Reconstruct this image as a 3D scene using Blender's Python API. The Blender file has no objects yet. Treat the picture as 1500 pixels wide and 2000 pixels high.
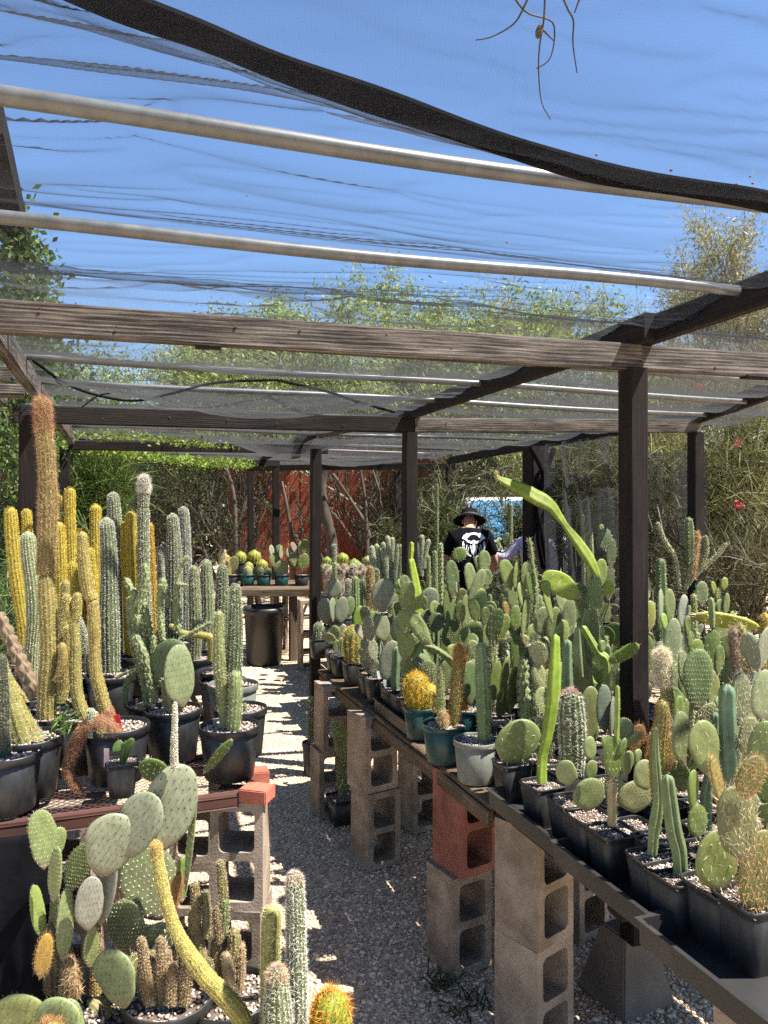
import bpy, bmesh, math, random
import numpy as np
from mathutils import Vector, Matrix

random.seed(7)
RNG = np.random.default_rng(7)
S = bpy.context.scene
COL = S.collection
R = math.radians

# ------------------------------------------------------------------ camera
F, HZ, H = 1503.0, 985.0, 1.9          # focal length and horizon in photograph pixels, eye height
cd = bpy.data.cameras.new('camera')
cam = bpy.data.objects.new('camera', cd); COL.objects.link(cam)
cam.location = (0, 0, H); cam.rotation_euler = (R(90), 0, 0)
cd.sensor_fit = 'VERTICAL'; cd.sensor_height = 24.0; cd.lens = 24.0 * F / 2000.0
cd.shift_y = -(1000.0 - HZ) / 2000.0
cd.clip_start = 0.05; cd.clip_end = 500
S.camera = cam

# ------------------------------------------------------------------ light
SUN_DIR = Vector((0.80, -0.18, 1.42)).normalized()      # towards the sun
SUN_EL = math.asin(SUN_DIR.z)
SUN_AZ = math.atan2(SUN_DIR.x, SUN_DIR.y)
w = bpy.data.worlds.new('World'); S.world = w; w.use_nodes = True
nt = w.node_tree
bg = nt.nodes['Background']
sky = nt.nodes.new('ShaderNodeTexSky'); sky.sky_type = 'NISHITA'; sky.sun_disc = False
sky.sun_elevation = SUN_EL; sky.sun_rotation = SUN_AZ
sky.altitude = 700; sky.air_density = 1.0; sky.dust_density = 0.1; sky.ozone_density = 5.6
nt.links.new(sky.outputs[0], bg.inputs[0]); bg.inputs[1].default_value = 0.064
sl = bpy.data.lights.new('sun', 'SUN'); sl.energy = 5.0; sl.angle = R(0.53); sl.color = (1.0, 0.955, 0.88)
so = bpy.data.objects.new('sun', sl); COL.objects.link(so)
so.rotation_euler = (-SUN_DIR).to_track_quat('-Z', 'Y').to_euler()
S.view_settings.view_transform = 'Standard'; S.view_settings.look = 'None'
S.view_settings.exposure = 2.05; S.view_settings.gamma = 1.0
S.view_settings.use_curve_mapping = False
S.render.engine = 'CYCLES'
S.cycles.transparent_max_bounces = 24
S.cycles.max_bounces = 7
S.cycles.use_denoising = False

# ------------------------------------------------------------------ geometry helpers
D1 = Vector((-0.335, 0.942, 0.0)).normalized()         # along the benches, away from the camera
D2 = Vector((D1.y, -D1.x, 0.0))                        # across them, to the right
def at(px, py, d): return Vector(((px - 750) / F * d, d, H - (py - HZ) / F * d))
def onz(px, py, z): return at(px, py, (H - z) * F / (py - HZ))
def st(s, t, z=0.0): return D1 * s + D2 * t + Vector((0, 0, z))

def mesh(name, V, Fc, smooth=False):
    me = bpy.data.meshes.new(name)
    if isinstance(Fc, np.ndarray):
        V = np.asarray(V, np.float32).reshape(-1, 3); Fc = np.asarray(Fc, np.int32)
        k = Fc.shape[1]; n = len(Fc)
        me.vertices.add(len(V)); me.vertices.foreach_set('co', V.ravel())
        me.loops.add(n * k); me.loops.foreach_set('vertex_index', Fc.ravel())
        me.polygons.add(n); me.polygons.foreach_set('loop_start', np.arange(0, n * k, k, dtype=np.int32))
        try: me.polygons.foreach_set('loop_total', np.full(n, k, np.int32))
        except Exception: pass
        me.update(calc_edges=True)
    else:
        me.from_pydata([tuple(v) for v in V], [], [tuple(f) for f in Fc]); me.update()
    if smooth: me.polygons.foreach_set('use_smooth', np.ones(len(me.polygons), bool))
    return me

def tag(o, label=None, cat=None, group=None, kind=None):
    if label: o['label'] = label
    if cat: o['category'] = cat; o['kind'] = 'thing'
    if group: o['group'] = group
    if kind: o['kind'] = kind
    return o

def obj(name, me, mat=None, parent=None, loc=None, color=None, kind=None):
    o = bpy.data.objects.new(name, me); COL.objects.link(o)
    if mat and me is not None and not me.materials: me.materials.append(mat)
    if parent: o.parent = parent
    if loc is not None: o.location = loc
    if color: o.color = (*color, 1.0)
    if kind: o['kind'] = kind
    return o

def empty(name, loc, label, cat, group=None, rz=0.0):
    o = bpy.data.objects.new(name, None); COL.objects.link(o); o.location = loc; o.empty_display_size = .05
    o.rotation_euler = (0, 0, rz)
    return tag(o, label, cat, group)

class MB:
    """collects boxes, tubes and lathes into one mesh"""
    def __init__(s): s.V = []; s.F = []
    def add(s, V, Fc):
        b = len(s.V); s.V += [tuple(v) for v in V]; s.F += [tuple(int(i) + b for i in f) for f in Fc]; return s
    def box(s, lo, hi, M=None):
        c = [Vector((x, y, z)) for x in (lo[0], hi[0]) for y in (lo[1], hi[1]) for z in (lo[2], hi[2])]
        if M: c = [M @ v for v in c]
        return s.add(c, [(0, 1, 3, 2), (4, 6, 7, 5), (0, 4, 5, 1), (2, 3, 7, 6), (0, 2, 6, 4), (1, 5, 7, 3)])
    def tube(s, pts, rad, n=8, cap=True):
        V, Fc = tube_vf(pts, rad, n, cap); return s.add(V, Fc)
    def lathe(s, prof, n=24, c=(0, 0, 0), sq=None):
        V = []; Fc = []
        for r, z in prof:
            for i in range(n):
                a = 2 * math.pi * (i + .5) / n
                k = 1.0
                if sq: k = 1.0 / (abs(math.cos(a)) ** sq + abs(math.sin(a)) ** sq) ** (1 / sq)
                V.append((c[0] + r * k * math.cos(a), c[1] + r * k * math.sin(a), c[2] + z))
        for j in range(len(prof) - 1):
            for i in range(n):
                i2 = (i + 1) % n
                Fc.append((j * n + i, j * n + i2, (j + 1) * n + i2, (j + 1) * n + i))
        return s.add(V, Fc)
    def me(s, name, smooth=False, bevel=0):
        m = mesh(name, s.V, s.F, smooth)
        if bevel:
            b = bmesh.new(); b.from_mesh(m)
            bmesh.ops.bevel(b, geom=b.edges[:], offset=bevel, segments=2, affect='EDGES', clamp_overlap=True)
            b.to_mesh(m); b.free()
        return m

def frames(P):
    """parallel frames along a polyline (n,3)"""
    P = np.asarray(P, float); T = np.gradient(P, axis=0)
    T /= np.linalg.norm(T, axis=1)[:, None] + 1e-12
    ref = np.array([0, 1.0, 0]) if abs(T[0][1]) < .9 else np.array([1.0, 0, 0])
    A = np.zeros_like(P); a = np.cross(ref, T[0]); a /= np.linalg.norm(a)
    for i in range(len(P)):
        a = a - T[i] * a.dot(T[i]); a /= np.linalg.norm(a) + 1e-12; A[i] = a
    return T, A, np.cross(T, A)

def tube_vf(pts, rad, n=8, cap=True):
    P = np.asarray([tuple(p) for p in pts], float); m = len(P)
    rad = np.full(m, rad) if np.isscalar(rad) else np.asarray(rad, float)
    T, A, B = frames(P)
    an = np.arange(n) * 2 * np.pi / n
    V = P[:, None, :] + rad[:, None, None] * (np.cos(an)[None, :, None] * A[:, None, :] + np.sin(an)[None, :, None] * B[:, None, :])
    V = [tuple(v) for v in V.reshape(-1, 3)]
    Fc = [(j * n + i, j * n + (i + 1) % n, (j + 1) * n + (i + 1) % n, (j + 1) * n + i) for j in range(m - 1) for i in range(n)]
    if cap: Fc += [tuple(range(n))[::-1], tuple((m - 1) * n + i for i in range(n))]
    return V, Fc

def spline(P, step):
    """Catmull-Rom through points, resampled"""
    P = np.asarray([tuple(p) for p in P], float)
    if len(P) == 2: P = np.array([P[0], (P[0] + P[1]) / 2, P[1]])
    Q = np.vstack([2 * P[0] - P[1], P, 2 * P[-1] - P[-2]])
    out = []
    for i in range(1, len(Q) - 2):
        p0, p1, p2, p3 = Q[i - 1:i + 3]
        for t in np.linspace(0, 1, 14, endpoint=False):
            out.append(.5 * (2 * p1 + (p2 - p0) * t + (2 * p0 - 5 * p1 + 4 * p2 - p3) * t * t + (3 * p1 - p0 - 3 * p2 + p3) * t ** 3))
    out.append(P[-1]); out = np.array(out)
    L = np.concatenate([[0], np.cumsum(np.linalg.norm(np.diff(out, axis=0), axis=1))])
    n = max(4, int(L[-1] / step)); s = np.linspace(0, L[-1], n)
    return np.stack([np.interp(s, L, out[:, k]) for k in range(3)], 1), s, L[-1]

def vnoise(x, y, seed=0):
    """smooth value noise, numpy"""
    r = np.random.default_rng(seed).random((64, 64))
    xi = np.floor(x).astype(int); yi = np.floor(y).astype(int); fx = x - xi; fy = y - yi
    fx = fx * fx * (3 - 2 * fx); fy = fy * fy * (3 - 2 * fy)
    g = lambda a, b: r[a % 64, b % 64]
    return (g(xi, yi) * (1 - fx) + g(xi + 1, yi) * fx) * (1 - fy) + (g(xi, yi + 1) * (1 - fx) + g(xi + 1, yi + 1) * fx) * fy

# ------------------------------------------------------------------ materials
def newmat(name):
    m = bpy.data.materials.new(name); m.use_nodes = True
    return m, m.node_tree.nodes, m.node_tree.links, m.node_tree.nodes['Principled BSDF']
def N(ns, t, **kw):
    n = ns.new(t)
    for k, v in kw.items(): setattr(n, k, v)
    return n
def ramp(ns, ls, src, stops):
    r = ns.new('ShaderNodeValToRGB'); e = r.color_ramp.elements
    e[0].position, e[0].color = stops[0][0], (*stops[0][1], 1)
    e[1].position, e[1].color = stops[-1][0], (*stops[-1][1], 1)
    for p, c in stops[1:-1]:
        x = e.new(p); x.color = (*c, 1)
    ls.new(src, r.inputs[0]); return r.outputs[0]
def coords(ns, ls, kind='Object', scale=(1, 1, 1)):
    tc = ns.new('ShaderNodeTexCoord'); mp = ns.new('ShaderNodeMapping'); mp.inputs['Scale'].default_value = scale
    ls.new(tc.outputs[kind], mp.inputs[0]); return mp.outputs[0]
def noise(ns, ls, vec, scale, detail=5, rough=.6):
    n = ns.new('ShaderNodeTexNoise'); n.inputs['Scale'].default_value = scale; n.inputs['Detail'].default_value = detail
    n.inputs['Roughness'].default_value = rough
    if vec is not None: ls.new(vec, n.inputs['Vector'])
    return n.outputs['Fac']
def bump(ns, ls, src, b, strength=.4, dist=.01):
    n = ns.new('ShaderNodeBump'); n.inputs['Strength'].default_value = strength; n.inputs['Distance'].default_value = dist
    ls.new(src, n.inputs['Height']); ls.new(n.outputs[0], b.inputs['Normal'])
def mixc(ns, ls, fac, a, b, mode='MIX'):
    m = ns.new('ShaderNodeMix'); m.data_type = 'RGBA'; m.blend_type = mode
    if isinstance(fac, (int, float)): m.inputs[0].default_value = fac
    else: ls.new(fac, m.inputs[0])
    for v, i in ((a, 6), (b, 7)):
        if isinstance(v, tuple): m.inputs[i].default_value = (*v, 1)
        else: ls.new(v, m.inputs[i])
    return m.outputs[2]

def mat_noise(name, stops, scale=8, detail=6, rough=.8, bumps=.3, bdist=.004, bscale=None, kind='Object', sc=(1, 1, 1), spec=.3, stain=None):
    m, ns, ls, b = newmat(name); v = coords(ns, ls, kind, sc)
    f = noise(ns, ls, v, scale, detail); cc = ramp(ns, ls, f, stops)
    if stain:
        oi = ns.new('ShaderNodeObjectInfo'); ad = N(ns, 'ShaderNodeVectorMath', operation='ADD'); ls.new(v, ad.inputs[0]); mu = N(ns, 'ShaderNodeVectorMath', operation='SCALE'); mu.inputs[0].default_value = (9, 4, 7); ls.new(oi.outputs['Random'], mu.inputs['Scale']); ls.new(mu.outputs[0], ad.inputs[1])
        cc = mixc(ns, ls, 1.0, cc, ramp(ns, ls, noise(ns, ls, ad.outputs[0], 4.5, 7, .7), [(.36, stain), (.55, (1, 1, 1)), (.72, (1.12, 1.1, 1.07))]), 'MULTIPLY')
    ls.new(cc, b.inputs['Base Color'])
    b.inputs['Roughness'].default_value = rough; b.inputs['Specular IOR Level'].default_value = spec
    if bumps: bump(ns, ls, noise(ns, ls, v, bscale or scale * 4, 6), b, bumps, bdist)
    return m

def mat_wood(name, stops, rough=.85, gscale=1.0):
    m, ns, ls, b = newmat(name)
    oi = ns.new('ShaderNodeObjectInfo'); tc = ns.new('ShaderNodeTexCoord')
    ad = N(ns, 'ShaderNodeVectorMath', operation='ADD'); ls.new(tc.outputs['Object'], ad.inputs[0])
    mu = N(ns, 'ShaderNodeVectorMath', operation='SCALE'); mu.inputs[0].default_value = (7, 13, 5); ls.new(oi.outputs['Random'], mu.inputs['Scale'])
    ls.new(mu.outputs[0], ad.inputs[1])
    def mp(s):
        q = ns.new('ShaderNodeMapping'); q.inputs['Scale'].default_value = s; ls.new(ad.outputs[0], q.inputs[0]); return q.outputs[0]
    grain = noise(ns, ls, mp((2.2 * gscale, 120 * gscale, 120 * gscale)), 1.6, 9, .75)
    big = noise(ns, ls, mp((1.2, 5, 5)), 2.5, 4)
    wv = ns.new('ShaderNodeTexWave'); wv.wave_type = 'RINGS'; wv.rings_direction = 'X'
    wv.inputs['Scale'].default_value = 22 * gscale; wv.inputs['Distortion'].default_value = 4; wv.inputs['Detail'].default_value = 3
    ls.new(mp((.25, 3, 3)), wv.inputs['Vector'])
    a = N(ns, 'ShaderNodeMath', operation='ADD'); ls.new(grain, a.inputs[0])
    wm = N(ns, 'ShaderNodeMath', operation='MULTIPLY'); ls.new(wv.outputs['Fac'], wm.inputs[0]); wm.inputs[1].default_value = .13
    ls.new(wm.outputs[0], a.inputs[1])
    a2 = N(ns, 'ShaderNodeMath', operation='MULTIPLY_ADD'); ls.new(big, a2.inputs[0]); a2.inputs[1].default_value = .6; ls.new(a.outputs[0], a2.inputs[2])
    a3 = N(ns, 'ShaderNodeMath', operation='SUBTRACT'); ls.new(a2.outputs[0], a3.inputs[0]); a3.inputs[1].default_value = .4
    ls.new(ramp(ns, ls, a3.outputs[0], stops), b.inputs['Base Color'])
    b.inputs['Roughness'].default_value = rough; b.inputs['Specular IOR Level'].default_value = .2
    bump(ns, ls, a.outputs[0], b, .9, .008)
    return m

def mat_objcolor(name, rough=.5, vary=.35, scale=14, transl=0.0, spec=.4, scab=False, island=False, bumps=0.0, gain=1.0):
    """per-object colour with natural variation"""
    m, ns, ls, b = newmat(name); v = coords(ns, ls, 'Object')
    oi = ns.new('ShaderNodeObjectInfo')
    f = noise(ns, ls, v, scale, 5)
    c = mixc(ns, ls, 1.0, oi.outputs['Color'], ramp(ns, ls, f, [(.25, (gain * (1 - vary),) * 3), (.75, (gain * (1 + vary),) * 3)]), 'MULTIPLY')
    if island:
        g = ns.new('ShaderNodeNewGeometry')
        c = mixc(ns, ls, 1.0, c, ramp(ns, ls, g.outputs['Random Per Island'], [(0, (.55, .6, .5)), (.6, (1, 1, 1)), (1, (1.55, 1.4, 1.15))]), 'MULTIPLY')
    if scab:
        f2 = noise(ns, ls, v, 3.1, 7, .75)
        k = ramp(ns, ls, f2, [(.60, (0, 0, 0)), (.72, (.7, .7, .7))])
        c = mixc(ns, ls, k, c, (.20, .16, .09))
        sx = ns.new('ShaderNodeSeparateXYZ'); ls.new(v, sx.inputs[0])
        zz = N(ns, 'ShaderNodeMath', operation='MULTIPLY_ADD'); ls.new(noise(ns, ls, v, 7, 4), zz.inputs[0]); zz.inputs[1].default_value = -.22; ls.new(sx.outputs[2], zz.inputs[2])
        c = mixc(ns, ls, ramp(ns, ls, zz.outputs[0], [(0, (.65, .65, .65)), (.10, (0, 0, 0))]), c, (.17, .13, .075))
    ls.new(c, b.inputs['Base Color']); b.inputs['Roughness'].default_value = rough; b.inputs['Specular IOR Level'].default_value = spec
    if bumps: bump(ns, ls, noise(ns, ls, v, scale * 3, 4), b, bumps, .004)
    if transl:
        t = ns.new('ShaderNodeBsdfTranslucent'); ls.new(c, t.inputs[0])
        mx = ns.new('ShaderNodeMixShader'); mx.inputs[0].default_value = transl
        ls.new(b.outputs[0], mx.inputs[1]); ls.new(t.outputs[0], mx.inputs[2])
        ls.new(mx.outputs[0], ns['Material Output'].inputs[0])
    return m

M = {}
M['pad'] = mat_objcolor('cactus_pad', .5, .3, 9, .06, .35, scab=True, bumps=.2, gain=.86)
M['stem'] = mat_objcolor('cactus_stem', .6, .35, 30, 0, .3, bumps=.2, gain=.82)
M['spine'] = mat_objcolor('cactus_spine', .55, .2, 40, .3, .3, island=True, gain=.82)
M['leaf'] = mat_objcolor('leaf', .55, .2, 3, .35, .3, island=True, gain=.70)
M['bark'] = mat_noise('bark', [(.3, (.02, .016, .012)), (.7, (.09, .07, .05))], 12, sc=(1, 1, .25), bumps=.6, bdist=.02)
M['drybark'] = mat_noise('dry_bark', [(.3, (.12, .095, .06)), (.7, (.30, .25, .16))], 12, sc=(1, 1, .25), bumps=.4, bdist=.02)
M['wood'] = mat_wood('weathered_timber', [(.32, (.014, .011, .010)), (.47, (.075, .064, .056)), (.68, (.21, .185, .16))])
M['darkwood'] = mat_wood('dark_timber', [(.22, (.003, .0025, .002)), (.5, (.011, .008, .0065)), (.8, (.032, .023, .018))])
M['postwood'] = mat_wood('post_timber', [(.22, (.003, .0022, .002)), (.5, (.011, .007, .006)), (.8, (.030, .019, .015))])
M['plank'] = mat_wood('bench_timber', [(.22, (.035, .023, .014)), (.5, (.12, .085, .053)), (.8, (.24, .18, .12))])
M['redwood'] = mat_wood('red_board', [(.2, (.14, .03, .018)), (.5, (.25, .06, .036)), (.85, (.34, .10, .06))], gscale=.4)
M['galv'] = mat_noise('galvanised_pipe', [(.3, (.05, .055, .056)), (.7, (.10, .107, .109))], 20, rough=.40, bumps=.05, spec=.5)
M['block'] = mat_noise('concrete_block', [(.2, (.13, .098, .072)), (.5, (.27, .212, .16)), (.8, (.37, .305, .24))], 5, 12, .9, .9, .004, 130, stain=(.58, .56, .52))
M['redblock'] = mat_noise('red_concrete_block', [(.2, (.13, .05, .036)), (.5, (.24, .088, .062)), (.8, (.33, .155, .115))], 6, 12, .9, .9, .004, 130, stain=(.6, .55, .52))
M['pier'] = mat_noise('pier_concrete', [(.3, (.085, .065, .05)), (.7, (.17, .14, .11))], 4, 10, .9, .5, .003, 60)
M['brick'] = mat_noise('red_brick', [(.3, (.26, .075, .045)), (.7, (.40, .125, .08))], 10, 8, .85, .5, .003, 60)
M['plastic'] = mat_noise('black_plastic', [(.3, (.006, .006, .0065)), (.75, (.018, .018, .0185))], 5, 6, .42, .08, .002, 30, spec=.45)
M['dustplastic'] = mat_noise('dusty_plastic', [(.3, (.010, .010, .010)), (.55, (.020, .019, .018)), (.8, (.06, .052, .045))], 3.0, 8, .5, .08, .002, 30, spec=.4)
M['greenpot'] = mat_noise('green_plastic', [(.3, (.004, .027, .025)), (.7, (.008, .052, .046))], 5, 6, .4, .05, .002, 30, spec=.45)
M['greypot'] = mat_noise('grey_plastic', [(.3, (.105, .115, .095)), (.7, (.16, .165, .14))], 4, 6, .5, .05, .002, 30)
M['soil'] = mat_noise('potting_soil', [(.3, (.05, .035, .026)), (.6, (.17, .13, .10)), (.8, (.34, .29, .24))], 28, 5, .95, .8, .01, 60)
def mat_island(name, stops, rough=.8):
    m, ns, ls, b = newmat(name); g = ns.new('ShaderNodeNewGeometry')
    c = ramp(ns, ls, g.outputs['Random Per Island'], stops)
    f = noise(ns, ls, coords(ns, ls, 'Object'), 60, 3)
    c = mixc(ns, ls, 1.0, c, ramp(ns, ls, f, [(.3, (.75, .75, .75)), (.7, (1.15, 1.15, 1.15))]), 'MULTIPLY')
    ls.new(c, b.inputs['Base Color']); b.inputs['Roughness'].default_value = rough; return m
M['pebble'] = mat_island('path_pebble', [(0, (.30, .21, .14)), (.35, (.55, .42, .285)), (.7, (.71, .565, .39)), (.9, (.78, .66, .49)), (1, (.34, .22, .135))])
M['topdress'] = mat_island('pot_gravel', [(0, (.20, .13, .10)), (.4, (.34, .26, .21)), (.8, (.44, .37, .31)), (1, (.58, .53, .47))])
M['rust'] = mat_noise('rusty_steel', [(.3, (.05, .022, .016)), (.6, (.065, .026, .019)), (.8, (.12, .052, .036))], 14, 8, .75, .4, .002, 60)
M['black'] = mat_noise('black_cloth', [(.3, (.003, .003, .004)), (.7, (.008, .008, .010))], 12, 6, .9, .3, .004, 80, spec=.04)
M['lav'] = mat_noise('lavender_cloth', [(.3, (.38, .34, .46)), (.7, (.50, .46, .58))], 10, 5, .85, .3, .01, 14)
M['skin'] = mat_noise('skin', [(.3, (.36, .17, .11)), (.7, (.48, .25, .17))], 6, 4, .5, .05, .002)
M['white'] = mat_noise('white_paint', [(.3, (.66, .66, .64)), (.7, (.80, .80, .78))], 6, 4, .35, 0)
M['print'] = mat_noise('white_print', [(.35, (.30, .31, .32)), (.6, (.72, .74, .76))], 26, 6, .8, 0)
M['tagwhite'] = mat_noise('white_tag', [(.3, (.68, .66, .62)), (.7, (.8, .78, .74))], 6, 3, .5, 0)
M['tagred'] = mat_noise('red_tag', [(.3, (.55, .02, .03)), (.7, (.68, .04, .05))], 6, 3, .4, 0)
M['tagpink'] = mat_noise('pink_tag', [(.3, (.55, .36, .33)), (.7, (.64, .45, .42))], 6, 3, .5, 0)
M['steel'] = mat_noise('bolt_steel', [(.3, (.2, .2, .2)), (.7, (.4, .4, .4))], 30, 3, .4, 0)
m, ns, ls, b = newmat('windscreen_glass')
b.inputs['Base Color'].default_value = (.05, .16, .30, 1); b.inputs['Roughness'].default_value = .08; b.inputs['Specular IOR Level'].default_value = .9  # blue base colour stands in for a reflection in the glass
M['glass'] = m
m, ns, ls, b = newmat('rubber'); b.inputs['Base Color'].default_value = (.015, .015, .015, 1); b.inputs['Roughness'].default_value = .8; M['rubber'] = m
m, ns, ls, b = newmat('flower_red'); b.inputs['Base Color'].default_value = (.65, .06, .10, 1); b.inputs['Roughness'].default_value = .6; M['flower'] = m

# shade net: a fine open weave, denser the more edge-on it is seen or lit
def mat_net(name, open0=.872, col=(.010, .011, .013), weave=330.0):
    m, ns, ls, b = newmat(name)
    g = ns.new('ShaderNodeNewGeometry')
    dt = N(ns, 'ShaderNodeVectorMath', operation='DOT_PRODUCT'); ls.new(g.outputs['Incoming'], dt.inputs[0]); ls.new(g.outputs['Normal'], dt.inputs[1])
    ab = N(ns, 'ShaderNodeMath', operation='ABSOLUTE'); ls.new(dt.outputs['Value'], ab.inputs[0])
    mxm = N(ns, 'ShaderNodeMath', operation='MAXIMUM'); ls.new(ab.outputs[0], mxm.inputs[0]); mxm.inputs[1].default_value = .05
    inv = N(ns, 'ShaderNodeMath', operation='DIVIDE'); inv.inputs[0].default_value = 1.0; ls.new(mxm.outputs[0], inv.inputs[1])
    v = coords(ns, ls, 'Object')
    w1 = ns.new('ShaderNodeTexWave'); w1.bands_direction = 'X'; w1.inputs['Scale'].default_value = weave / 6.28; ls.new(v, w1.inputs[0]); w1.inputs['Distortion'].default_value = .3
    w2 = ns.new('ShaderNodeTexWave'); w2.bands_direction = 'Y'; w2.inputs['Scale'].default_value = weave / 6.28; ls.new(v, w2.inputs[0]); w2.inputs['Distortion'].default_value = .3
    am = N(ns, 'ShaderNodeMath', operation='ADD'); ls.new(w1.outputs['Fac'], am.inputs[0]); ls.new(w2.outputs['Fac'], am.inputs[1])
    op = N(ns, 'ShaderNodeMath', operation='MULTIPLY_ADD'); ls.new(am.outputs[0], op.inputs[0]); op.inputs[1].default_value = .025; op.inputs[2].default_value = open0 - .025
    pw = N(ns, 'ShaderNodeMath', operation='POWER'); ls.new(op.outputs[0], pw.inputs[0]); ls.new(inv.outputs[0], pw.inputs[1])
    tr = ns.new('ShaderNodeBsdfTransparent')
    tl = ns.new('ShaderNodeBsdfTranslucent'); tl.inputs[0].default_value = (*[c * 1.6 for c in col], 1)
    b.inputs['Base Color'].default_value = (*col, 1); b.inputs['Roughness'].default_value = .6; b.inputs['Specular IOR Level'].default_value = .3
    m1 = ns.new('ShaderNodeMixShader'); m1.inputs[0].default_value = .5; ls.new(b.outputs[0], m1.inputs[1]); ls.new(tl.outputs[0], m1.inputs[2])
    m2 = ns.new('ShaderNodeMixShader'); ls.new(pw.outputs[0], m2.inputs[0]); ls.new(m1.outputs[0], m2.inputs[1]); ls.new(tr.outputs[0], m2.inputs[2])
    ls.new(m2.outputs[0], ns['Material Output'].inputs[0])
    return m
M['net'] = mat_net('shade_net')
M['farnet'] = mat_net('far_shade_net', .77, (.030, .031, .032), 120.0)
M['sidenet'] = mat_net('side_net', .62, (.03, .032, .034))

# ------------------------------------------------------------------ ground
m, ns, ls, b = newmat('gravel_ground')
v = coords(ns, ls, 'Object')
vo = ns.new('ShaderNodeTexVoronoi'); vo.inputs['Scale'].default_value = 70; ls.new(v, vo.inputs['Vector'])
c1 = ramp(ns, ls, vo.outputs['Color'], [(.1, (.29, .205, .14)), (.5, (.56, .43, .30)), (.9, (.71, .575, .41))])
big = noise(ns, ls, v, .9, 6)
c1 = mixc(ns, ls, 1.0, c1, ramp(ns, ls, big, [(.3, (.72, .70, .68)), (.7, (1.1, 1.08, 1.05))]), 'MULTIPLY')
ls.new(c1, b.inputs['Base Color']); b.inputs['Roughness'].default_value = .95
bump(ns, ls, vo.outputs['Distance'], b, 1.0, .012)
M['ground'] = m
xs = np.concatenate([np.linspace(-150, -8, 14), np.linspace(-7.5, 7.5, 61), np.linspace(8, 150, 14)])
ys = np.concatenate([np.linspace(-60, -3, 8), np.linspace(-2.5, 18, 83), np.linspace(20, 260, 18)])
X, Y = np.meshgrid(xs, ys); Zg = (vnoise(X * .9 + 9, Y * .9 + 9, 3) - .5) * .03
nx, ny = len(xs), len(ys)
idx = np.arange(nx * ny).reshape(ny, nx)
Fg = np.stack([idx[:-1, :-1], idx[:-1, 1:], idx[1:, 1:], idx[1:, :-1]], -1).reshape(-1, 4)
gr = obj('ground', mesh('ground', np.stack([X, Y, Zg], -1).reshape(-1, 3), Fg, True), M['ground'], kind='structure')

# pebbles of the path, real stones
def ico():
    t = (1 + 5 ** .5) / 2
    V = np.array([(-1, t, 0), (1, t, 0), (-1, -t, 0), (1, -t, 0), (0, -1, t), (0, 1, t), (0, -1, -t), (0, 1, -t), (t, 0, -1), (t, 0, 1), (-t, 0, -1), (-t, 0, 1)], float) / 1.9
    Fc = np.array([(0, 11, 5), (0, 5, 1), (0, 1, 7), (0, 7, 10), (0, 10, 11), (1, 5, 9), (5, 11, 4), (11, 10, 2), (10, 7, 6), (7, 1, 8), (3, 9, 4), (3, 4, 2), (3, 2, 6), (3, 6, 8), (3, 8, 9), (4, 9, 5), (2, 4, 11), (6, 2, 10), (8, 6, 7), (9, 8, 1)])
    return V, Fc
def stones(P, r, flat=.6, rng=RNG):
    V0, F0 = ico(); n = len(P)
    q = rng.normal(size=(n, 4)); q /= np.linalg.norm(q, axis=1)[:, None]
    a, bq, c, d = q.T
    Rm = np.stack([1 - 2 * (c * c + d * d), 2 * (bq * c - a * d), 2 * (bq * d + a * c), 2 * (bq * c + a * d), 1 - 2 * (bq * bq + d * d), 2 * (c * d - a * bq), 2 * (bq * d - a * c), 2 * (c * d + a * bq), 1 - 2 * (bq * bq + c * c)], -1).reshape(n, 3, 3)
    sc = rng.uniform(.6, 1.15, (n, 1, 3)) * r[:, None, None]
    V = np.einsum('nij,nkj->nki', Rm, V0[None] * sc * rng.uniform(.85, 1.15, (n, 12, 1))); V[:, :, 2] *= flat
    V += P[:, None, :]
    return V.reshape(-1, 3), (F0[None] + (np.arange(n) * 12)[:, None, None]).reshape(-1, 3)
PB = []
def scatter(n, x0, x1, d0, d1, r0, r1):
    d = d0 * (d1 / d0) ** RNG.random(n)
    px = RNG.uniform(x0, x1, n); x = (px - 750) / F * d
    z = (vnoise(x * .9 + 9, d * .9 + 9, 3) - .5) * .03
    r = RNG.uniform(r0, r1, n) * (1 + .5 * (RNG.random(n) ** 6))
    PB.append(np.column_stack([x, d, z + r * .2, r]))
scatter(13000, 380, 1500, 2.5, 4.2, .0058, .0112)
scatter(9000, 380, 900, 4.2, 7.5, .0055, .010)
scatter(1500, 380, 800, 7.5, 11, .008, .014)
PB = np.vstack(PB)
V, Fc = stones(PB[:, :3], PB[:, 3])
obj('path_gravel', mesh('path_gravel', V, Fc), M['pebble'], kind='stuff')['label'] = 'pale crushed gravel covering the path between the benches'
# ------------------------------------------------------------------ timber frame
def timber_me(L, w_, h_, seed=0):
    """a sawn timber along X with softened edges and a slight natural bow"""
    r = np.random.default_rng(seed); n = max(3, int(L / .25)); e = .006
    prof = [(-w_/2+e, -h_/2), (w_/2-e, -h_/2), (w_/2, -h_/2+e), (w_/2, h_/2-e), (w_/2-e, h_/2), (-w_/2+e, h_/2), (-w_/2, h_/2-e), (-w_/2, -h_/2+e)]
    V = []; Fc = []
    for i in range(n + 1):
        x = L * i / n; dy = .004 * math.sin(x * 1.3 + seed); dz = .005 * math.sin(x * .9 + seed * 2)
        for (a, b_) in prof:
            V.append((x, a + dy + r.uniform(-.0012, .0012), b_ + dz + r.uniform(-.0012, .0012)))
    for i in range(n):
        for k in range(8):
            k2 = (k + 1) % 8
            Fc.append((i * 8 + k, i * 8 + k2, (i + 1) * 8 + k2, (i + 1) * 8 + k))
    Fc += [tuple(range(8))[::-1], tuple(n * 8 + k for k in range(8))]
    return mesh('timber', V, Fc)
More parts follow.
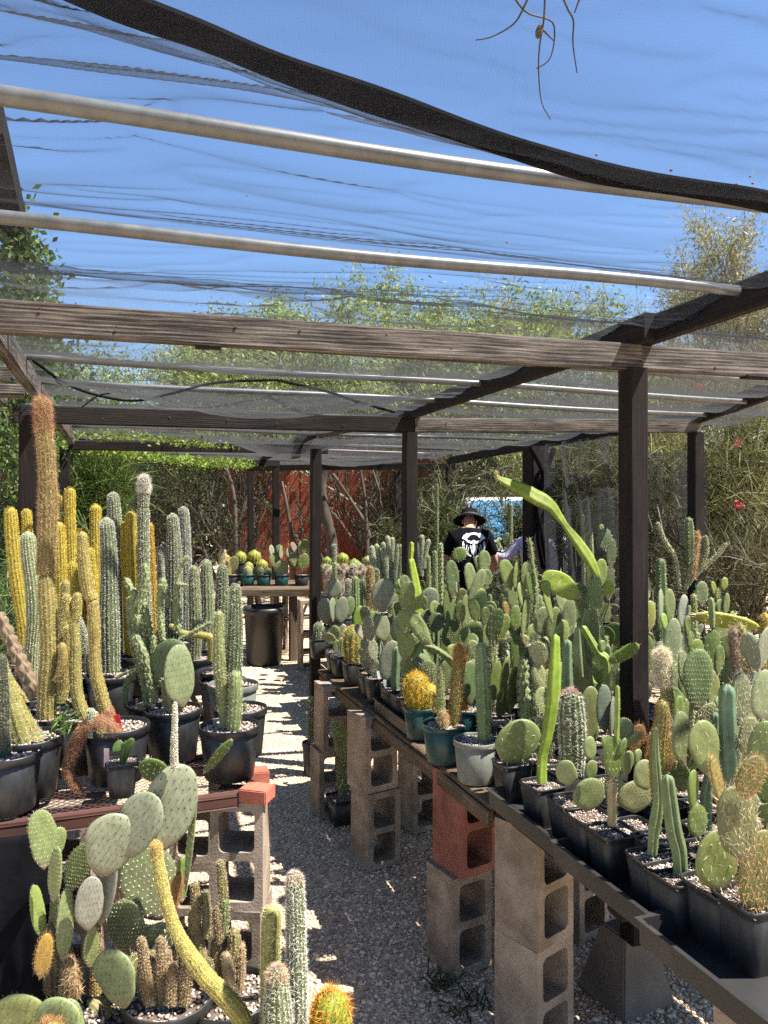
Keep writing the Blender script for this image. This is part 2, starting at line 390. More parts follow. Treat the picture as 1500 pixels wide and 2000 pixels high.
_seed = [1]
def timber(name, label, A, B, w_, h_, mat, cat, group=None, up=Vector((0, 0, 1)), parent=None):
    A, B = Vector(A), Vector(B); x = (B - A).normalized(); y = up.cross(x).normalized(); z = x.cross(y)
    _seed[0] += 1
    o = obj(name, timber_me((B - A).length, w_, h_, _seed[0]), M[mat], parent)
    Mx = Matrix((x, y, z)).transposed().to_4x4(); Mx.translation = A
    if parent: Mx = Matrix.Translation(-parent.location) @ Mx
    o.matrix_basis = Mx
    if label: tag(o, label, cat, group)
    return o
bolt_me = MB().lathe([(.0, .0), (.0045, .0), (.0045, .002), (.002, .003), (0, .003)], 8).me('bolt', True)
def bolts(beam, L, h_, w_, n, seed=0):
    r = random.Random(seed)
    for i in range(n):
        o = obj('nail', bolt_me, M['rust'], beam)
        o.location = ((i + r.uniform(.2, .8)) / n * L, -w_ / 2, r.uniform(-.3, .3) * h_); o.rotation_euler = (R(90), 0, 0)

def post(px, d, label, ztop=2.41, w_=.09, mat='darkwood', base=0.0):
    p = at(px, HZ, d); A = Vector((p.x, p.y, base)); B = Vector((p.x, p.y, ztop))
    return timber('wooden_post', label, A, B, w_, w_, mat, 'post', 'wooden posts carrying the shade roof', up=D1)
G_BEAM = 'wooden beams of the shade roof'
post(1237, 2.9, 'thick dark timber post rising among the prickly pears on the near right bench', w_=.080, mat='postwood', base=.262)
post(801, 5.45, 'dark timber post between the polka dot prickly pear and the tall winged cactus', mat='darkwood')
post(616, 7.1, 'timber post at the path end beside the round potted cacti table', mat='darkwood')
post(538, 10.6, 'slim timber post rising behind the table of green pots', mat='darkwood')
post(489, 12.2, 'farthest timber post, left of the slim one behind the green pots')
post(776, 12.0, 'slim dark post in front of the red wall, beside the nearer thick one')
post(877, 11.2, 'timber post just left of the man in the black hat')
post(1360, 5.9, 'dark timber post at the right before the red flowered shrub', ztop=2.45, mat='darkwood')
post(57, 4.45, 'dark timber post behind the tall brown spined column cactus at far left', w_=.105, mat='postwood')
post(126, 7.2, 'thin timber post behind the tall yellow columns at left', mat='darkwood')
post(157, 9.2, 'farthest left timber post beside the green broom bush', mat='darkwood')
# big charred trunk post with a draped black net
t = post(1046, 8.0, 'wide blackened post with black netting hanging down it right of the visitors', ztop=2.5, w_=.20, mat='darkwood')

def beam(label, A, B, w_=.05, h_=.10, mat='wood', nn=4):
    o = timber('wooden_beam', label, A, B, w_, h_, mat, 'beam', G_BEAM)
    bolts(o, (Vector(B) - Vector(A)).length, h_, w_, nn, _seed[0]); return o
# cross beams (parallel to the pipes)
zc = 2.457
A = at(-60, 620, 2.26); A = Vector((A.x, A.y, zc)); B = at(1237, 695, 2.9); B = Vector((B.x, B.y, zc))
dirx = (B - A).normalized()
beam('long grey weathered cross beam running the width of the picture onto the thick post', A - dirx * .25, B + dirx * .02, .045, .098, 'wood', 9)
beam('grey cross beam piece from the thick post to the right edge', B + dirx * .024, B + dirx * 1.7, .045, .096, 'wood', 4)
C0 = at(452, 655, 0.51 * F / 335 * 1.1)
ms = A.lerp(B, .30) + Vector((0, 0, -.058)); timber('wood_cleat', 'short dark cleat nailed under the long grey cross beam at left', ms - dirx * .03, ms + dirx * .05, .05, .012, 'darkwood', 'cleat', 'cleats under the front cross beam')
ms = B + dirx * .55 + Vector((0, 0, -.056)); timber('wood_cleat', 'short dark cleat under the cross beam right of the thick post', ms - dirx * .05, ms + dirx * .08, .05, .012, 'darkwood', 'cleat', 'cleats under the front cross beam')
A2 = at(60, 805, 4.72); A2.z = zc; B2 = at(801, 835, 5.45); B2.z = zc
dx2 = (B2 - A2).normalized()
beam('dark second cross beam from the left post to the middle post', A2 - dx2 * .1, B2 + dx2 * .02, .05, .11, 'darkwood', 7)
C2 = at(1366, 835, 5.95); C2.z = 2.50; 
beam('second cross beam from the middle post to the right post', B2 + (C2 - B2).normalized() * .03, C2, .05, .10, 'wood', 6)
for (xa, da, xb, db, lab) in ((135, 7.3, 640, 7.75, 'third cross beam, black under the far net at left'), (160, 9.3, 545, 10.6, 'fourth cross beam far back above the broom bush'), (480, 11.9, 890, 11.3, 'rearmost cross beam before the red wall')):
    a = at(xa, HZ, da); b_ = at(xb, HZ, db); a.z = b_.z = zc
    beam(lab, a, b_, .05, .09, 'darkwood', 2)
# long beams, away from the camera, resting on the cross beams
zl = 2.552
p1 = at(1237, 0, 2.9); p2 = at(801, 0, 5.45); p3 = at(616, 0, 7.1); p5 = at(489, 0, 12.2)
for p in (p1, p2, p3, p5): p.z = zl
dl = (p2 - p1).normalized(); off = D2 * .05
beam('dark roof beam coming from the upper right down to the thick post', p1 - dl * 1.9 + off, p1 + off + dl * .06, .05, .10, 'darkwood', 6)
beam('dark roof beam lapped beside the first and running on to the middle post', p1 - dl * .1, p2 + dl * .05, .05, .10, 'darkwood', 8)
beam('roof beam from the middle post to the path end post', p2 + off * .9 - dl * .06, p3 + off * .9, .05, .09, 'wood', 4)
beam('farthest roof beam leading from the path end post to the back', p3 - off * .2, p5, .05, .09, 'darkwood', 4)
q1 = at(1500, HZ, 4.6); q2 = at(1366, HZ, 5.9); q3 = at(877, HZ, 11.2)
q1.z = 2.585; q2.z = 2.58; q3.z = 2.54; dq = (q2 - q1).normalized()
beam('roof beam at the right edge sloping to the right post', q1 - dq * 1.5, q2 + dq * .04, .05, .11, 'darkwood', 4)
beam('long roof beam from the right post back toward the visitors', q2 + dq * .045 - D2 * .02, q3, .05, .10, 'darkwood', 6)
# left side rail: two parallel rails with blocking
l1 = at(0, HZ, 3.25); l2 = at(70, HZ, 4.5); l1.z = 2.66; l2.z = 2.5
l0 = st(1.7, -.40, 2.51); l4 = st(4.9, -.36, 2.51)
beam('weathered inner rail beam sloping in from the left to the left post', l0, l4, .05, .10, 'wood', 6)
beam('outer rail beam parallel to the inner one at the left post', l0 - D2 * .22, l4 - D2 * .22, .05, .10, 'wood', 4)
for k, s_ in enumerate((3.4, 3.95, 4.5)):
    a = st(s_, -.58, 2.50); timber('wood_cleat', ['front', 'middle', 'rear'][k] + ' short block between the two left rail beams', a, a + D2 * .15, .05, .07, 'wood', 'cleat', 'blocks between the left rail beams')
l6 = at(157, HZ, 9.2); l6.z = 2.51
beam('rail beam running from the left post back to the farthest left post', l4 + D1 * .02, l6, .05, .10, 'wood', 4)
# sloping dark timber beyond the net at upper left
timber('wooden_beam', 'dark sloping timber wrapped in green vine above the left roof edge', at(-26, 230, 3.2), at(60, 590, 4.7), .12, .14, 'darkwood', 'beam', G_BEAM)

# ------------------------------------------------------------------ pipes
def pipe(s, t0, t1, label, z=2.555, r=.0172, slope=0.0, skew=0.0):
    n = 26; P = []
    for i in range(n + 1):
        t_ = t0 + (t1 - t0) * i / n
        P.append(st(s + skew * t_, t_, z + .006 * math.sin(t_ * 2.1 + s) + slope * t_))
    V, Fc = tube_vf(P, r, 16)
    o = obj('metal_pipe', mesh('metal_pipe', V, Fc, True), M['galv'])
    return tag(o, label, 'pipe', 'metal pipes carrying the shade net')
names = ['nearest pipe, thickest across the top of the picture', 'second pipe from the top, ending at the dark roof beam']
def pipe_px(a, b_, e0, e1, label, z=2.555, r=.0165):
    A, B = onz(*a, z), onz(*b_, z); dv = (B - A).normalized(); A = A - dv * e0; B = B + dv * e1; L = (B - A).length
    P = [A.lerp(B, k / 26) + Vector((0, 0, .005 * math.sin(k * .35))) for k in range(27)]
    V, Fc = tube_vf(P, r, 16); tag(obj('metal_pipe', mesh('metal_pipe', V, Fc, True), M['galv']), label, 'pipe', 'metal pipes carrying the shade net')
pipe_px((0, 192), (1500, 405), .5, .5, 'nearest and thickest galvanised pipe crossing the sky under the black hem')
pipe_px((0, 428), (1430, 568), .5, .02, 'second galvanised pipe, crossing the sky and ending at the dark roof beam')
pl = [(3.12, 'pipe just below the long grey cross beam'), (3.75, 'pipe through which the black net seam passes, second below the cross beam'),
      (4.45, 'pipe just above the dark second cross beam'), (5.55, 'first pipe behind the dark second cross beam'), (6.2, 'second pipe behind the dark second cross beam'),
      (6.9, 'third pipe behind the dark second cross beam'), (8.3, 'pipe over the broom bush, nearer of two'), (9.1, 'pipe over the broom bush, farther of two'),
      (10.2, 'pipe above the tall white columns far back'), (11.2, 'pipe above the rear table'), (12.4, 'last pipe before the red wall')]
for s_, lab in pl: pipe(s_, -.55 if s_ < 6 else -.3, 4.3 if s_ < 6 else 3.9, 'galvanised ' + lab, skew=.02 if s_ < 5 else 0)

# ------------------------------------------------------------------ shade nets
PIPES = [-.2, .55, 1.345, 1.91, 2.45, 3.12, 3.75, 4.45, 5.1, 5.55, 6.2, 6.9, 7.6, 8.3, 9.1, 10.2, 11.2, 12.4, 13.2]
HEMP = [onz(a, b_, 2.535) for a, b_ in ((40, -75), (235, 12), (400, 72), (560, 140), (750, 207), (900, 256), (1050, 300), (1200, 342), (1350, 374), (1500, 398), (1750, 440))]
_hq, _, _ = spline(HEMP, .03)
HEMT = [p[0] * D2.x + p[1] * D2.y for p in _hq]; HEMS = [p[0] * D1.x + p[1] * D1.y for p in _hq]
HEMT = [HEMT[0] - 1] + HEMT + [HEMT[-1] + 1]; HEMS = [HEMS[0] - .25] + HEMS + [HEMS[-1] + .15]
def hem_s(t):   # the seam between the first and second strip
    return np.interp(t, HEMT, HEMS)
def net_z(s, t, seed):
    ps = np.array(PIPES); k = np.clip(np.searchsorted(ps, s) - 1, 0, len(ps) - 2)
    a, b_ = ps[k], ps[k + 1]; u = np.clip((s - a) / (b_ - a), 0, 1)
    sag = 4 * u * (1 - u) * (.035 + .03 * vnoise(t * 1.1, s * .8, seed + 5))
    wv = .16 * vnoise(t * .9 + 3, s * 1.3, seed + 1) - .08
    r1 = 1 - np.abs(2 * vnoise(t * 2.1 + wv * 6 + 11, (s + wv + .10 * np.sin(t * 1.7)) * 11, seed + 2) - 1)
    r2 = 1 - np.abs(2 * vnoise(t * 4.3 + 5, (s + .6 * wv) * 26 + t * 3, seed + 3) - 1)
    gate = np.clip((vnoise(t * .8 + 2, s * 1.5 + 7, seed + 4) - .35) * 2.2, 0, 1)
    near = np.exp(-np.minimum(u, 1 - u) * 5)                     # folds gather along the pipes
    amp = (.25 + .75 * gate) * (.35 + .65 * near)
    fld = .045 * amp * r1 ** 2.5 + .017 * (amp + .15) * r2 ** 3
    keep = np.clip(np.minimum(u, 1 - u) * 9, 0, 1)
    return 2.577 - sag * 1.0 + fld * (.35 + .65 * keep)
def net(label, S0, S1, t0, t1, ds, dt, seed, zfun=None):
    ns_ = int((S1 - S0) / ds) + 1; ntt = int((t1 - t0) / dt) + 1
    T = np.linspace(t0, t1, ntt)[None, :].repeat(ns_, 0); U = np.linspace(0, 1, ns_)[:, None]
    return U, T
def make_net(label, slo, shi, t0, t1, ns_, ntt, seed, extra=None, mat='net'):
    T = np.linspace(t0, t1, ntt)[None, :].repeat(ns_, 0); U = np.linspace(0, 1, ns_)[:, None].repeat(ntt, 1)
    lo = slo(T) if callable(slo) else slo; hi = shi(T) if callable(shi) else shi
    Sx = lo + (hi - lo) * U; Z = net_z(Sx, T, seed)
    if extra: Z = Z + extra(Sx, T)
    P = np.stack([D1.x * Sx + D2.x * T, D1.y * Sx + D2.y * T, Z], -1)
    idx = np.arange(ns_ * ntt).reshape(ns_, ntt)
    Fn = np.stack([idx[:-1, :-1], idx[:-1, 1:], idx[1:, 1:], idx[1:, :-1]], -1).reshape(-1, 4)
    o = obj('shade_net', mesh('shade_net', P.reshape(-1, 3), Fn, True), M[mat])
    return tag(o, label, 'shade net', 'black shade nets over the roof')
dip = lambda s, t: -.035 * np.exp(-((s - hem_s(t)) / .07) ** 2)
n1 = make_net('wrinkled black shade net nearest the camera, above the black hem', -.6, lambda t: hem_s(t) + .03, -.62, 2.4, 150, 330, 21, dip)
n2 = make_net('black shade net stretched over the two nearest pipes up to the long grey cross beam', hem_s, 2.50, -.55, 2.5, 190, 330, 33, dip)
# folded hem of the first strip: a flat hanging band with thickness
HP = []
for t_ in np.linspace(-.62, 2.2, 120):
    s_ = float(hem_s(t_)) + .006 * math.sin(t_ * 9); HP.append(st(s_, t_, 2.543 + .004 * math.sin(t_ * 7)))
V = []; Fc = []
for i, p in enumerate(HP):
    wd = .0135 + .003 * math.sin(i * .33)
    c = p - D1 * wd; e = p + D1 * wd
    V += [c + Vector((0, 0, .008)), c + Vector((0, 0, .002)), e + Vector((0, 0, -.022)), e + Vector((0, 0, -.016))]
for i in range(len(HP) - 1):
    for k in range(4): Fc.append((i * 4 + k, i * 4 + (k + 1) % 4, (i + 1) * 4 + (k + 1) % 4, (i + 1) * 4 + k))
obj('hem_band', mesh('hem_band', V, Fc), M['black'], n1)
lowr = lambda s, t: -.05 * np.clip((t - 2.6) / 1.5, 0, 1)
n3 = make_net('sagging black shade net behind the long grey cross beam', 2.46, 5.05, -.45, 4.6, 190, 260, 45,
              lambda s, t: -.17 * np.exp(-((s - 4.1) / .33) ** 2) * np.exp(-((t - .75) / .75) ** 2), 'farnet')
n4 = make_net('black shade net over the far pipes above the trash can', 5.12, 7.6, -.32, 4.2, 110, 180, 57,
              lambda s, t: -.20 * np.exp(-((s - 7.3) / .3) ** 2) * np.exp(-((t - 1.6) / .5) ** 2), 'farnet')
n5 = make_net('farthest black shade net above the rear table', 7.65, 12.8, -.3, 4.2, 150, 140, 69,
              lambda s, t: -.16 * np.exp(-((s - 9.3) / .6) ** 2) * np.exp(-((t - 2.9) / .8) ** 2), 'farnet')
# ragged net edges: the rope-like gathered seam lines under the sagging net
def cord(label, P, r, mat='black', name='net_seam', parent=None):
    Q, _, _ = spline(P, .05); V, Fc = tube_vf(Q, r, 6)
    o = obj(name, mesh(name, V, Fc, True), M[mat], parent); return tag(o, label, 'seam') if label and not parent else o
def onst(px, py, z): return onz(px, py, z)
cord('', [onz(65, 705, 2.52), onz(130, 750, 2.50), onz(190, 772, 2.48), onz(260, 783, 2.47), onz(330, 770, 2.49), onz(420, 748, 2.52), onz(540, 742, 2.53)], .007, parent=n3)
cord('', [onz(160, 795, 2.47), onz(195, 772, 2.48), onz(240, 765, 2.50)], .004, parent=n3)
cord('', [onz(540, 742, 2.53), onz(640, 765, 2.51), onz(700, 785, 2.50), onz(770, 805, 2.49)], .008, parent=n3)
# hanging side net at the right, behind the visitors' post
nz, nt_ = 50, 90
def side(label, A, B, z0, z1, seed, amp=.05):
    U = np.linspace(0, 1, nt_)[None, :].repeat(nz, 0); W = np.linspace(0, 1, nz)[:, None].repeat(nt_, 1)
    A, B = Vector(A), Vector(B); nrm = Vector((0, 0, 1)).cross((B - A).normalized()); L = (B - A).length
    dsp = amp * (vnoise(U * L * 5 + W * .8, W * 1.2, seed) - .5) + amp * .5 * (vnoise(U * L * 14 + W, W * 2, seed + 1) - .5)
    P = np.stack([A.x + (B.x - A.x) * U + nrm.x * dsp, A.y + (B.y - A.y) * U + nrm.y * dsp, z0 + (z1 - z0) * W], -1)
    idx = np.arange(nz * nt_).reshape(nz, nt_)
    Fn = np.stack([idx[:-1, :-1], idx[:-1, 1:], idx[1:, 1:], idx[1:, :-1]], -1).reshape(-1, 4)
    o = obj('side_net', mesh('side_net', P.reshape(-1, 3), Fn, True), M['sidenet'])
    return tag(o, label, 'shade net', 'hanging side nets')
side('grey black netting hanging as a wall right of the blackened post', at(1070, HZ, 7.7), at(1215, HZ, 6.6), .2, 2.5, 81, .16)
side('thin netting hanging at the right behind the right post', at(1250, HZ, 6.8), at(1380, HZ, 6.3), .4, 2.35, 84, .10)
# black strips of net hanging down the big post
for k, (xa, xb) in enumerate(((1046, 1062), (1068, 1056))):
    cord(['long black strip of net hanging on the visitors\' side of the wide blackened post', 'black strip of net hanging on the right side of the wide blackened post'][k],
         [at(xa + 22 * k - 8, 875, 7.85), at(xb + 10 * k, 930, 7.84), at(xb - 14 + 30 * k, 980, 7.86), at(xb - 4, 1040, 7.84), at(xb + 6, 1110, 7.85)], .028, name='net_strip')['category'] = 'net strip'

# twig and fallen blossoms lying on the net
tw = empty('dry_twig', onz(1055, 40, 2.60), 'dry pine twig with a brown bud lying on the net at upper right', 'twig')
o0 = tw.location
for P in ([(1000, -10), (1030, 25), (1075, 40), (1083, 60), (1080, 95), (1070, 120), (1048, 134)], [(1030, 0), (1005, 45), (960, 72), (929, 78)], [(1065, -20), (1062, 40), (1054, 90), (1052, 140), (1058, 200), (1075, 233)],
          [(1095, -15), (1110, 20), (1120, 40), (1119, 85), (1127, 142)], [(1062, 60), (1082, 80)], [(1135, -10), (1122, 25)]):
    Q, _, _ = spline([onz(a, b_, 2.60) - o0 for a, b_ in P], .01); V, Fc = tube_vf(Q, np.linspace(.0016, .0009, len(Q)), 5)
    obj('twig_branch', mesh('twig_branch', V, Fc, True), M['bark'], tw)
Vb = MB().lathe([(0, -.010), (.004, -.007), (.006, 0), (.004, .008), (0, .011)], 8).me('bud', True)
o = obj('bud', Vb, M['plank'], tw, onz(1053, 62, 2.593) - o0); o.rotation_euler = (.3, .2, 0)
fl = np.array([tuple(onz(x_, y_, 2.594)) for x_, y_ in ((1165, 303), (1310, 333), (1438, 360), (1465, 345), (1490, 378), (1312, 332), (560, 262), (482, 382), (990, 473), (1470, 358))])
V, Fc = stones(fl, np.full(len(fl), .0042)); o = obj('fallen_blossoms', mesh('fallen_blossoms', V, Fc), M['brick'], kind='stuff'); o['label'] = 'small dry pink blossoms scattered on the net'

# ------------------------------------------------------------------ concrete blocks
def block_me(name, L=.397, W=.194, D=.194, wl=.031, rr=.022, N_=24):
    """hollow two-core block standing on end: cores run through along Y, length up Z"""
    V = []; Fc = []
    web = .032; ch = (L - 3 * web) / 2
    def ring(cz, y):
        hw, hh = W / 2 - wl, ch / 2; pts = []
        for cx_, cz_, a0 in ((hw - rr, hh - rr, 0), (-(hw - rr), hh - rr, 90), (-(hw - rr), -(hh - rr), 180), (hw - rr, -(hh - rr), 270)):
            for k in range(5):
                a = R(a0 + k * 22.5); pts.append((cx_ + rr * math.cos(a), y, cz + cz_ + rr * math.sin(a)))
        return pts
    def outer(z0, z1, y):
        cz, hh, hw = (z0 + z1) / 2, (z1 - z0) / 2, W / 2; pts = []
        for q, (sx, sz) in enumerate(((1, 1), (-1, 1), (-1, -1), (1, -1))):
            for k in range(5):
                f = k / 4.0
                if q == 0: p = (hw, hh * (.55 + .45 * min(1, 2 * f))) if f <= .5 else (hw * (1 - .45 * (2 * f - 1)), hh)
                if q == 1: p = (-hw * (.55 + .45 * min(1, 2 * f)), hh) if f <= .5 else (-hw, hh * (1 - .45 * (2 * f - 1)))
                if q == 2: p = (-hw, -hh * (.55 + .45 * min(1, 2 * f))) if f <= .5 else (-hw * (1 - .45 * (2 * f - 1)), -hh)
                if q == 3: p = (hw * (.55 + .45 * min(1, 2 * f)), -hh) if f <= .5 else (hw, -hh * (1 - .45 * (2 * f - 1)))
                pts.append((p[0], y, cz + p[1]))
        return pts
    cells = [(0, L / 2, web + ch / 2), (L / 2, L, L - web - ch / 2)]
    for z0, z1, cz in cells:
        b0 = len(V)
        for y in (-D / 2, D / 2): V += ring(cz, y) + outer(z0, z1, y)
        for i in range(20):
            j = (i + 1) % 20
            Fc.append((b0 + i, b0 + 20 + i, b0 + 20 + j, b0 + j)[::-1])
            Fc.append((b0 + 40 + i, b0 + 60 + i, b0 + 60 + j, b0 + 40 + j))
            Fc.append((b0 + i, b0 + j, b0 + 40 + j, b0 + 40 + i)[::-1])
    m = MB(); m.V = V; m.F = Fc
    b0 = len(V); w2, d2 = W / 2, D / 2
    e = 0.0
    m.add([(-w2, -d2, 0), (w2, -d2, 0), (w2, d2, 0), (-w2, d2, 0), (-w2, -d2, L), (w2, -d2, L), (w2, d2, L), (-w2, d2, L)],
          [(0, 1, 5, 4)[::-1]][:0] + [(3, 2, 1, 0), (4, 5, 6, 7), (1, 2, 6, 5), (3, 0, 4, 7)])
    me = m.me(name)
    bm = bmesh.new(); bm.from_mesh(me); bmesh.ops.remove_doubles(bm, verts=bm.verts, dist=.0005)
    bmesh.ops.recalc_face_normals(bm, faces=bm.faces); bm.to_mesh(me); bm.free()
    return me
BLK = block_me('concrete_block')
G_BLK = 'concrete blocks stacked as bench legs'
def block(px, py, d, rz, label, mat='block', z=None, flat=False):
    p = at(px, py, d) if z is None else Vector((at(px, HZ, d).x, d, z))
    o = obj('concrete_block', BLK if mat == 'block' else BLKR, M[mat], None, p); o.rotation_euler = (random.uniform(-.006, .006), 0, rz)
    return tag(o, label, 'concrete block', G_BLK)
BLKR = BLK.copy(); BLKR.materials.clear()
ang = math.atan2(D2.y, D2.x)
BH = .397
# cores face (-D1) rotated: on the right stacks the cored face is the right hand one, toward +D1x
def stack(px, d, rz, n, labs, mats=None, dx=()):
    for k in range(n):
        o = block(px + (dx[k] if dx else 0), 0, d, rz + random.uniform(-.05, .05), labs[k], (mats or ['block'] * n)[k], z=.004 + k * (BH + .001))
        o.scale = (random.uniform(.985, 1.01), random.uniform(.985, 1.01), 1)
rr_ = R(-33)
stack(1043, 2.70, R(40), 2, ['lower of the two large tan blocks at the front right', 'upper tan block touching the black tray at the front right'])
stack(902, 3.20, R(33), 2, ['weathered tan block underneath the red block', 'red coloured concrete block atop a tan one under the bench'], ['block', 'redblock'], (-6, 6))
stack(729, 4.10, R(30), 2, ['tan block on the gravel left of the red block stack', 'brownish block with dark cores on the second stack from the path end'], None, (4, -2))
stack(648, 4.75, R(24), 2, ['lower block at the far end of the right bench', 'upper block at the far corner of the right bench'], None, (-4, 4))
stack(820, 4.55, R(25), 2, ['shaded lower block deep under the bench behind the green pots', 'shaded upper block deep under the bench behind the green pots'])
stack(1128, 3.45, R(35), 2, ['lower dim block under the bench behind the front stack', 'upper dim block under the bench behind the front stack'])
stack(1512, 1.82, R(35), 2, ['lower block hidden below the empty tray at the right edge', 'grey block just under the empty black tray at the lower right corner'])
stack(471, 2.93, R(-2), 2, ['lower left stack block, cores facing the camera', 'block under the red brick, cores facing the camera'])
stack(384, 3.30, R(4), 2, ['lower block of the stack behind the lit left stack', 'upper block of the stack behind the lit left stack'])
stack(140, 2.85, R(2), 2, ['lower block behind the spiny prickly pear at lower left', 'sunlit topped block behind the spiny prickly pear at lower left'], None)
stack(600, 8.9, R(20), 2, ['lower tan block propping the back table', 'upper tan block propping the back table'])
stack(545, 9.9, R(20), 2, ['lower block behind the trash can', 'upper block behind the trash can'])
for k in range(2):
    p = Vector((at(497, HZ, 2.86).x, 2.86, .80 + .0))
bk = obj('red_brick', MB().box((-.055, -.045, 0), (.055, .045, .05)).me('red_brick', bevel=.004), M['brick'], None, Vector((at(502, HZ, 2.86).x, 2.86, .802)))
bk.rotation_euler = (0, 0, R(-16)); tag(bk, 'small red brick overhanging the top of the lit left block stack', 'brick')
bk = obj('red_brick', MB().box((-.045, -.04, 0), (.045, .04, .05)).me('red_brick', bevel=.004), M['brick'], None, Vector((at(500, HZ, 3.02).x, 3.04, .803)))
bk.rotation_euler = (0, 0, R(18)); tag(bk, 'red brick wedged under the left bench behind the front brick', 'brick')

# concrete pier of the thick post
b = bmesh.new()
def pier_me():
    m = MB(); pr = [(.128, 0), (.126, .02), (.070, .255), (.063, .265)]
    for r_, z_ in pr: m.V += [(-r_, -r_, z_), (r_, -r_, z_), (r_, r_, z_), (-r_, r_, z_)]
    for j in range(3):
        for i in range(4): m.F.append((j * 4 + i, j * 4 + (i + 1) % 4, (j + 1) * 4 + (i + 1) % 4, (j + 1) * 4 + i))
    m.F += [(12, 13, 14, 15), (3, 2, 1, 0)]
    return m.me('concrete_pier', bevel=.006)
pp = at(1222, HZ, 2.98); pp.z = 0
pr = empty('concrete_pier', pp, 'dark sloped concrete pier footing under the thick post', 'pier footing', rz=ang + R(6))
obj('footing', pier_me(), M['pier'], pr)
obj('strap', MB().box((-.056, -.055, .25), (-.026, -.049, .40)).me('strap', bevel=.001), M['galv'], pr)

# ------------------------------------------------------------------ benches
BO = Vector((.384, 2.75, 0)); BU = D1.copy(); BV = D2.copy()
ZB = .845
def buv(u, v, z=0): return BO + BU * u + BV * v + Vector((0, 0, z))
def planks(label, u0, u1, v0, v1, z, n, mat='plank', edge=True, along='u', nm='wooden_bench'):
    rt = empty(nm, buv((u0 + u1) / 2, (v0 + v1) / 2, 0), label, 'bench')
    wv = (v1 - v0) / n
    for k in range(n):
        va = v0 + wv * (k + .5)
        timber('plank', None, buv(u0, va, z - .014 + random.uniform(-.003, .002)), buv(u1 + random.uniform(-.03, .03), va, z - .014 + random.uniform(-.003, .002)), wv * .94, .024, mat, None, parent=rt)
    if edge:
        timber('edge_board', None, buv(u0, v0 + .012, z - .062), buv(u1, v0 + .012, z - .062), .022, .062, mat, None, parent=rt)
        timber('edge_board', None, buv(u0, v1 - .012, z - .062), buv(u1, v1 - .012, z - .062), .022, .062, mat, None, parent=rt)
    nb = max(2, int((u1 - u0) / .8))
    for k in range(nb + 1):
        uu = u0 + .06 + (u1 - u0 - .12) * k / nb
        timber('batten', None, buv(uu, v0 + .03, z - .052), buv(uu, v1 - .03, z - .052), .07, .045, mat, None, parent=rt)
    return rt
planks('long weathered plank bench on the right carrying the green and grey pots', .02, 2.42, 0, 1.3, ZB - .025, 9)
planks('near right bench of dark planks under the black nursery trays', -1.29, .0, .02, 1.3, ZB - .03, 9, 'darkwood', edge=False)
# nursery trays
def tray(u0, u1, v0, v1, z, label):
    rt = empty('nursery_tray', buv((u0 + u1) / 2, (v0 + v1) / 2, z), label, 'plant tray', 'black nursery trays on the right bench', rz=ang)
    L, W = (u1 - u0) / 2, (v1 - v0) / 2; t_ = .004; hh = .058
    m = MB()
    m.box((-W + t_, -L + t_, 0), (W - t_, L - t_, .004))
    obj('tray_floor', m.me('tray_floor'), M['dustplastic'], rt)
    for (lo, hi) in (((-W, -L, 0), (-W + t_, L, hh)), ((W - t_, -L, 0), (W, L, hh)), ((-W + t_, -L, 0), (W - t_, -L + t_, hh)), ((-W + t_, L - t_, 0), (W - t_, L, hh))):
        obj('tray_wall', MB().box(lo, hi).me('tray_wall'), M['dustplastic'], rt)
    m = MB(); e = .009
    m.box((-W - e, -L - e, hh), (-W + t_, L + e, hh + .004)); m.box((W - t_, -L - e, hh), (W + e, L + e, hh + .004)); m.box((-W + t_, -L - e, hh), (W - t_, -L + t_, hh + .004)); m.box((-W + t_, L - t_, hh), (W - t_, L + e, hh + .004))
    obj('tray_lip', m.me('tray_lip'), M['dustplastic'], rt)
    return rt
tray(-.44, .00, -.01, .46, ZB - .022, 'black tray whose long side starts next to the grey pot')
tray(-.885, -.45, -.025, .45, ZB - .020, 'black tray second from the front, filled with square pots')
tray(-1.315, -.90, -.065, .42, ZB - .018, 'half empty black tray jutting out at the lower right corner')
tray(.80, 1.35, .02, .30, ZB - .022, 'small black tray holding square pots next to the first green pot')

# left bench: rusty steel frame with expanded metal
zL = .828
LA = onz(-60, 1622, zL); LB = onz(512, 1548, zL)
lx = (LB - LA).normalized(); ly = Vector((-lx.y, lx.x, 0))
lb = empty('steel_bench', (LA + LB) / 2, 'rusty red steel bench with expanded metal top at left', 'bench')
def Lp(a, b_, z=zL): v = LA + lx * a + ly * b_; v.z = z; return v
LW = (LB - LA).length; LD = 3.1
def bar(name, a, b_, w_, h_): 
    d = (b_ - a).normalized(); V, Fc = [], []
    return timber(name, None, a, b_, w_, h_, 'rust', None, parent=lb)
bar('frame_rail', Lp(-.6, 0, zL - .02), Lp(LW, 0, zL - .02), .004, .042); bar('frame_rail', Lp(-.6, .02, zL - .004), Lp(LW, .02, zL - .004), .04, .004)
bar('frame_rail', Lp(LW, 0.003, zL - .02), Lp(LW - .15, LD, zL - .02), .004, .042)
for k in range(5): bar('cross_bar', Lp(-.6, .55 + k * .6, zL - .022), Lp(LW - .02, .55 + k * .6, zL - .022), .03, .03)
m = MB()
sx, sy = .036, .0155
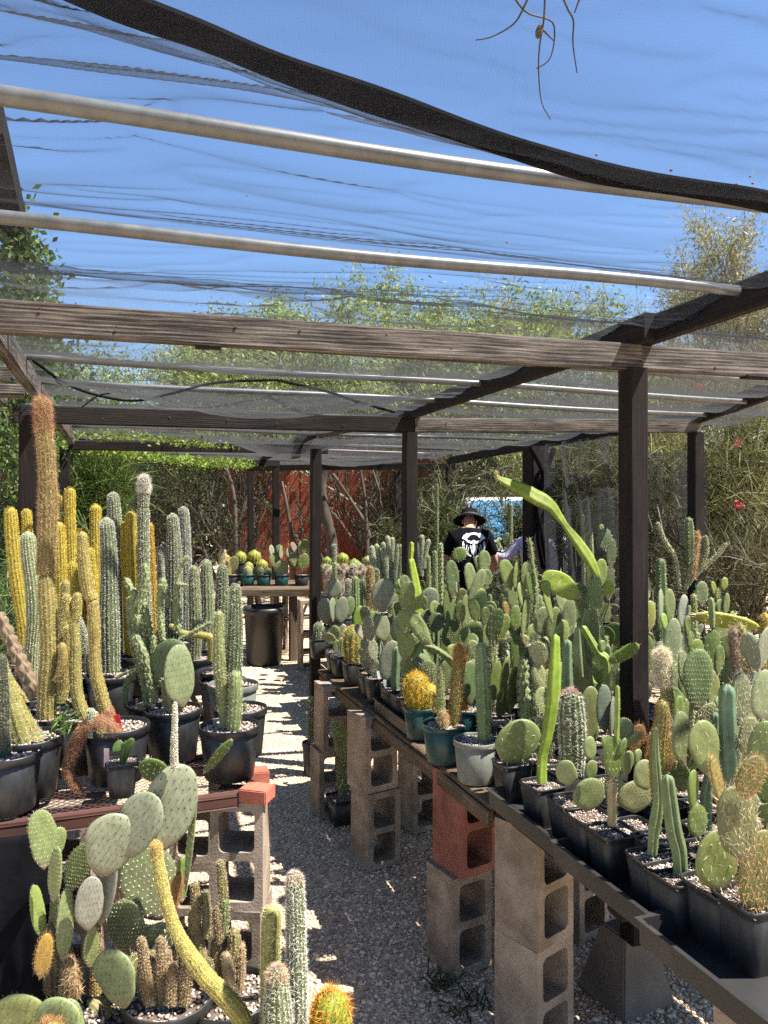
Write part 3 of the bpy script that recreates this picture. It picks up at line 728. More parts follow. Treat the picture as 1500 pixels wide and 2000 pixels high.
for j in range(62):
    for i in range(46):
        x0 = i * sx + (sx / 2 if j % 2 else 0); y0 = .04 + j * sy
        if x0 > LW - .05: continue
        for s_ in (-1, 1):
            a = Lp(x0, y0, zL) - lb.location; b_ = Lp(x0 + s_ * sx / 2, y0 + sy, zL + .002) - lb.location
            n_ = (b_ - a).cross(Vector((0, 0, 1))).normalized() * .0016
            m.add([a - n_, a + n_, b_ + n_, b_ - n_], [(0, 1, 2, 3)])
obj('expanded_mesh', m.me('expanded_mesh'), M['rust'], lb, kind='stuff')
timber('bench_leg', None, Lp(LW * .47, .04, .0), Lp(LW * .47, .04, zL - .045), .028, .028, 'rust', None, up=D1, parent=lb)
timber('bench_leg', None, Lp(LW * .2, 1.2, .0), Lp(LW * .2, 1.2, zL - .04), .028, .028, 'rust', None, up=D1, parent=lb)
# rear plank shelf that supports the left bench back half
bk2 = empty('wooden_bench', Lp(LW * .5, 1.5, 0), 'wooden shelf boards beneath the rear pots of the left bench', 'bench')
for k in range(9): timber('plank', None, Lp(-.5, 1.10 + k * .21, zL - .05), Lp(LW - .1 - k * .012, 1.10 + k * .21, zL - .05), .19, .02, 'plank', None, parent=bk2)
# black cloth hanging from the left bench
nz_, nx_ = 40, 70
U = np.linspace(0, 1, nx_)[None, :].repeat(nz_, 0); W = np.linspace(0, 1, nz_)[:, None].repeat(nx_, 1)
cA = Lp(-.55, -.02); cB = Lp(.27, -.05)
fold = .22 * (vnoise(U * 7 + W * .7, W * 1.1, 91) - .5) * (W * .8 + .15) + .04 * (vnoise(U * 19, W * 2, 92) - .5) * W
P = np.stack([cA.x + (cB.x - cA.x) * U + .02 * fold, cA.y + (cB.y - cA.y) * U - .06 * W - fold * 1.2, (zL - .03) * (1 - W) + .01], -1)
idx = np.arange(nz_ * nx_).reshape(nz_, nx_)
Fn = np.stack([idx[:-1, :-1], idx[:-1, 1:], idx[1:, 1:], idx[1:, :-1]], -1).reshape(-1, 4)
o = obj('black_cloth', mesh('black_cloth', P.reshape(-1, 3), Fn, True), M['black']); o.modifiers.new('thick', 'SOLIDIFY').thickness = .004
tag(o, 'black ground cloth hanging in folds below the left bench', 'cloth')

# back table with wooden front
bt = empty('wooden_bench', at(535, 0, 9.4) * 1, 'plank table at the back bearing the row of green pots', 'bench'); bt.location.z = 0
zT = .88
TA = at(466, HZ, 9.3); TB = at(606, HZ, 9.3); TA.z = TB.z = zT
timber('edge_board', None, TA - Vector((0, 0, .045)), TB - Vector((0, 0, .045)), .03, .09, 'plank', None, parent=bt)
for k in range(7): timber('plank', None, TA + Vector((-.6 if k > 1 else 0, .08 + k * .15, -.01)), TB + Vector((.02, .08 + k * .15, -.01)), .14, .02, 'plank', None, parent=bt)
timber('leg', None, Vector((TB.x - .22, 9.36, 0)), Vector((TB.x - .22, 9.36, zT - .09)), .09, .09, 'plank', None, up=D1, parent=bt)
timber('brace', None, Vector((TB.x - .22, 9.42, .25)), Vector((TB.x - .02, 9.44, zT - .1)), .03, .07, 'plank', None, up=Vector((0, 1, 0)), parent=bt)
# middle bench further back, right of the path
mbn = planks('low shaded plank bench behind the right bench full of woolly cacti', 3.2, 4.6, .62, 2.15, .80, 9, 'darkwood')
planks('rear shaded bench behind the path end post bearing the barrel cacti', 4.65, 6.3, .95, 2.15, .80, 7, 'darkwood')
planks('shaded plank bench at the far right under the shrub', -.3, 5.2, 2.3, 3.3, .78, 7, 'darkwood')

# trash can
tc = empty('trash_can', at(516, HZ, 9.15), 'large black plastic trash can under the back table', 'trash can'); tc.location.z = 0.01
obj('bin_body', MB().lathe([(0, 0), (.195, 0), (.205, .03), (.235, .60), (.24, .60), (.222, .60), (.20, .1), (0, .08)], 36).me('bin_body', True), M['plastic'], tc)
obj('bin_rim', MB().lathe([(.236, .60), (.262, .605), (.262, .655), (.25, .675), (.235, .675), (.236, .60)], 36).me('bin_rim', True), M['plastic'], tc)
for s_ in (-1, 1):
    o = obj('handle', MB().tube([(s_ * .24, -.07, .54), (s_ * .285, -.06, .53), (s_ * .29, 0, .53), (s_ * .285, .06, .53), (s_ * .24, .07, .54)], .013, 8).me('handle', True), M['plastic'], tc)
obj('front_plate', MB().box((-.07, -.262, .585), (.07, -.245, .63)).me('front_plate', bevel=.004), M['dustplastic'], tc)

# ------------------------------------------------------------------ red fence wall, van
rw = empty('red_fence', at(650, HZ, 17.0), 'tall rust red board wall behind the shrubs at the back', 'fence'); rw.location.z = 0
for k in range(18):
    x0 = at(445, HZ, 17).x + k * .27
    timber('board', None, Vector((x0 + .13, 17 + random.uniform(-.012, .012), 0)), Vector((x0 + .13 + random.uniform(-.008, .008), 17, 3.15 + random.uniform(-.02, .02))), .262, .03, 'redwood', None, up=Vector((0, 1, 0)), parent=rw)
for z_ in (.6, 2.6): timber('rail', None, Vector((at(425, HZ, 17).x, 17.06, z_)), Vector((at(425, HZ, 17).x + 5.4, 17.06, z_)), .05, .09, 'redwood', None, parent=rw)
pf = empty('picket_fence', at(20, HZ, 7.5), 'grey picket fence at the far left behind the yellow columns', 'fence'); pf.location.z = 0
for k in range(14):
    x0 = at(-70, HZ, 7.5).x + k * .085
    timber('picket', None, Vector((x0, 7.5, 0)), Vector((x0 + random.uniform(-.01, .01), 7.5, 1.78 + random.uniform(-.05, .05))), .065, .018, 'wood', None, up=Vector((0, 1, 0)), parent=pf)
timber('rail', None, Vector((at(-80, HZ, 7.5).x, 7.55, 1.5)), Vector((at(-80, HZ, 7.5).x + 1.3, 7.55, 1.5)), .04, .07, 'wood', None, parent=pf)
wf = empty('board_fence', at(1150, HZ, 9.5), 'dark old board fence behind the hanging netting', 'fence'); wf.location.z = 0
for k in range(12):
    x0 = at(1075, HZ, 9.5).x + k * .12
    timber('board', None, Vector((x0, 9.5, 0)), Vector((x0 + random.uniform(-.03, .03), 9.5, 2.35 + random.uniform(-.3, .15))), .085, .02, 'darkwood', None, up=Vector((0, 1, 0)), parent=wf)
for z_ in (1.0, 2.0): timber('rail', None, Vector((at(1070, HZ, 9.5).x, 9.45, z_)), Vector((at(1070, HZ, 9.5).x + 1.5, 9.45, z_)), .05, .1, 'darkwood', None, parent=wf)

vn = empty('parked_van', at(1006, HZ, 13.4), 'white van with a blue reflection painted into its windscreen parked beyond the visitors', 'van'); vn.location.z = 0
def loft(secs):
    """sections: list of rings of equal length"""
    m = MB(); n = len(secs[0])
    for s_ in secs: m.V += [tuple(p) for p in s_]
    for j in range(len(secs) - 1):
        for i in range(n): m.F.append((j * n + i, j * n + (i + 1) % n, (j + 1) * n + (i + 1) % n, (j + 1) * n + i))
    m.F += [tuple(range(n))[::-1], tuple((len(secs) - 1) * n + i for i in range(n))]; return m
def vring(y, hw, z0, z1, tw_): return [(-hw, y, z0), (hw, y, z0), (hw, y, (z0 + z1) * .55), (hw * tw_, y, z1 - .05), (hw * tw_ - .08, y, z1), (-hw * tw_ + .08, y, z1), (-hw * tw_, y, z1 - .05), (-hw, y, (z0 + z1) * .55)]
obj('body', loft([vring(-1.15, .80, .45, 1.02, .95), vring(-1.0, .92, .3, 1.18, .95), vring(-.25, .93, .28, 1.32, .93), vring(.45, .93, .28, 2.0, .86), vring(.6, .94, .28, 2.03, .86), vring(3.4, .94, .28, 2.02, .86), vring(3.6, .9, .35, 1.9, .86)]).me('body', True, .02), M['white'], vn)
ws = MB(); ws.add([(-.80, -.27, 1.335), (.80, -.27, 1.335), (.72, .40, 1.955), (-.72, .40, 1.955), (-.80, -.24, 1.315), (.80, -.24, 1.315), (.72, .43, 1.935), (-.72, .43, 1.935)], [(0, 1, 2, 3), (0, 4, 5, 1), (1, 5, 6, 2), (2, 6, 7, 3), (3, 7, 4, 0), (7, 6, 5, 4)])
o = obj('windscreen', ws.me('windscreen'), M['glass'], vn); o.location = (0, -.03, .015)
for s_ in (-1, 1):
    o = obj('side_window', MB().box((-.012, -.45, -.22), (.012, .45, .22)).me('side_window', bevel=.01), M['glass'], vn, (s_ * .875, 1.2, 1.62)); o.rotation_euler = (0, -s_ * .16, 0)
    obj('headlight', MB().lathe([(0, -.02), (.09, -.02), (.10, .02), (0, .03)], 16).me('headlight', True), M['tagwhite'], vn, (s_ * .62, -1.10, .82)).rotation_euler = (R(90), 0, 0)
    for y_ in (-.45, 2.6):
        wh = obj('wheel', None, None, vn, (s_ * .85, y_, .33)); wh.rotation_euler = (0, R(90), 0)
        obj('tyre', MB().lathe([(.2, -.1), (.31, -.1), (.33, -.06), (.33, .06), (.31, .1), (.2, .1), (.2, -.1)], 24).me('tyre', True), M['rubber'], wh)
        obj('rim', MB().lathe([(0, -.07), (.2, -.09), (.2, .09), (0, .07)], 16).me('rim', True), M['steel'], wh)
    obj('mirror', MB().box((-.06, -.03, -.09), (.06, .03, .09)).me('mirror', bevel=.015), M['white'], vn, (s_ * 1.05, -.05, 1.4))
obj('bumper', MB().box((-.88, -1.24, .38), (.88, -1.10, .58)).me('bumper', bevel=.03), M['dustplastic'], vn)
obj('grille', MB().box((-.45, -1.17, .66), (.45, -1.13, .86)).me('grille', bevel=.01), M['rubber'], vn)
# ------------------------------------------------------------------ trees, shrubs, vines
def leaf_quads(C, size, elong=2.2, droop=.0, rng=RNG):
    """diamond leaves, n x 4 verts"""
    n = len(C)
    a = rng.normal(size=(n, 3)); a[:, 2] -= droop; a /= np.linalg.norm(a, axis=1)[:, None]
    r = rng.normal(size=(n, 3)); b_ = np.cross(a, r); b_ /= np.linalg.norm(b_, axis=1)[:, None] + 1e-9
    L = (size * rng.uniform(.6, 1.3, n))[:, None]; W = L / elong
    V = np.stack([C - a * L * .5, C + b_ * W * .5, C + a * L * .5, C - b_ * W * .5], 1)
    return V.reshape(-1, 3), (np.arange(n)[:, None] * 4 + np.arange(4)[None]).astype(np.int32)
def grow(p, d, L, r, lev, segs, tips, rnd, up=.15, wander=.35, kids=(2, 4), shrink=.68):
    n = 4; P = [p]; q = p.copy(); dd = d.copy()
    for i in range(n):
        dd = (dd + Vector((rnd.gauss(0, 1), rnd.gauss(0, 1), rnd.gauss(0, 1))) * wander * .4 + Vector((0, 0, up * .3))).normalized()
        q = q + dd * (L / n); P.append(q)
        if lev <= 1: tips.append((q.copy(), dd.copy()))
    segs.append((P, r, r * shrink))
    if lev == 0: return
    for k in range(rnd.randint(*kids)):
        b_ = P[rnd.randint(2, n)]
        ax = Vector((rnd.gauss(0, 1), rnd.gauss(0, 1), rnd.gauss(0, .6))).normalized()
        nd = (dd + ax * rnd.uniform(.5, 1.0)).normalized()
        grow(b_.copy(), nd, L * rnd.uniform(.55, .85), r * .6, lev - 1, segs, tips, rnd, up, wander, kids, shrink)
def trunk_mesh(segs, o0, sides=5):
    m = MB()
    for P, ra, rb in segs:
        m.tube([p - o0 for p in P], np.linspace(ra, rb, len(P)), sides, cap=False)
    return m.me('trunk', True)
def tree(name, label, px, d, ztop, width, seed, nleaf, lsize, color, cat='tree', trunks=1, r0=.09, spread=.30, levels=4, elong=2.4, cl=.16, group='trees and shrubs around the shade house', lean=0, base=0.0, droop=.2, up=.2):
    rnd = random.Random(seed); rng = np.random.default_rng(seed)
    o0 = at(px, HZ, d); o0.z = base
    root = empty(name, o0, label, cat, group)
    segs, tips = [], []
    hh = ztop - base
    for k in range(trunks):
        d0 = Vector((rnd.gauss(0, spread) + lean, rnd.gauss(0, spread), 1)).normalized()
        grow(o0 + Vector((rnd.gauss(0, .12), rnd.gauss(0, .12), 0)), d0, hh * .42, r0, levels, segs, tips, rnd, up)
    T = np.array([tuple(t[0]) for t in tips]) - np.array(o0)
    # fit crown to the wanted height and width
    zm = np.percentile(T[:, 2], 99.5); kx = width * .5 / np.percentile(np.abs(T[:, 0]), 97); kz = hh / zm
    fit = lambda v: Vector((o0.x + (v.x - o0.x) * kx, o0.y + (v.y - o0.y) * kx, base + (v.z - base) * kz))
    segs = [([fit(p) for p in P], a, b_) for P, a, b_ in segs]
    T = T * np.array([kx, kx, kz])
    obj('trunk', trunk_mesh(segs, o0), M['drybark' if 'dry' in name or 'feathery' in name else 'bark'], root)
    dens = ((rng.random(len(T)) < (.30 if levels > 4 else .7)) + .03) * np.clip(T[:, 2] / hh, .02, 1) ** (2.0 if ztop > 4 else .6); dens /= dens.sum()
    pick = rng.choice(len(T), nleaf, p=dens)
    C = T[pick] + rng.normal(size=(nleaf, 3)) * cl * rng.uniform(.3, 1.2, (nleaf, 1)); C[:, 2] -= droop * cl * rng.random(nleaf)
    C = C[C[:, 2] > .15]
    V, Fc = leaf_quads(C, np.full(len(C), lsize), elong, droop, rng)
    obj('crown', mesh('crown', V, Fc), M['leaf'], root, color=color)
    return root
def broom(name, label, px, d, ztop, width, seed, n, L, color, r=.004, cat='shrub', base=.0, group='trees and shrubs around the shade house', curl=.5, depth=None):
    """shrub of many thin arching green stems"""
    rng = np.random.default_rng(seed); o0 = at(px, HZ, d); o0.z = base
    root = empty(name, o0, label, cat, group); hh = ztop - base
    rnd = random.Random(seed); segs, tips = [], []
    for k in range(4): grow(o0 + Vector((rnd.gauss(0, .15), rnd.gauss(0, .15), 0)), Vector((rnd.gauss(0, .4), rnd.gauss(0, .4), 1)).normalized(), hh * .4, .035, 3, segs, tips, rnd, .1)
    T = np.array([tuple(t[0]) for t in tips]) - np.array(o0)
    kx = width * .5 / np.percentile(np.abs(T[:, 0]), 97); kz = hh / np.percentile(T[:, 2], 99); T *= np.array([kx, (depth or kx) if depth is None else depth, kz])
    segs = [([Vector((o0.x + (p.x - o0.x) * kx, o0.y + (p.y - o0.y) * kx, base + (p.z - base) * kz)) for p in P], a, b_) for P, a, b_ in segs]
    obj('trunk', trunk_mesh(segs, o0, 4), M['bark'], root)
    S0 = T[rng.integers(0, len(T), n)] + rng.normal(size=(n, 3)) * .10
    D = rng.normal(size=(n, 3)); D[:, 2] += .7; D /= np.linalg.norm(D, axis=1)[:, None]
    LL = L * rng.uniform(.5, 1.4, n)[:, None]
    g = np.zeros((n, 3)); g[:, 2] = -curl
    P1 = S0 + D * LL * .5 + g * LL * .08; P2 = S0 + D * LL + g * LL * .4
    side = np.cross(D, rng.normal(size=(n, 3))); side /= np.linalg.norm(side, axis=1)[:, None]; side *= r
    V = np.stack([S0 - side, S0 + side, P1 - side * .8, P1 + side * .8, P2], 1).reshape(-1, 3)
    b = np.arange(n)[:, None] * 5
    Fq = np.concatenate([b + np.array([[0, 1, 3]]), b + np.array([[0, 3, 2]]), b + np.array([[2, 3, 4]])])
    obj('foliage', mesh('foliage', V, Fq.astype(np.int32)), M['leaf'], root, color=color)
    return root
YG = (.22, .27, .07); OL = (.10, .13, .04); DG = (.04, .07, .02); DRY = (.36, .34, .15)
tree('feathery_tree', 'broad feathery pale green tree beyond the net, centre of the skyline', 690, 17, 7.0, 8.8, 11, 70000, .12, (.30, .38, .11), trunks=4, levels=5, spread=.60, cl=.24, elong=3.2, r0=.07)
tree('feathery_tree', 'lower feathery green tree over the middle of the second cross beam', 480, 18.5, 6.2, 6.2, 12, 17000, .12, (.28, .36, .10), trunks=3, levels=5, spread=.55, cl=.24, elong=3.2, r0=.06)
tree('feathery_tree', 'feathery tree left of centre showing between the pipes', 290, 19, 5.4, 6.0, 13, 17000, .12, (.27, .35, .10), trunks=3, levels=5, spread=.55, cl=.24, elong=3.2, r0=.06)
tree('dry_tree', 'thin dry looking yellowish tree top at the upper right edge', 1480, 11.5, 6.15, 3.6, 14, 26000, .085, DRY, trunks=4, spread=.35, cl=.14, elong=5, r0=.04)
tree('dry_tree', 'sparse straw coloured tree between the feathery tree and the right edge', 1180, 16, 6.0, 6.0, 15, 30000, .075, (.29, .29, .12), trunks=4, spread=.45, cl=.2, elong=5, r0=.04)
tree('dry_tree', 'pale wispy tree behind the roof beam near the thick post', 1330, 14, 5.7, 4.4, 16, 26000, .085, DRY, trunks=4, spread=.4, cl=.18, elong=5, r0=.04)
tree('green_tree', 'leafy green tree filling the background behind the left post', 120, 15, 4.6, 4.8, 17, 16000, .09, (.07, .11, .03), trunks=3, spread=.5, cl=.28, r0=.07)
tree('green_tree', 'olive tree behind the right cross beam', 1080, 18, 4.9, 5.5, 18, 18000, .08, (.15, .18, .06), trunks=3, spread=.5, cl=.3, elong=3, r0=.07)
tree('green_tree', 'bushy olive tree far behind the shrub with red flowers', 1420, 17, 5.0, 6.0, 19, 20000, .08, (.15, .17, .06), trunks=4, spread=.5, cl=.3, elong=3, r0=.07)
tree('feathery_tree', 'feathery tree rising right of the broad one, near the dark roof beam', 900, 17.5, 6.3, 5.4, 31, 24000, .12, (.30, .37, .11), trunks=3, levels=5, spread=.55, cl=.24, elong=3.2, r0=.05)
tree('feathery_tree', 'tall feathery tree left of the broad one in the skyline', 480, 17, 6.55, 4.6, 32, 32000, .12, (.30, .38, .11), trunks=3, levels=5, spread=.55, cl=.24, elong=3.2, r0=.05)
# understorey in front of the red wall, leaf colours lowered to imitate overhead shade
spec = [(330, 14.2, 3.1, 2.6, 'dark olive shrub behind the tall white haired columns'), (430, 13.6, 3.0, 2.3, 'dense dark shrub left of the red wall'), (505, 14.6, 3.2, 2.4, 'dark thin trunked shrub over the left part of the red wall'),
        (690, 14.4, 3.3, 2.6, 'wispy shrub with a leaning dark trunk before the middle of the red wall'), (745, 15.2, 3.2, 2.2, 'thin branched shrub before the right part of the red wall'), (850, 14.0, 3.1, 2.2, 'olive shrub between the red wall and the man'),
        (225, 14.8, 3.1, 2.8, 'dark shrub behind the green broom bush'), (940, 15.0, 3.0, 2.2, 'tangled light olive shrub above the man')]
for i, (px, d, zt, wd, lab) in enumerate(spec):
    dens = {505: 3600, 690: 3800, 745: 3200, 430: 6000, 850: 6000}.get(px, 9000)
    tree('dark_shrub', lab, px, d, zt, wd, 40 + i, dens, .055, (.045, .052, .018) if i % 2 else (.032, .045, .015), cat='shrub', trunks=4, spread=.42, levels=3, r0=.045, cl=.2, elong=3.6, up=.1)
# dead stick thickets on the ground by the red wall
# leaning dark trunks
def stick(label, pts, r, d):
    P = [at(a, b_, d + k * .02) for k, (a, b_) in enumerate(pts)]; o0 = Vector((P[0].x, P[0].y, 0)); P[0] = o0.copy()
    Q, _, _ = spline([p - o0 for p in P], .1); V, Fc = tube_vf(Q, np.linspace(r, r * .5, len(Q)), 7)
    t_ = obj('dead_tree', mesh('dead_tree', V, Fc, True), M['bark'], None, o0); tag(t_, label, 'tree trunk', 'bare dark trunks before the red wall')
stick('thick leaning dark trunk in front of the red wall', [(655, 1120), (648, 1060), (637, 1010), (628, 950), (640, 900)], .13, 13.0)
stick('thin forked dark trunk left of the thick leaning one', [(575, 1120), (570, 1060), (562, 1000), (550, 940)], .05, 13.2)
stick('slender dark stem slanting across the red wall to the middle post', [(735, 1120), (722, 1050), (690, 985), (650, 925)], .05, 13.4)
stick('upright dark stem left of the farthest centre post', [(465, 1120), (460, 1040), (455, 960), (440, 910)], .06, 13.1)
stick('bent dark stem beside the upright one at the left of the red wall', [(440, 1120), (430, 1050), (400, 1010), (360, 985)], .05, 13.3)
stick('dark stump branch by the middle post', [(752, 1130), (745, 1090), (735, 1050), (728, 1040)], .14, 13.5)
stick('dark stem close to the right side of the red wall', [(722, 1120), (716, 1040), (712, 970), (700, 900)], .05, 13.0)
# green broom at left, shrubs with needle leaves at right
broom('green_broom', 'bright green wispy broom bush behind the yellow columns', 205, 8.6, 2.62, 1.1, 61, 3600, .5, (.11, .17, .035), .005)
broom('green_broom', 'light green wispy bush at the far left behind the picket fence', 40, 9.5, 2.2, 1.0, 62, 2500, .4, (.08, .13, .03), .005)
broom('needle_shrub', 'large needle leaved shrub with red flowers at the right', 1395, 8.3, 3.3, 2.9, 63, 8000, .34, (.18, .18, .06), .0042)
broom('needle_shrub', 'needle leaved shrub seen between the thick post and the right post', 1265, 9.2, 3.0, 2.4, 64, 6000, .34, (.11, .12, .04), .0042)
broom('needle_shrub', 'needle leaved shrub running out of the right edge', 1520, 7.6, 2.9, 2.0, 65, 5500, .32, (.16, .16, .055), .0042)
broom('needle_shrub', 'dark twiggy shrub low behind the right bench cacti', 1420, 6.9, 1.72, 2.0, 66, 4500, .30, (.11, .10, .05), .004)
broom('needle_shrub', 'grey green needle bush between the man and the blackened post', 985, 11.0, 2.1, 1.6, 67, 5000, .30, (.10, .115, .05), .005)
broom('needle_shrub', 'olive needle bush behind the man left shoulder', 845, 10.6, 2.2, 1.3, 68, 3600, .30, (.085, .10, .034), .005)
broom('wild_grass', 'tall green grass tuft at the left edge beside the first yellow column', 10, 5.2, 1.55, .9, 69, 3200, .35, (.16, .24, .07), .004, cat='grass', curl=1.2)
broom('wild_grass', 'grassy tuft between the left bench and the picket fence', 40, 6.2, 1.7, .9, 70, 2500, .35, (.13, .20, .06), .004, cat='grass', curl=1.2)
# red flowers
for i, (x_, y_, d_) in enumerate(((1440, 865, 7.3), (1442, 987, 7.0), (1312, 936, 8.0), (1366, 755, 7.6), (1445, 1090, 6.6))):
    c = at(x_, y_, d_); C = np.array(c)[None] * 0 + RNG.normal(size=(70, 3)) * (.022 if i < 2 else .014)
    V, Fc = leaf_quads(C, np.full(70, .035), 5)
    o = obj('red_flower', mesh('red_flower', V, Fc), M['flower'], None, c)
    tag(o, ['red flower cluster high beside the right post', 'red flower cluster level with the middle of the right post', 'tiny red flower between the two right posts', 'red flower just below the right cross beam', 'small red flower low in the dark shrub'][i], 'flower', 'red flowers on the needle shrub')
# vine on the upper left timber and along the far net
def vine(label, P, n, spreadv, size, color, seed, d):
    rng = np.random.default_rng(seed); o0 = Vector(P[0]); Q, _, _ = spline([Vector(p) - o0 for p in P], .05)
    rt = empty('climbing_vine', o0, label, 'vine', 'climbing vines on the roof')
    V, Fc = tube_vf(Q + rng.normal(size=Q.shape) * .012, .008, 5); obj('stem', mesh('stem', V, Fc, True), M['bark'], rt)
    k = rng.integers(0, len(Q), n); C = Q[k] + rng.normal(size=(n, 3)) * np.array(spreadv); C[:, 2] -= np.abs(rng.normal(size=n)) * spreadv[2]
    V, Fc = leaf_quads(C, np.full(n, size), 1.7, .4, rng); obj('foliage', mesh('foliage', V, Fc), M['leaf'], rt, color=color)
vine('leafy green vine hanging down the sloping timber at upper left', [at(30, 440, 3.9), at(45, 500, 4.2), at(60, 560, 4.5), at(75, 610, 4.8), at(85, 680, 5.2), at(95, 745, 5.6)], 3800, (.07, .12, .10), .045, (.09, .15, .03), 71, 4)
vine('second clump of bright vine leaves beyond the left end of the grey cross beam', [at(20, 660, 6.2), at(70, 690, 6.4), at(110, 720, 6.6), at(60, 760, 6.6), at(20, 830, 6.6)], 3600, (.15, .2, .14), .055, (.08, .13, .03), 72, 4)
vine('strip of bright leaves trailing along the far net above the broom bush', [at(150, 872, 8.2), at(230, 882, 8.3), at(320, 892, 8.5), at(400, 900, 8.6), at(470, 903, 8.8)], 2600, (.10, .25, .022), .04, (.22, .32, .05), 73, 8)
vine('thin line of leaves on the net just behind the dark second cross beam', [at(160, 846, 6.8), at(280, 852, 7.0), at(420, 868, 7.2)], 700, (.12, .2, .012), .035, (.20, .28, .05), 74, 8)
vine('leaves climbing the far left edge beside the left post', [at(8, 800, 6.0), at(15, 860, 6.0), at(25, 930, 6.0), at(10, 1010, 6.0)], 1600, (.10, .2, .08), .05, (.08, .13, .03), 75, 6)
# pink gravel heap at the far left edge (terracotta rubble)
n = 260; C = np.column_stack([RNG.normal(at(8, 0, 6.6).x, .13, n), RNG.normal(6.6, .12, n), np.abs(RNG.normal(0, .07, n))])
C[:, 2] = 2.02 + .14 - np.abs(C[:, 0] - C[:, 0].mean()) * .5 + RNG.uniform(-.03, .02, n)
sh = empty('roof_shed', Vector((at(-8, 0, 6.6).x, 6.6, 0)), 'low shed roof covered with pinkish stones at the far left edge', 'shed')
obj('wall', MB().box((-.5, -.2, 0), (.16, .2, 2.0)).me('wall', bevel=.01), M['wood'], sh)
obj('roof', MB().box((-.55, -.3, 2.003), (.22, .3, 2.05)).me('roof', bevel=.006), M['plank'], sh)
V, Fc = stones(C - np.array(sh.location), np.full(n, .022)); obj('roof_stones', mesh('roof_stones', V, Fc), M['brick'], sh, kind='stuff')
# far belt of trees closing the horizon
rng = np.random.default_rng(5); n = 60000
ang_ = rng.uniform(-1.15, 1.15, n); dd_ = rng.uniform(24, 34, n); top = 3.2 + 2.2 * vnoise(ang_ * 9 + 20, ang_ * 0 + 3, 8) + 1.0 * vnoise(ang_ * 30 + 40, ang_ * 0 + 8, 9)
C = np.column_stack([np.sin(ang_) * dd_, np.cos(ang_) * dd_, rng.random(n) ** .8 * top])
V, Fc = leaf_quads(C, np.full(n, .42), 1.6, .1, rng)
o = obj('far_trees', mesh('far_trees', V, Fc), M['leaf'], color=(.09, .115, .04), kind='stuff'); o['label'] = 'far belt of green trees behind everything'
# weeds by the blocks
def weed(label, px, py, seed, n=60, L=.10, color=(.10, .16, .05), z=0.0, nm='weed'):
    rng = np.random.default_rng(seed); c = onz(px, py, z)
    D = rng.normal(size=(n, 3)); D[:, 2] = np.abs(D[:, 2]) + .35; D /= np.linalg.norm(D, axis=1)[:, None]
    S0 = rng.normal(size=(n, 3)) * np.array([.035, .035, 0]); LL = L * rng.uniform(.5, 1.2, n)[:, None]
    side = np.cross(D, rng.normal(size=(n, 3))); side /= np.linalg.norm(side, axis=1)[:, None]; side *= .0022
    P1 = S0 + D * LL * .6; P2 = S0 + D * LL + np.array([0, 0, -.02])
    V = np.stack([S0 - side, S0 + side, P1 + side * 1.4, P2, P1 - side * 1.4], 1).reshape(-1, 3)
    b = np.arange(n)[:, None] * 5
    Fq = np.concatenate([b + np.array([[0, 1, 2]]), b + np.array([[0, 2, 4]]), b + np.array([[4, 2, 3]])]).astype(np.int32)
    o = obj(nm, mesh(nm, V, Fq), M['leaf'], None, c, color); tag(o, label, 'weed', 'weeds')
weed('green weed at the foot of the stack with the red block', 862, 1925, 81, 60, .10, (.05, .08, .03))
weed('second low weed in the gravel before the two large blocks', 930, 1965, 82, 40, .08, (.05, .08, .03))
weed('low weed at the corner of the front block', 890, 1985, 83, 30, .07, (.05, .08, .03))

n = 260; px_ = RNG.uniform(480, 1250, n); dd2 = 2.5 * (9.5 / 2.5) ** RNG.random(n); C = np.column_stack([(px_ - 750) / F * dd2, dd2, np.full(n, .022)])
V, Fc = leaf_quads(np.zeros((n, 3)), np.full(n, .028), 3.0); V = V * np.array([1, 1, .22]) + np.repeat(C, 4, 0)
o = obj('fallen_leaves', mesh('fallen_leaves', V, Fc), M['leaf'], color=(.30, .18, .08), kind='stuff'); o['label'] = 'small dry leaves and litter scattered over the gravel'
# ------------------------------------------------------------------ people
def skin_obj(name, V, E, Rr, mat, parent, root=0, sub=2, color=None):
    me = bpy.data.meshes.new(name); me.from_pydata([tuple(v) for v in V], E, []); me.update()
    o = obj(name, me, M[mat], parent)
    sk = o.modifiers.new('skin', 'SKIN'); sk.use_smooth_shade = True
    me.skin_vertices.new() if not me.skin_vertices else None
    for i, r_ in enumerate(Rr):
        s_ = me.skin_vertices[0].data[i]; s_.radius = r_ if isinstance(r_, tuple) else (r_, r_); s_.use_root = (i == root)
    ss = o.modifiers.new('sub', 'SUBSURF'); ss.levels = sub; ss.render_levels = sub
    return o
def hand(V, E, Rr, wrist, wi, d, side, palmn):
    """palm with four curled fingers and a thumb, appended to a skin skeleton"""
    d = d.normalized(); palmn = (palmn - d * palmn.dot(d)).normalized(); lat = d.cross(palmn) * side
    pal = wrist + d * .05; V.append(pal); E.append((wi, len(V) - 1)); Rr.append((.026, .016)); pi = len(V) - 1
    for k, (o_, L) in enumerate(((-.027, .072), (-.009, .080), (.009, .076), (.026, .060))):
        a = pal + lat * o_ + d * .042; V.append(a); E.append((pi, len(V) - 1)); Rr.append(.0095)
        b_ = a + d * L * .5 + palmn * L * .18; V.append(b_); E.append((len(V) - 2, len(V) - 1)); Rr.append(.0085)
        c = b_ + d * L * .3 + palmn * L * .42; V.append(c); E.append((len(V) - 2, len(V) - 1)); Rr.append(.0075)
    a = pal - d * .02 - lat * .034 + palmn * .012; V.append(a); E.append((pi, len(V) - 1)); Rr.append(.011)
    b_ = a + d * .035 - lat * .016 + palmn * .012; V.append(b_); E.append((len(V) - 2, len(V) - 1)); Rr.append(.009)
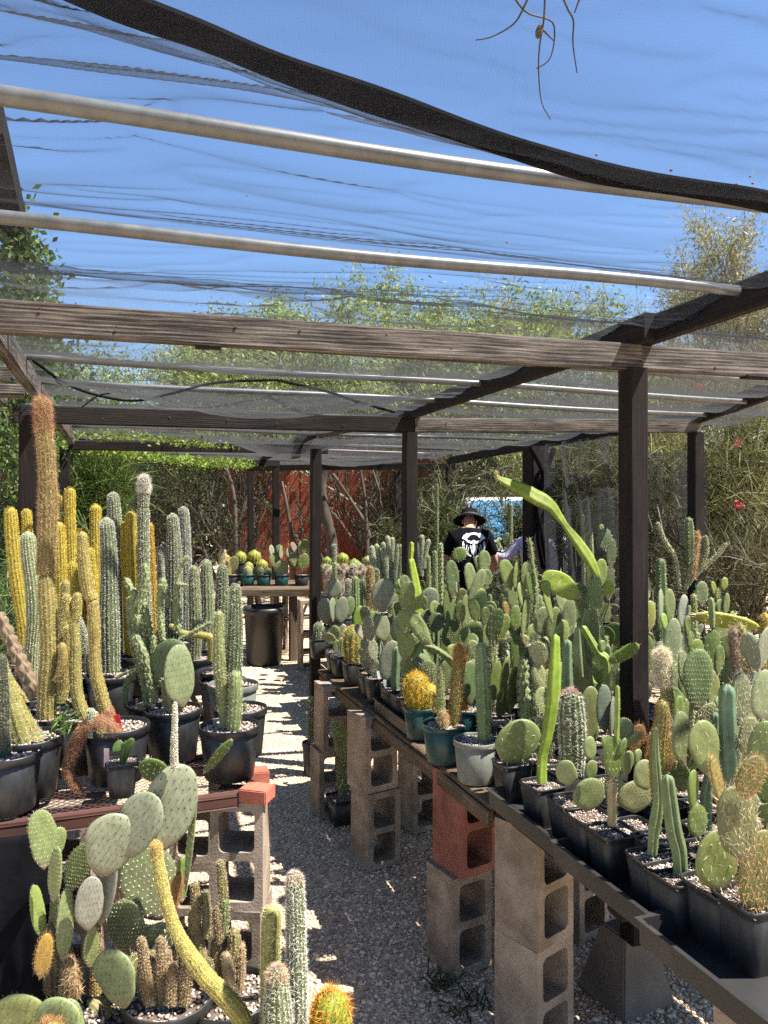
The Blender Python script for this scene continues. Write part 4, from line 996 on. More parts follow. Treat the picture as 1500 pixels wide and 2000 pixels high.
def person(loc, label, heading, arms, lean, headtilt, top_mat, leg_mat, sleeve, height=1.0):
    """local frame: faces -Y before heading turn is applied; arms = two (elbow, hand) offsets from the shoulder"""
    rt = empty('person', loc, label, 'person', None, heading)
    hip = Vector((0, 0, 1.0)); ch = hip + Vector((0, -lean * .6, .34)); sh = hip + Vector((0, -lean, .57)); nk = sh + Vector((0, -.035 - lean * .1, .055)); hd = nk + Vector((0, -.06 - headtilt * .5, .075)); ht = hd + Vector((0, -.03 - headtilt * .3, .085))
    V = [hip, ch, sh, nk, hd, ht]; E = [(0, 1), (1, 2), (2, 3), (3, 4), (4, 5)]; Rr = [(.145, .105), (.16, .115), (.12, .09), (.055, .055), (.078, .092), (.055, .07)]
    SL = []
    for s_, (el, ha) in ((-1, arms[0]), (1, arms[1])):
        so_ = sh + Vector((s_ * .185, 0, -.03)); e_ = so_ + el; h_ = so_ + ha
        b_ = len(V); V += [so_, e_, h_]; E += [(2, b_), (b_, b_ + 1), (b_ + 1, b_ + 2)]; Rr += [.062, .046, .030]
        dv = (h_ - e_); hand(V, E, Rr, h_, b_ + 2, dv, s_, Vector((0, -.3, -1))); SL.append((so_, e_, h_))
    for s_ in (-1, 1):
        b_ = len(V); V += [Vector((s_ * .10, .01, .86)), Vector((s_ * .12, -.02, .48)), Vector((s_ * .12, .03, .07)), Vector((s_ * .13, -.13, .04))]
        E += [(0, b_), (b_, b_ + 1), (b_ + 1, b_ + 2), (b_ + 2, b_ + 3)]; Rr += [.09, .06, .042, .035]
    body = skin_obj('body', V, E, Rr, 'skin', rt)
    # shirt: torso, hem and sleeves
    V = [hip + Vector((0, 0, -.06)), hip + Vector((0, 0, .02)), ch, sh + Vector((0, 0, -.01)), sh + Vector((0, -.02, .065))]; E = [(0, 1), (1, 2), (2, 3), (3, 4)]
    Rr = [(.178, .140), (.185, .145), (.20, .155), (.162, .126), (.082, .080)]
    for so_, e_, h_ in SL:
        b_ = len(V); ee = so_.lerp(e_, 1.0 if sleeve > 1 else sleeve)
        V += [so_, so_.lerp(ee, .5), ee]; E += [(3, b_), (b_, b_ + 1), (b_ + 1, b_ + 2)]; Rr += [.086, .080, .078 if sleeve <= 1 else .062]
        if sleeve > 1: V.append(e_.lerp(h_, .86)); E.append((b_ + 2, b_ + 3)); Rr.append(.044)
    shirt = skin_obj('shirt', V, E, Rr, top_mat, rt)
    V = [Vector((0, 0, .90)), Vector((0, 0, .97))]; E = [(0, 1)]; Rr = [(.155, .12), (.15, .115)]
    for s_ in (-1, 1):
        b_ = len(V); V += [Vector((s_ * .10, .01, .80)), Vector((s_ * .12, -.02, .48)), Vector((s_ * .12, .025, .12))]; E += [(0, b_), (b_, b_ + 1), (b_ + 1, b_ + 2)]; Rr += [.105, .082, .075]
    skin_obj('trousers', V, E, Rr, leg_mat, rt)
    for s_ in (-1, 1):
        obj('shoe', MB().lathe([(0, 0), (.055, 0), (.06, .03), (.05, .07), (.03, .09), (0, .09)], 14).me('shoe', True), M['rubber'], rt, Vector((s_ * .125, -.05, .0))).scale = (.85, 2.2, 1)
        obj('ear', MB().lathe([(0, -.008), (.02, -.008), (.026, 0), (.018, .008), (0, .006)], 10).me('ear', True), M['skin'], rt, hd + Vector((s_ * .078, .015, 0))).rotation_euler = (0, R(90), 0)
    obj('nose', MB().lathe([(.016, 0), (.012, .02), (.004, .03), (0, .031)], 8).me('nose', True), M['skin'], rt, hd + Vector((0, -.085, -.01))).rotation_euler = (R(75), 0, 0)
    for s_ in (-1, 1): obj('eye', MB().lathe([(0, -.012), (.009, -.008), (.012, 0), (.009, .008), (0, .012)], 8).me('eye', True), M['rubber'], rt, hd + Vector((s_ * .03, -.083, .02)))
    obj('mouth', MB().box((-.022, -.006, -.004), (.022, .004, .004)).me('mouth', bevel=.002), M['redblock'], rt, hd + Vector((0, -.085, -.045)))
    return rt, shirt, hd, sh, nk, SL
# man seen from behind (faces away: local -Y turned to +Y)
ml = at(919, HZ, 8.6); ml.z = 0.0
man, shirt, hd, sh, nk, SL = person(ml, 'person seen from behind in black hat and black T-shirt with white back print', R(180 - 4),
    [(Vector((-.10, -.05, -.28)), Vector((-.06, -.24, -.45))), (Vector((.10, -.02, -.29)), Vector((.10, -.12, -.54)))], .13, .14, 'black', 'black', .82)
m = MB(); pr = [(0, .115), (.05, .112), (.085, .09), (.10, .03), (.105, .0), (.15, -.012), (.185, -.040), (.183, -.046), (.148, -.020), (.10, -.008), (0, .09)]
ht_ = obj('hat', m.lathe(pr, 32).me('hat', True), M['black'], man, hd + Vector((0, -.02, .045))); ht_.rotation_euler = (R(24), 0, 0); ht_.scale = (1.02, 1.02, 1.0)
obj('hat_band', MB().lathe([(.103, .004), (.109, .004), (.108, .028), (.102, .028)], 24).me('hat_band', True), M['rubber'], ht_)
obj('neck_strap', MB().tube([(.07, .03, .02), (.04, .065, -.02), (0, .075, -.03), (-.04, .065, -.02), (-.07, .03, .02)], .006, 6).me('neck_strap', True), M['rubber'], man, nk + Vector((0, .01, .03)))
obj('mask', MB().box((-.02, -.012, -.04), (.02, .012, .04)).me('mask', bevel=.01), M['rubber'], man, nk + Vector((-.07, .07, -.01)))
# white print on the back: ring with a long horned animal skull
def printmesh():
    m = MB(); z0 = 0
    def poly(pts):
        V = [(x, 0, z) for x, z in pts]; m.add(V, [tuple(range(len(V)))])
    def arc(cx, cz, r0, r1, a0, a1, n=22):
        for k in range(n):
            a, b_ = R(a0 + (a1 - a0) * k / n), R(a0 + (a1 - a0) * (k + 1) / n)
            poly([(cx + r0 * math.cos(a), cz + r0 * math.sin(a)), (cx + r1 * math.cos(a), cz + r1 * math.sin(a)), (cx + r1 * math.cos(b_), cz + r1 * math.sin(b_)), (cx + r0 * math.cos(b_), cz + r0 * math.sin(b_))])
    arc(0, 0, .098, .108, -75, 20); arc(0, 0, .098, .108, 160, 255); arc(0, 0, .088, .093, -60, 10); arc(0, 0, .088, .093, 170, 240)
    arc(0, .005, .085, .125, 28, 62, 8); arc(0, .005, .085, .125, 118, 152, 8); arc(0, .0, .098, .118, 62, 118, 10)
    # horns
    for s_ in (-1, 1):
        pts = [(.018, .035), (.05, .045), (.08, .07), (.10, .095), (.088, .060), (.06, .028), (.02, .015)]
        for k in range(3): poly([(s_ * pts[k][0], pts[k][1]), (s_ * pts[k + 1][0], pts[k + 1][1]), (s_ * pts[6 - k - 1][0], pts[6 - k - 1][1]), (s_ * pts[6 - k][0], pts[6 - k][1])])
        poly([(s_ * .003, .05), (s_ * .03, .03), (s_ * .034, .012), (s_ * .004, .02)])
        poly([(s_ * .002, .018), (s_ * .012, .012), (s_ * .014, -.05), (s_ * .008, -.10), (s_ * .002, -.11)])
        poly([(s_ * .026, .0), (s_ * .036, -.004), (s_ * .026, -.055), (s_ * .016, -.085), (s_ * .017, -.05)])
        poly([(s_ * .045, -.02), (s_ * .052, -.015), (s_ * .062, -.07), (s_ * .055, -.06)])
        poly([(s_ * .060, .0), (s_ * .068, .006), (s_ * .078, -.05), (s_ * .070, -.045)])
    poly([(-.012, -.105), (.012, -.105), (.006, -.128), (-.006, -.128)])
    return m.me('shirt_print')
pm = printmesh(); bm = bmesh.new(); bm.from_mesh(pm); bmesh.ops.subdivide_edges(bm, edges=bm.edges[:], cuts=1, use_grid_fill=True); bm.to_mesh(pm); bm.free()
po = obj('shirt_print', pm, M['print'], man, sh + Vector((-.035, .40, -.125))); po.scale = (1.18, 1, 1.18)
sw = po.modifiers.new('wrap', 'SHRINKWRAP'); sw.target = shirt; sw.wrap_method = 'PROJECT'; sw.use_project_y = True; sw.use_negative_direction = True; sw.use_positive_direction = True; sw.offset = .006
# second visitor, mostly behind the post, reaching out to the left
vl = at(1046, HZ, 9.25); vl.z = 0
vis, sh2, hd2, _, _, SL2 = person(vl, 'person in a pale lavender long sleeved top reaching a wristwatched arm toward the man', R(-25),
    [(Vector((-.17, -.10, -.20)), Vector((-.40, -.20, -.13))), (Vector((.06, .02, -.29)), Vector((.05, -.14, -.50)))], .03, .04, 'lav', 'black', 2)
vis.scale = (.93, .93, .93)
so_, e_, h_ = SL2[0]
wt = obj('wristwatch', MB().lathe([(.030, -.012), (.036, -.012), (.036, .012), (.030, .012)], 14).me('wristwatch', True), M['rubber'], vis, e_.lerp(h_, .93)); wt.rotation_euler = (h_ - e_).to_track_quat('Z', 'Y').to_euler()
obj('hair', MB().lathe([(.0, .115), (.05, .105), (.085, .06), (.094, .0), (.085, -.06), (.06, -.09)], 18).me('hair', True), M['bark'], vis, hd2 + Vector((0, .03, .02)))
# ------------------------------------------------------------------ pots
def pot_parts():
    P = {}
    for sq, nm in ((None, 'round'), (8, 'square')):
        t0 = .80 if sq is None else .74
        P[nm + 'body'] = MB().lathe([(0, 0), (t0 - .02, 0), (t0, .02), (.945, .87), (.90, .87), (t0 - .06, .03)], 32, sq=sq).me('pot_' + nm, True)
        lip = [(.945, .86), (1.0, .865), (1.0, .985), (.985, 1.0), (.955, 1.0), (.94, .985), (.925, .86)] if sq is None else [(.945, .86), (.965, .95), (1.0, .955), (1.0, .99), (.985, 1.0), (.95, 1.0), (.945, .985), (.925, .86)]
        P[nm + 'rim'] = MB().lathe(lip, 32, sq=sq).me('rim_' + nm, True)
        for v_ in range(3):
            rng = np.random.default_rng(100 + v_); n = 260
            q = rng.uniform(-.92, .92, (n * 2, 2))
            q = q[(np.hypot(q[:, 0], q[:, 1]) < .9)][:n] if sq is None else q[:n]
            m = MB().lathe([(.94, -.02), (.6, .01), (.25, .02), (0, .025)], 20, sq=sq)
            me0V, me0F = np.array(m.V), m.F
            Vs, Fs = stones(np.column_stack([q, np.full(len(q), .02)]), rng.uniform(.032, .062, len(q)), .7, rng)
            P['%ssoil%d' % (nm, v_)] = mesh('soil', me0V, me0F)
            P['%sgravel%d' % (nm, v_)] = mesh('gravel', Vs, Fs)
    return P
PP = pot_parts()
def add_pot(root, kind, r, h, mat, rz, lift=0.0, fill=.90):
    nm = 'square' if kind == 'sq' else 'round'
    def inst(key, name, mt, par, **k):
        me = PP[key]
        kk = key + mt
        if kk not in PP:
            c = me.copy(); c.materials.clear(); c.materials.append(M[mt]); PP[kk] = c
        return obj(name, PP[kk], None, par)
    p = inst(nm + 'body', 'pot', mat, root); p.scale = (r, r, h); p.rotation_euler = (0, 0, rz); p.location = (0, 0, lift)
    inst(nm + 'rim', 'rim', mat, p)
    v_ = random.randint(0, 2)
    s_ = inst('%ssoil%d' % (nm, v_), 'soil', 'soil', p); s_.location = (0, 0, fill); s_.scale = (1, 1, r / h)
    g = inst('%sgravel%d' % (nm, v_), 'gravel', 'topdress', p); g.location = (0, 0, fill + .012); g.scale = (1, 1, r / h); g['kind'] = 'stuff'
    return p

# ------------------------------------------------------------------ columns
def column_geo(P, W, ribs, rd, seed=0, dome=True, knob=0.0, quality=1.0, sharp=.8):
    """ribbed stem along points P (n,3) with radii W; returns mesh arrays and areole sites"""
    rmax = max(W); step = max(.006, rmax * .34) / quality
    Q, s, L = spline(P, step); n = len(Q)
    sw = np.linspace(0, L, len(W)); Rad = np.interp(s, sw, W)
    if dome:
        rt = Rad[-1] * 1.15; k = s > L - rt; Rad[k] *= np.sqrt(np.clip(1 - ((s[k] - (L - rt)) / rt) ** 2, 0.004, 1))
    T, A, B = frames(Q)
    seg = ribs * (4 if ribs <= 9 else (3 if ribs <= 14 else 2)); an = np.arange(seg) * 2 * np.pi / seg
    rng = np.random.default_rng(seed)
    prof = np.abs(np.cos(an * ribs / 2)) ** sharp
    shape = 1 - rd + rd * prof
    rr2 = Rad[:, None] * shape[None, :]
    if knob:
        ph = s[:, None] / (rmax * 1.5) * np.pi
        rr2 = Rad[:, None] * (1 - knob + knob * (.5 + .5 * np.cos(an[None] * ribs + ph)) * (.5 + .5 * np.cos(an[None] * ribs - ph * 1.02)) * 2)
    wob = 1 + .05 * np.sin(s / (rmax * 3.1) + seed) + .03 * np.sin(s / (rmax * 1.27) + seed * 2)
    rr2 = rr2 * wob[:, None]
    dirs = np.cos(an)[None, :, None] * A[:, None, :] + np.sin(an)[None, :, None] * B[:, None, :]
    V = Q[:, None, :] + rr2[:, :, None] * dirs
    idx = np.arange(n * seg).reshape(n, seg); nx_ = np.roll(idx, -1, 1)
    Fq = np.stack([idx[:-1], nx_[:-1], nx_[1:], idx[1:]], -1).reshape(-1, 4)
    V = np.vstack([V.reshape(-1, 3), Q[-1] + T[-1] * Rad[-1] * .3])
    cap = np.stack([idx[-1], nx_[-1], np.full(seg, len(V) - 1), np.full(seg, len(V) - 1)], -1)
    return V, np.vstack([Fq, cap]), dict(Q=Q, s=s, L=L, Rad=Rad * wob, T=T, A=A, B=B, ribs=ribs, knob=knob, rmax=rmax)
def spine_tris(Pt, Nn, Tn, k, L, wd, out, rng, bend=0.0):
    """k thin spines at each site"""
    n = len(Pt); B = np.cross(Nn, Tn)
    Pt, Nn, Tn, B = (np.repeat(x, k, 0) for x in (Pt, Nn, Tn, B))
    ph = rng.uniform(0, 2 * np.pi, n * k); a = rng.uniform(out * .4, min(1, out * 1.7), n * k)[:, None]
    lat = np.cos(ph)[:, None] * Tn + np.sin(ph)[:, None] * B
    D = Nn * a + lat * np.sqrt(np.clip(1 - a * a, 0.05, 1)); D[:, 2] -= bend; D /= np.linalg.norm(D, axis=1)[:, None]
    LL = L * rng.uniform(.55, 1.25, n * k)[:, None]
    sd = np.cross(D, rng.normal(size=D.shape)); sd /= np.linalg.norm(sd, axis=1)[:, None] + 1e-9; sd *= wd * .5
    V = np.stack([Pt - sd, Pt + sd, Pt + D * LL], 1).reshape(-1, 3)
    return V, np.arange(len(V)).reshape(-1, 3).astype(np.int32)
def rib_sites(g, sp, rng, s0=0.0, s1=None):
    s1 = g['L'] if s1 is None else s1
    ribs = g['ribs']; S_ = np.arange(s0 + sp * .5, s1, sp); P_, N_, T_ = [], [], []
    for k in range(ribs):
        a = 2 * np.pi * k / ribs; ss = S_ + rng.uniform(-.2, .2, len(S_)) * sp + (sp * .5 if k % 2 else 0); ss = ss[ss < g['L']]
        ip = lambda X: np.stack([np.interp(ss, g['s'], X[:, c]) for c in range(3)], 1)
        q, A, B, T = ip(g['Q']), ip(g['A']), ip(g['B']), ip(g['T']); rad = np.interp(ss, g['s'], g['Rad'])
        nn = np.cos(a) * A + np.sin(a) * B; up = np.clip((ss - (g['L'] - g['rmax'])) / g['rmax'], 0, 1)[:, None]
        P_.append(q + nn * rad[:, None] * 1.0); n2 = nn * (1 - up * .8) + T * up; N_.append(n2 / np.linalg.norm(n2, axis=1)[:, None]); T_.append(T)
    P_, N_, T_ = np.vstack(P_), np.vstack(N_), np.vstack(T_)
    T_ = T_ - N_ * (T_ * N_).sum(1)[:, None]; T_ /= np.linalg.norm(T_, axis=1)[:, None] + 1e-9
    return P_, N_, T_
STY = {
 'gold':  dict(ribs=13, rd=.26, c=(.27, .225, .04), sc=(.98, .80, .18), n=6, L=.011, sp=.010, out=.5),
 'brown': dict(ribs=14, rd=.22, c=(.15, .13, .055), sc=(.66, .46, .26), n=6, L=.022, sp=.011, out=.45),
 'tan':   dict(ribs=15, rd=.20, c=(.24, .21, .075), sc=(.84, .70, .34), n=5, L=.008, sp=.009, out=.4),
 'pale':  dict(ribs=17, rd=.18, c=(.20, .24, .14), sc=(.88, .88, .78), n=5, L=.007, sp=.0085, out=.3),
 'grey':  dict(ribs=15, rd=.25, c=(.12, .15, .09), sc=(.82, .80, .74), n=6, L=.013, sp=.011, out=.5),
 'dark':  dict(ribs=13, rd=.26, c=(.065, .095, .04), sc=(.66, .66, .56), n=5, L=.013, sp=.011, out=.4),
 'green': dict(ribs=9, rd=.20, c=(.125, .185, .075), sc=(.75, .70, .50), n=5, L=.009, sp=.014, out=.5),
 'blue':  dict(ribs=5, rd=.36, c=(.12, .18, .12), sc=(.5, .45, .3), n=2, L=.006, sp=.03, out=.7, sharp=1.3),
 'orange':dict(ribs=14, rd=.13, c=(.16, .15, .05), sc=(.78, .36, .09), n=8, L=.016, sp=.011, out=.55),
 'wool':  dict(ribs=18, rd=.10, c=(.27, .25, .15), sc=(.88, .80, .62), n=14, L=.020, sp=.008, out=.5),
 'knob':  dict(ribs=6, rd=.0, knob=.34, c=(.195, .245, .135), sc=(.82, .80, .62), n=4, L=.010, sp=.012, out=.7),
 'wing':  dict(ribs=4, rd=.55, c=(.21, .29, .05), sc=(.6, .5, .3), n=2, L=.006, sp=.04, out=.7, sharp=2.2),
 'fuzzy': dict(ribs=14, rd=.10, c=(.25, .235, .065), sc=(.80, .70, .32), n=9, L=.0075, sp=.007, out=.3),
 'red':   dict(ribs=14, rd=.08, c=(.22, .12, .07), sc=(.55, .30, .18), n=14, L=.020, sp=.009, out=.35),
}
SPINE_W = .0016
def warm(c): return (c[0] * 1.04, c[1] * .98, c[2] * .74)
class Plant:
    def __init__(s, name, label, cat, base, d, group=None):
        s.root = empty(name, base, label, cat, group); s.o = Vector(base); s.d = d; s.k = random.randint(0, 9999)
    def loc(s, px, py, dd=0): return at(px, py, s.d + dd) - s.o
    def col(s, pts, w_, style='grey', dd=0.0, tip=None, c=None, sc=None, q=1.0, px=True, name='stem', L=None, n=None, base_dark=None, ribs=None):
        """a column through photograph points at this plant's own distance; w_ = width in photograph pixels"""
        st_ = dict(STY[style]); s.k += 1; rng = np.random.default_rng(s.k)
        if L: st_['L'] = L
        if n: st_['n'] = n
        if ribs: st_['ribs'] = ribs
        P = [s.loc(*p, dd) for p in pts][::-1] if px else pts
        W = [w_] * 4 if np.isscalar(w_) else list(w_)[::-1]
        W = [x * .47 * (s.d + dd) / F for x in W] if px else W
        V, Fq, g = column_geo(P, W, st_['ribs'], st_['rd'], s.k % 97, True, st_.get('knob', 0), q, st_.get('sharp', .8))
        o = obj(name, mesh(name, V, Fq, True), M['stem'], s.root, color=warm(c or st_['c']))
        sp = max(st_['sp'], s.d * .0024)
        a, b_, t_ = rib_sites(g, sp, rng)
        wd = max(SPINE_W * .8, s.d * .00040)
        V1, F1 = spine_tris(a, b_, t_, st_['n'], st_['L'], wd, st_['out'], rng)
        if style in ('gold', 'grey', 'dark', 'brown', 'pale', 'orange'):   # woolly areole tufts
            V2, F2 = spine_tris(a, b_, t_, 3, .004, .0045, .7, rng); V1 = np.vstack([V1, V2]); F1 = np.vstack([F1, F2 + len(V1) - len(V2)])
        e = obj('spines', mesh('spines', V1, F1), M['spine'], o, color=sc or st_['sc'], kind='stuff')
        if tip:
            a, b_, t_ = rib_sites(g, sp * .6, rng, max(0, g['L'] - tip[1] * 1.0))
            V1, F1 = spine_tris(a, b_, t_, 6, tip[2], wd, .6, rng)
            obj('tip_spines', mesh('tip_spines', V1, F1), M['spine'], o, color=tip[0], kind='stuff')
        return o
    def pad(s, cx, cy, w_, h, tilt=0, yaw=0, style='dot', c=None, dd=0.0, th=.135, sc=None, lean=0, var=None):
        """a flat joint: centre, width, height in photograph pixels, tilt in degrees to the right"""
        k = (s.d + dd) / F; W, Hh = w_ * k, h * k; var = random.randint(0, 3) if var is None else var
        o = obj('pad', PADS[var], None, s.root, color=warm(c or PADC.get(style, (.13, .18, .10))))
        Rm = Matrix.Rotation(R(tilt), 4, 'Y') @ Matrix.Rotation(R(lean), 4, 'X') @ Matrix.Rotation(R(yaw), 4, 'Z')
        ctr = s.loc(cx, cy, dd); base = ctr - Rm.to_3x3() @ Vector((0, 0, Hh / 2))
        wt = W / max(.45, abs(math.cos(R(yaw))))
        o.matrix_basis = Matrix.Translation(base) @ Rm @ Matrix.Diagonal((wt, max(.010, th * min(wt, Hh)), Hh, 1))
        if style != 'plain':
            a = obj('areoles', AREO[(var, style)], None, o, color=sc or AREC[style], kind='stuff')
        return o
    def tagc(s, px, py, w_, h, mat, tilt=0, dd=0.0, yaw=0):
        k = s.d / F; m = MB().box((-w_ * k / 2, -.001, -h * k / 2), (w_ * k / 2, .001, h * k / 2)).me('plant_tag', bevel=.0006)
        o = obj('plant_tag', m, M[mat], s.root, s.loc(px, py, dd)); o.rotation_euler = (0, R(tilt), R(yaw)); return o

# ------------------------------------------------------------------ pads
PADC = {'dot': (.185, .21, .17), 'white': (.15, .20, .085), 'spiny': (.13, .17, .075), 'orange': (.13, .13, .045), 'plain': (.13, .19, .07), 'few': (.14, .195, .085), 'hook': (.18, .22, .17)}
AREC = {'dot': (.035, .022, .014), 'white': (.80, .78, .66), 'spiny': (.80, .74, .55), 'orange': (.62, .38, .17), 'few': (.80, .76, .62), 'hook': (.10, .08, .05)}
def pad_shape(var):
    ob, pw, curl = [(.16, 2.0, .10), (.28, 2.1, -.16), (.06, 2.2, .06), (.36, 2.0, .14)][var]
    def xz(r, a):
        x = .5 * r * np.cos(a) * (1 + ob * np.sin(a) * r); z = .5 + .5 * r * np.sin(a)
        nk = np.clip(z / .22, 0, 1); x = x * (.45 + .55 * np.sqrt(nk))
        wb = 1 + r * (.035 * np.sin(3 * a + var * 2.1) + .025 * np.sin(5 * a + var) + .012 * np.sin(11 * a + var * 3)); x = x * wb + .05 * np.sin(z * 3 + var) * (z - .1) * (1 if var % 2 else -1); return x, z
    def y(r, x, z, sgn): return sgn * .5 * (np.clip(1 - np.abs(r) ** 5.5, 0, 1)) ** .5 * (1 + .10 * np.sin(9 * x + 3 * var) * np.cos(8 * z + var)) + curl * 1.6 * ((z - .5) ** 2 * 2 + x * .5 + .15 * np.sin(7 * x + 5 * z + var))
    return xz, y
def make_pad(var):
    xz, y = pad_shape(var); nr, na = 8, 32; V = []; Fc = []
    an = np.arange(na) * 2 * np.pi / na
    for sgn in (-1, 1):
        b = len(V)
        for i in range(nr + 1):
            r = (i / nr) ** .75
            x, z = xz(np.full(na, r), an); yy = y(np.full(na, r), x, z, sgn)
            V += list(zip(x, yy, z))
        for i in range(nr):
            for j in range(na):
                f = (b + i * na + j, b + i * na + (j + 1) % na, b + (i + 1) * na + (j + 1) % na, b + (i + 1) * na + j)
                Fc.append(f if sgn > 0 else f[::-1])
    me = mesh('pad', V, Fc, True); bm = bmesh.new(); bm.from_mesh(me); bmesh.ops.remove_doubles(bm, verts=bm.verts, dist=.0008); bmesh.ops.recalc_face_normals(bm, faces=bm.faces); bm.to_mesh(me); bm.free()
    me.polygons.foreach_set('use_smooth', np.ones(len(me.polygons), bool)); me.materials.append(M['pad']); return me
PADS = [make_pad(v_) for v_ in range(4)]
def make_areoles(var, style):
    xz, y = pad_shape(var); rng = np.random.default_rng(var * 7 + len(style)); VV, FF = [], []; nv = 0
    gap = {'dot': .105, 'white': .085, 'spiny': .115, 'orange': .10, 'few': .21, 'hook': .125}[style]
    P_, N_ = [], []
    row = 0; z = .08
    while z < 1.0:
        for x in np.arange(-.6 + (gap / 2 if row % 2 else 0), .6, gap):
            xx, zz = x + rng.uniform(-.1, .1) * gap, z + rng.uniform(-.1, .1) * gap
            lo = None
            r = math.hypot(xx / .52, (zz - .5) / .5)
            if r > .97: continue
            a = math.atan2((zz - .5) / .5, xx / .52); X_, Z_ = xz(np.array([r]), np.array([a]))
            for sgn in (-1, 1):
                P_.append((X_[0], y(np.array([r]), X_, Z_, sgn)[0], Z_[0])); N_.append((.55 * X_[0] * r * r, sgn * 1.0, (Z_[0] - .5) * .55 * r * r))
        z += gap * .86; row += 1
    for a in np.arange(R(-50), R(230), R({'few': 24, 'dot': 13}.get(style, 10))):     # along the rim
        X_, Z_ = xz(np.array([.99]), np.array([a])); P_.append((X_[0], y(np.array([.99]), X_, Z_, 1)[0], Z_[0])); N_.append((math.cos(a), rng.uniform(-.3, .3), math.sin(a)))
    P_, N_ = np.array(P_), np.array(N_); N_ /= np.linalg.norm(N_, axis=1)[:, None]
    # tuft: small diamond pyramid, in unit pad space (thickness axis is about a sixth of the width)
    rs = {'dot': .016, 'white': .013, 'spiny': .011, 'orange': .013, 'few': .014, 'hook': .014}[style]
    for p, n_ in zip(P_, N_):
        u_ = np.cross(n_, (0.3, .2, 1)); u_ /= np.linalg.norm(u_); v2 = np.cross(n_, u_)
        S_ = np.array([1, 3.0, .8])
        q = [p + (u_ * math.cos(t_) + v2 * math.sin(t_)) * rs * np.array([1, 1, .85]) - n_ * .02 * np.array([.2, 1, .2]) for t_ in (0, 1.57, 3.14, 4.71)] + [p + n_ * np.array([.012, .07, .012])]
        VV += q; FF += [(nv, nv + 1, nv + 4), (nv + 1, nv + 2, nv + 4), (nv + 2, nv + 3, nv + 4), (nv + 3, nv, nv + 4)]; nv += 5
    kk = {'dot': 0, 'white': 3, 'spiny': 4, 'orange': 7, 'few': 2, 'hook': 2}[style]; LL = {'white': .05, 'spiny': .19, 'orange': .17, 'few': .17, 'hook': .075}.get(style, 0)
    for p, n_ in zip(P_, N_):
        for k in range(kk):
            D = n_ + rng.normal(size=3) * (.55 if style != 'hook' else .3); D[2] -= .25 if style in ('hook', 'few', 'spiny') else 0; D /= np.linalg.norm(D)
            D = D * np.array([1, 4.0, .8]) * LL * rng.uniform(.5, 1.25); sd = np.cross(D * np.array([1, .25, 1]), rng.normal(size=3)); sd /= np.linalg.norm(sd) + 1e-9; sd = sd * np.array([1, 4, .8]) * (.0065 if style != 'hook' else .009)
            VV += [p - sd, p + sd, p + D]; FF.append((nv, nv + 1, nv + 2)); nv += 3
    me = mesh('areoles', VV, FF); me.materials.append(M['spine']); return me
AREO = {(v_, s_): make_areoles(v_, s_) for v_ in range(4) for s_ in ('dot', 'white', 'spiny', 'orange', 'few', 'hook')}

# ------------------------------------------------------------------ planting
def potted(name, label, px, py, zt, kind, r, h, mat='plastic', cat='cactus', group=None, rz=None, fill=.9):
    zs = zt + h * fill; p = onz(px, py, zs); p.z = zt
    pl_ = Plant(name, label, cat, p, (H - zs) * F / (py - HZ), group)
    add_pot(pl_.root, kind, r, h, mat, (ang if rz is None else rz) + random.uniform(-.06, .06), 0, fill)
    USED.append((p.x, p.y)); return pl_
USED = []
G_LB = 'tall potted column cacti on the left bench'
ZP = .842
def lcol(label, px, py, r=.115, h=.20, mat='plastic', name='column_cactus', **k): return potted(name, label, px, py, ZP, 'round', r, h, mat, 'cactus', k.get('group', G_LB))
BT = ((.55, .18, .10), .05, .020)    # reddish brown tip
# --- left bench, front to back
p = lcol('tall brown spined column cactus, the highest of all, before the left post', 92, 1405, .11)
p.col([(82, 776), (86, 840), (91, 900), (94, 970), (92, 1050), (88, 1122)], (26, 30, 33, 35, 34, 32), 'brown', tip=((.52, .27, .18), .14, .026))
p.col([(89, 1118), (94, 1200), (96, 1280), (92, 1350), (90, 1412)], (30, 36, 36, 36, 36), 'brown', c=(.22, .20, .075), sc=(.72, .58, .32), L=.012)
p.col([(121, 1255), (124, 1285), (118, 1315), (108, 1330)], (17, 21, 20, 16), 'tan', sc=(.8, .55, .3), dd=-.02)
p = lcol('pale green white dotted column with a bulging middle beside the tall brown one', 66, 1362)
p.col([(53, 1038), (58, 1090), (66, 1150), (68, 1210), (62, 1280), (60, 1365)], (27, 32, 33, 32, 31, 30), 'pale')
p = lcol('bright yellow column at the far left edge, leaning right', 52, 1318)
p.col([(20, 990), (24, 1050), (30, 1110), (40, 1180), (50, 1240), (52, 1318)], (22, 25, 26, 26, 27, 26), 'gold')
p = lcol('short yellow column rising behind the pale white dotted one', 58, 1300)
p.col([(52, 994), (54, 1060), (56, 1150), (58, 1300)], (19, 20, 20, 20), 'gold')
p = lcol('yellow column directly right of the tall brown one', 120, 1315)
p.col([(116, 1021), (118, 1090), (120, 1180), (120, 1315)], (19, 23, 24, 24), 'gold')
p = lcol('tallest yellow column, second from the tall brown one', 140, 1295)
p.col([(136, 951), (137, 1030), (139, 1110), (140, 1295)], (19, 22, 23, 23), 'gold')
p.col([(113, 966), (114, 1030), (118, 1120), (128, 1290)], (13, 15, 15, 14), 'gold', dd=.05)
p = lcol('stubby yellow column tucked between the taller yellow ones', 144, 1325)
p.col([(141, 1098), (144, 1150), (145, 1220), (144, 1325)], (19, 23, 24, 23), 'gold')
p = lcol('yellow column with a domed orange crown behind the curved tan one', 190, 1290)
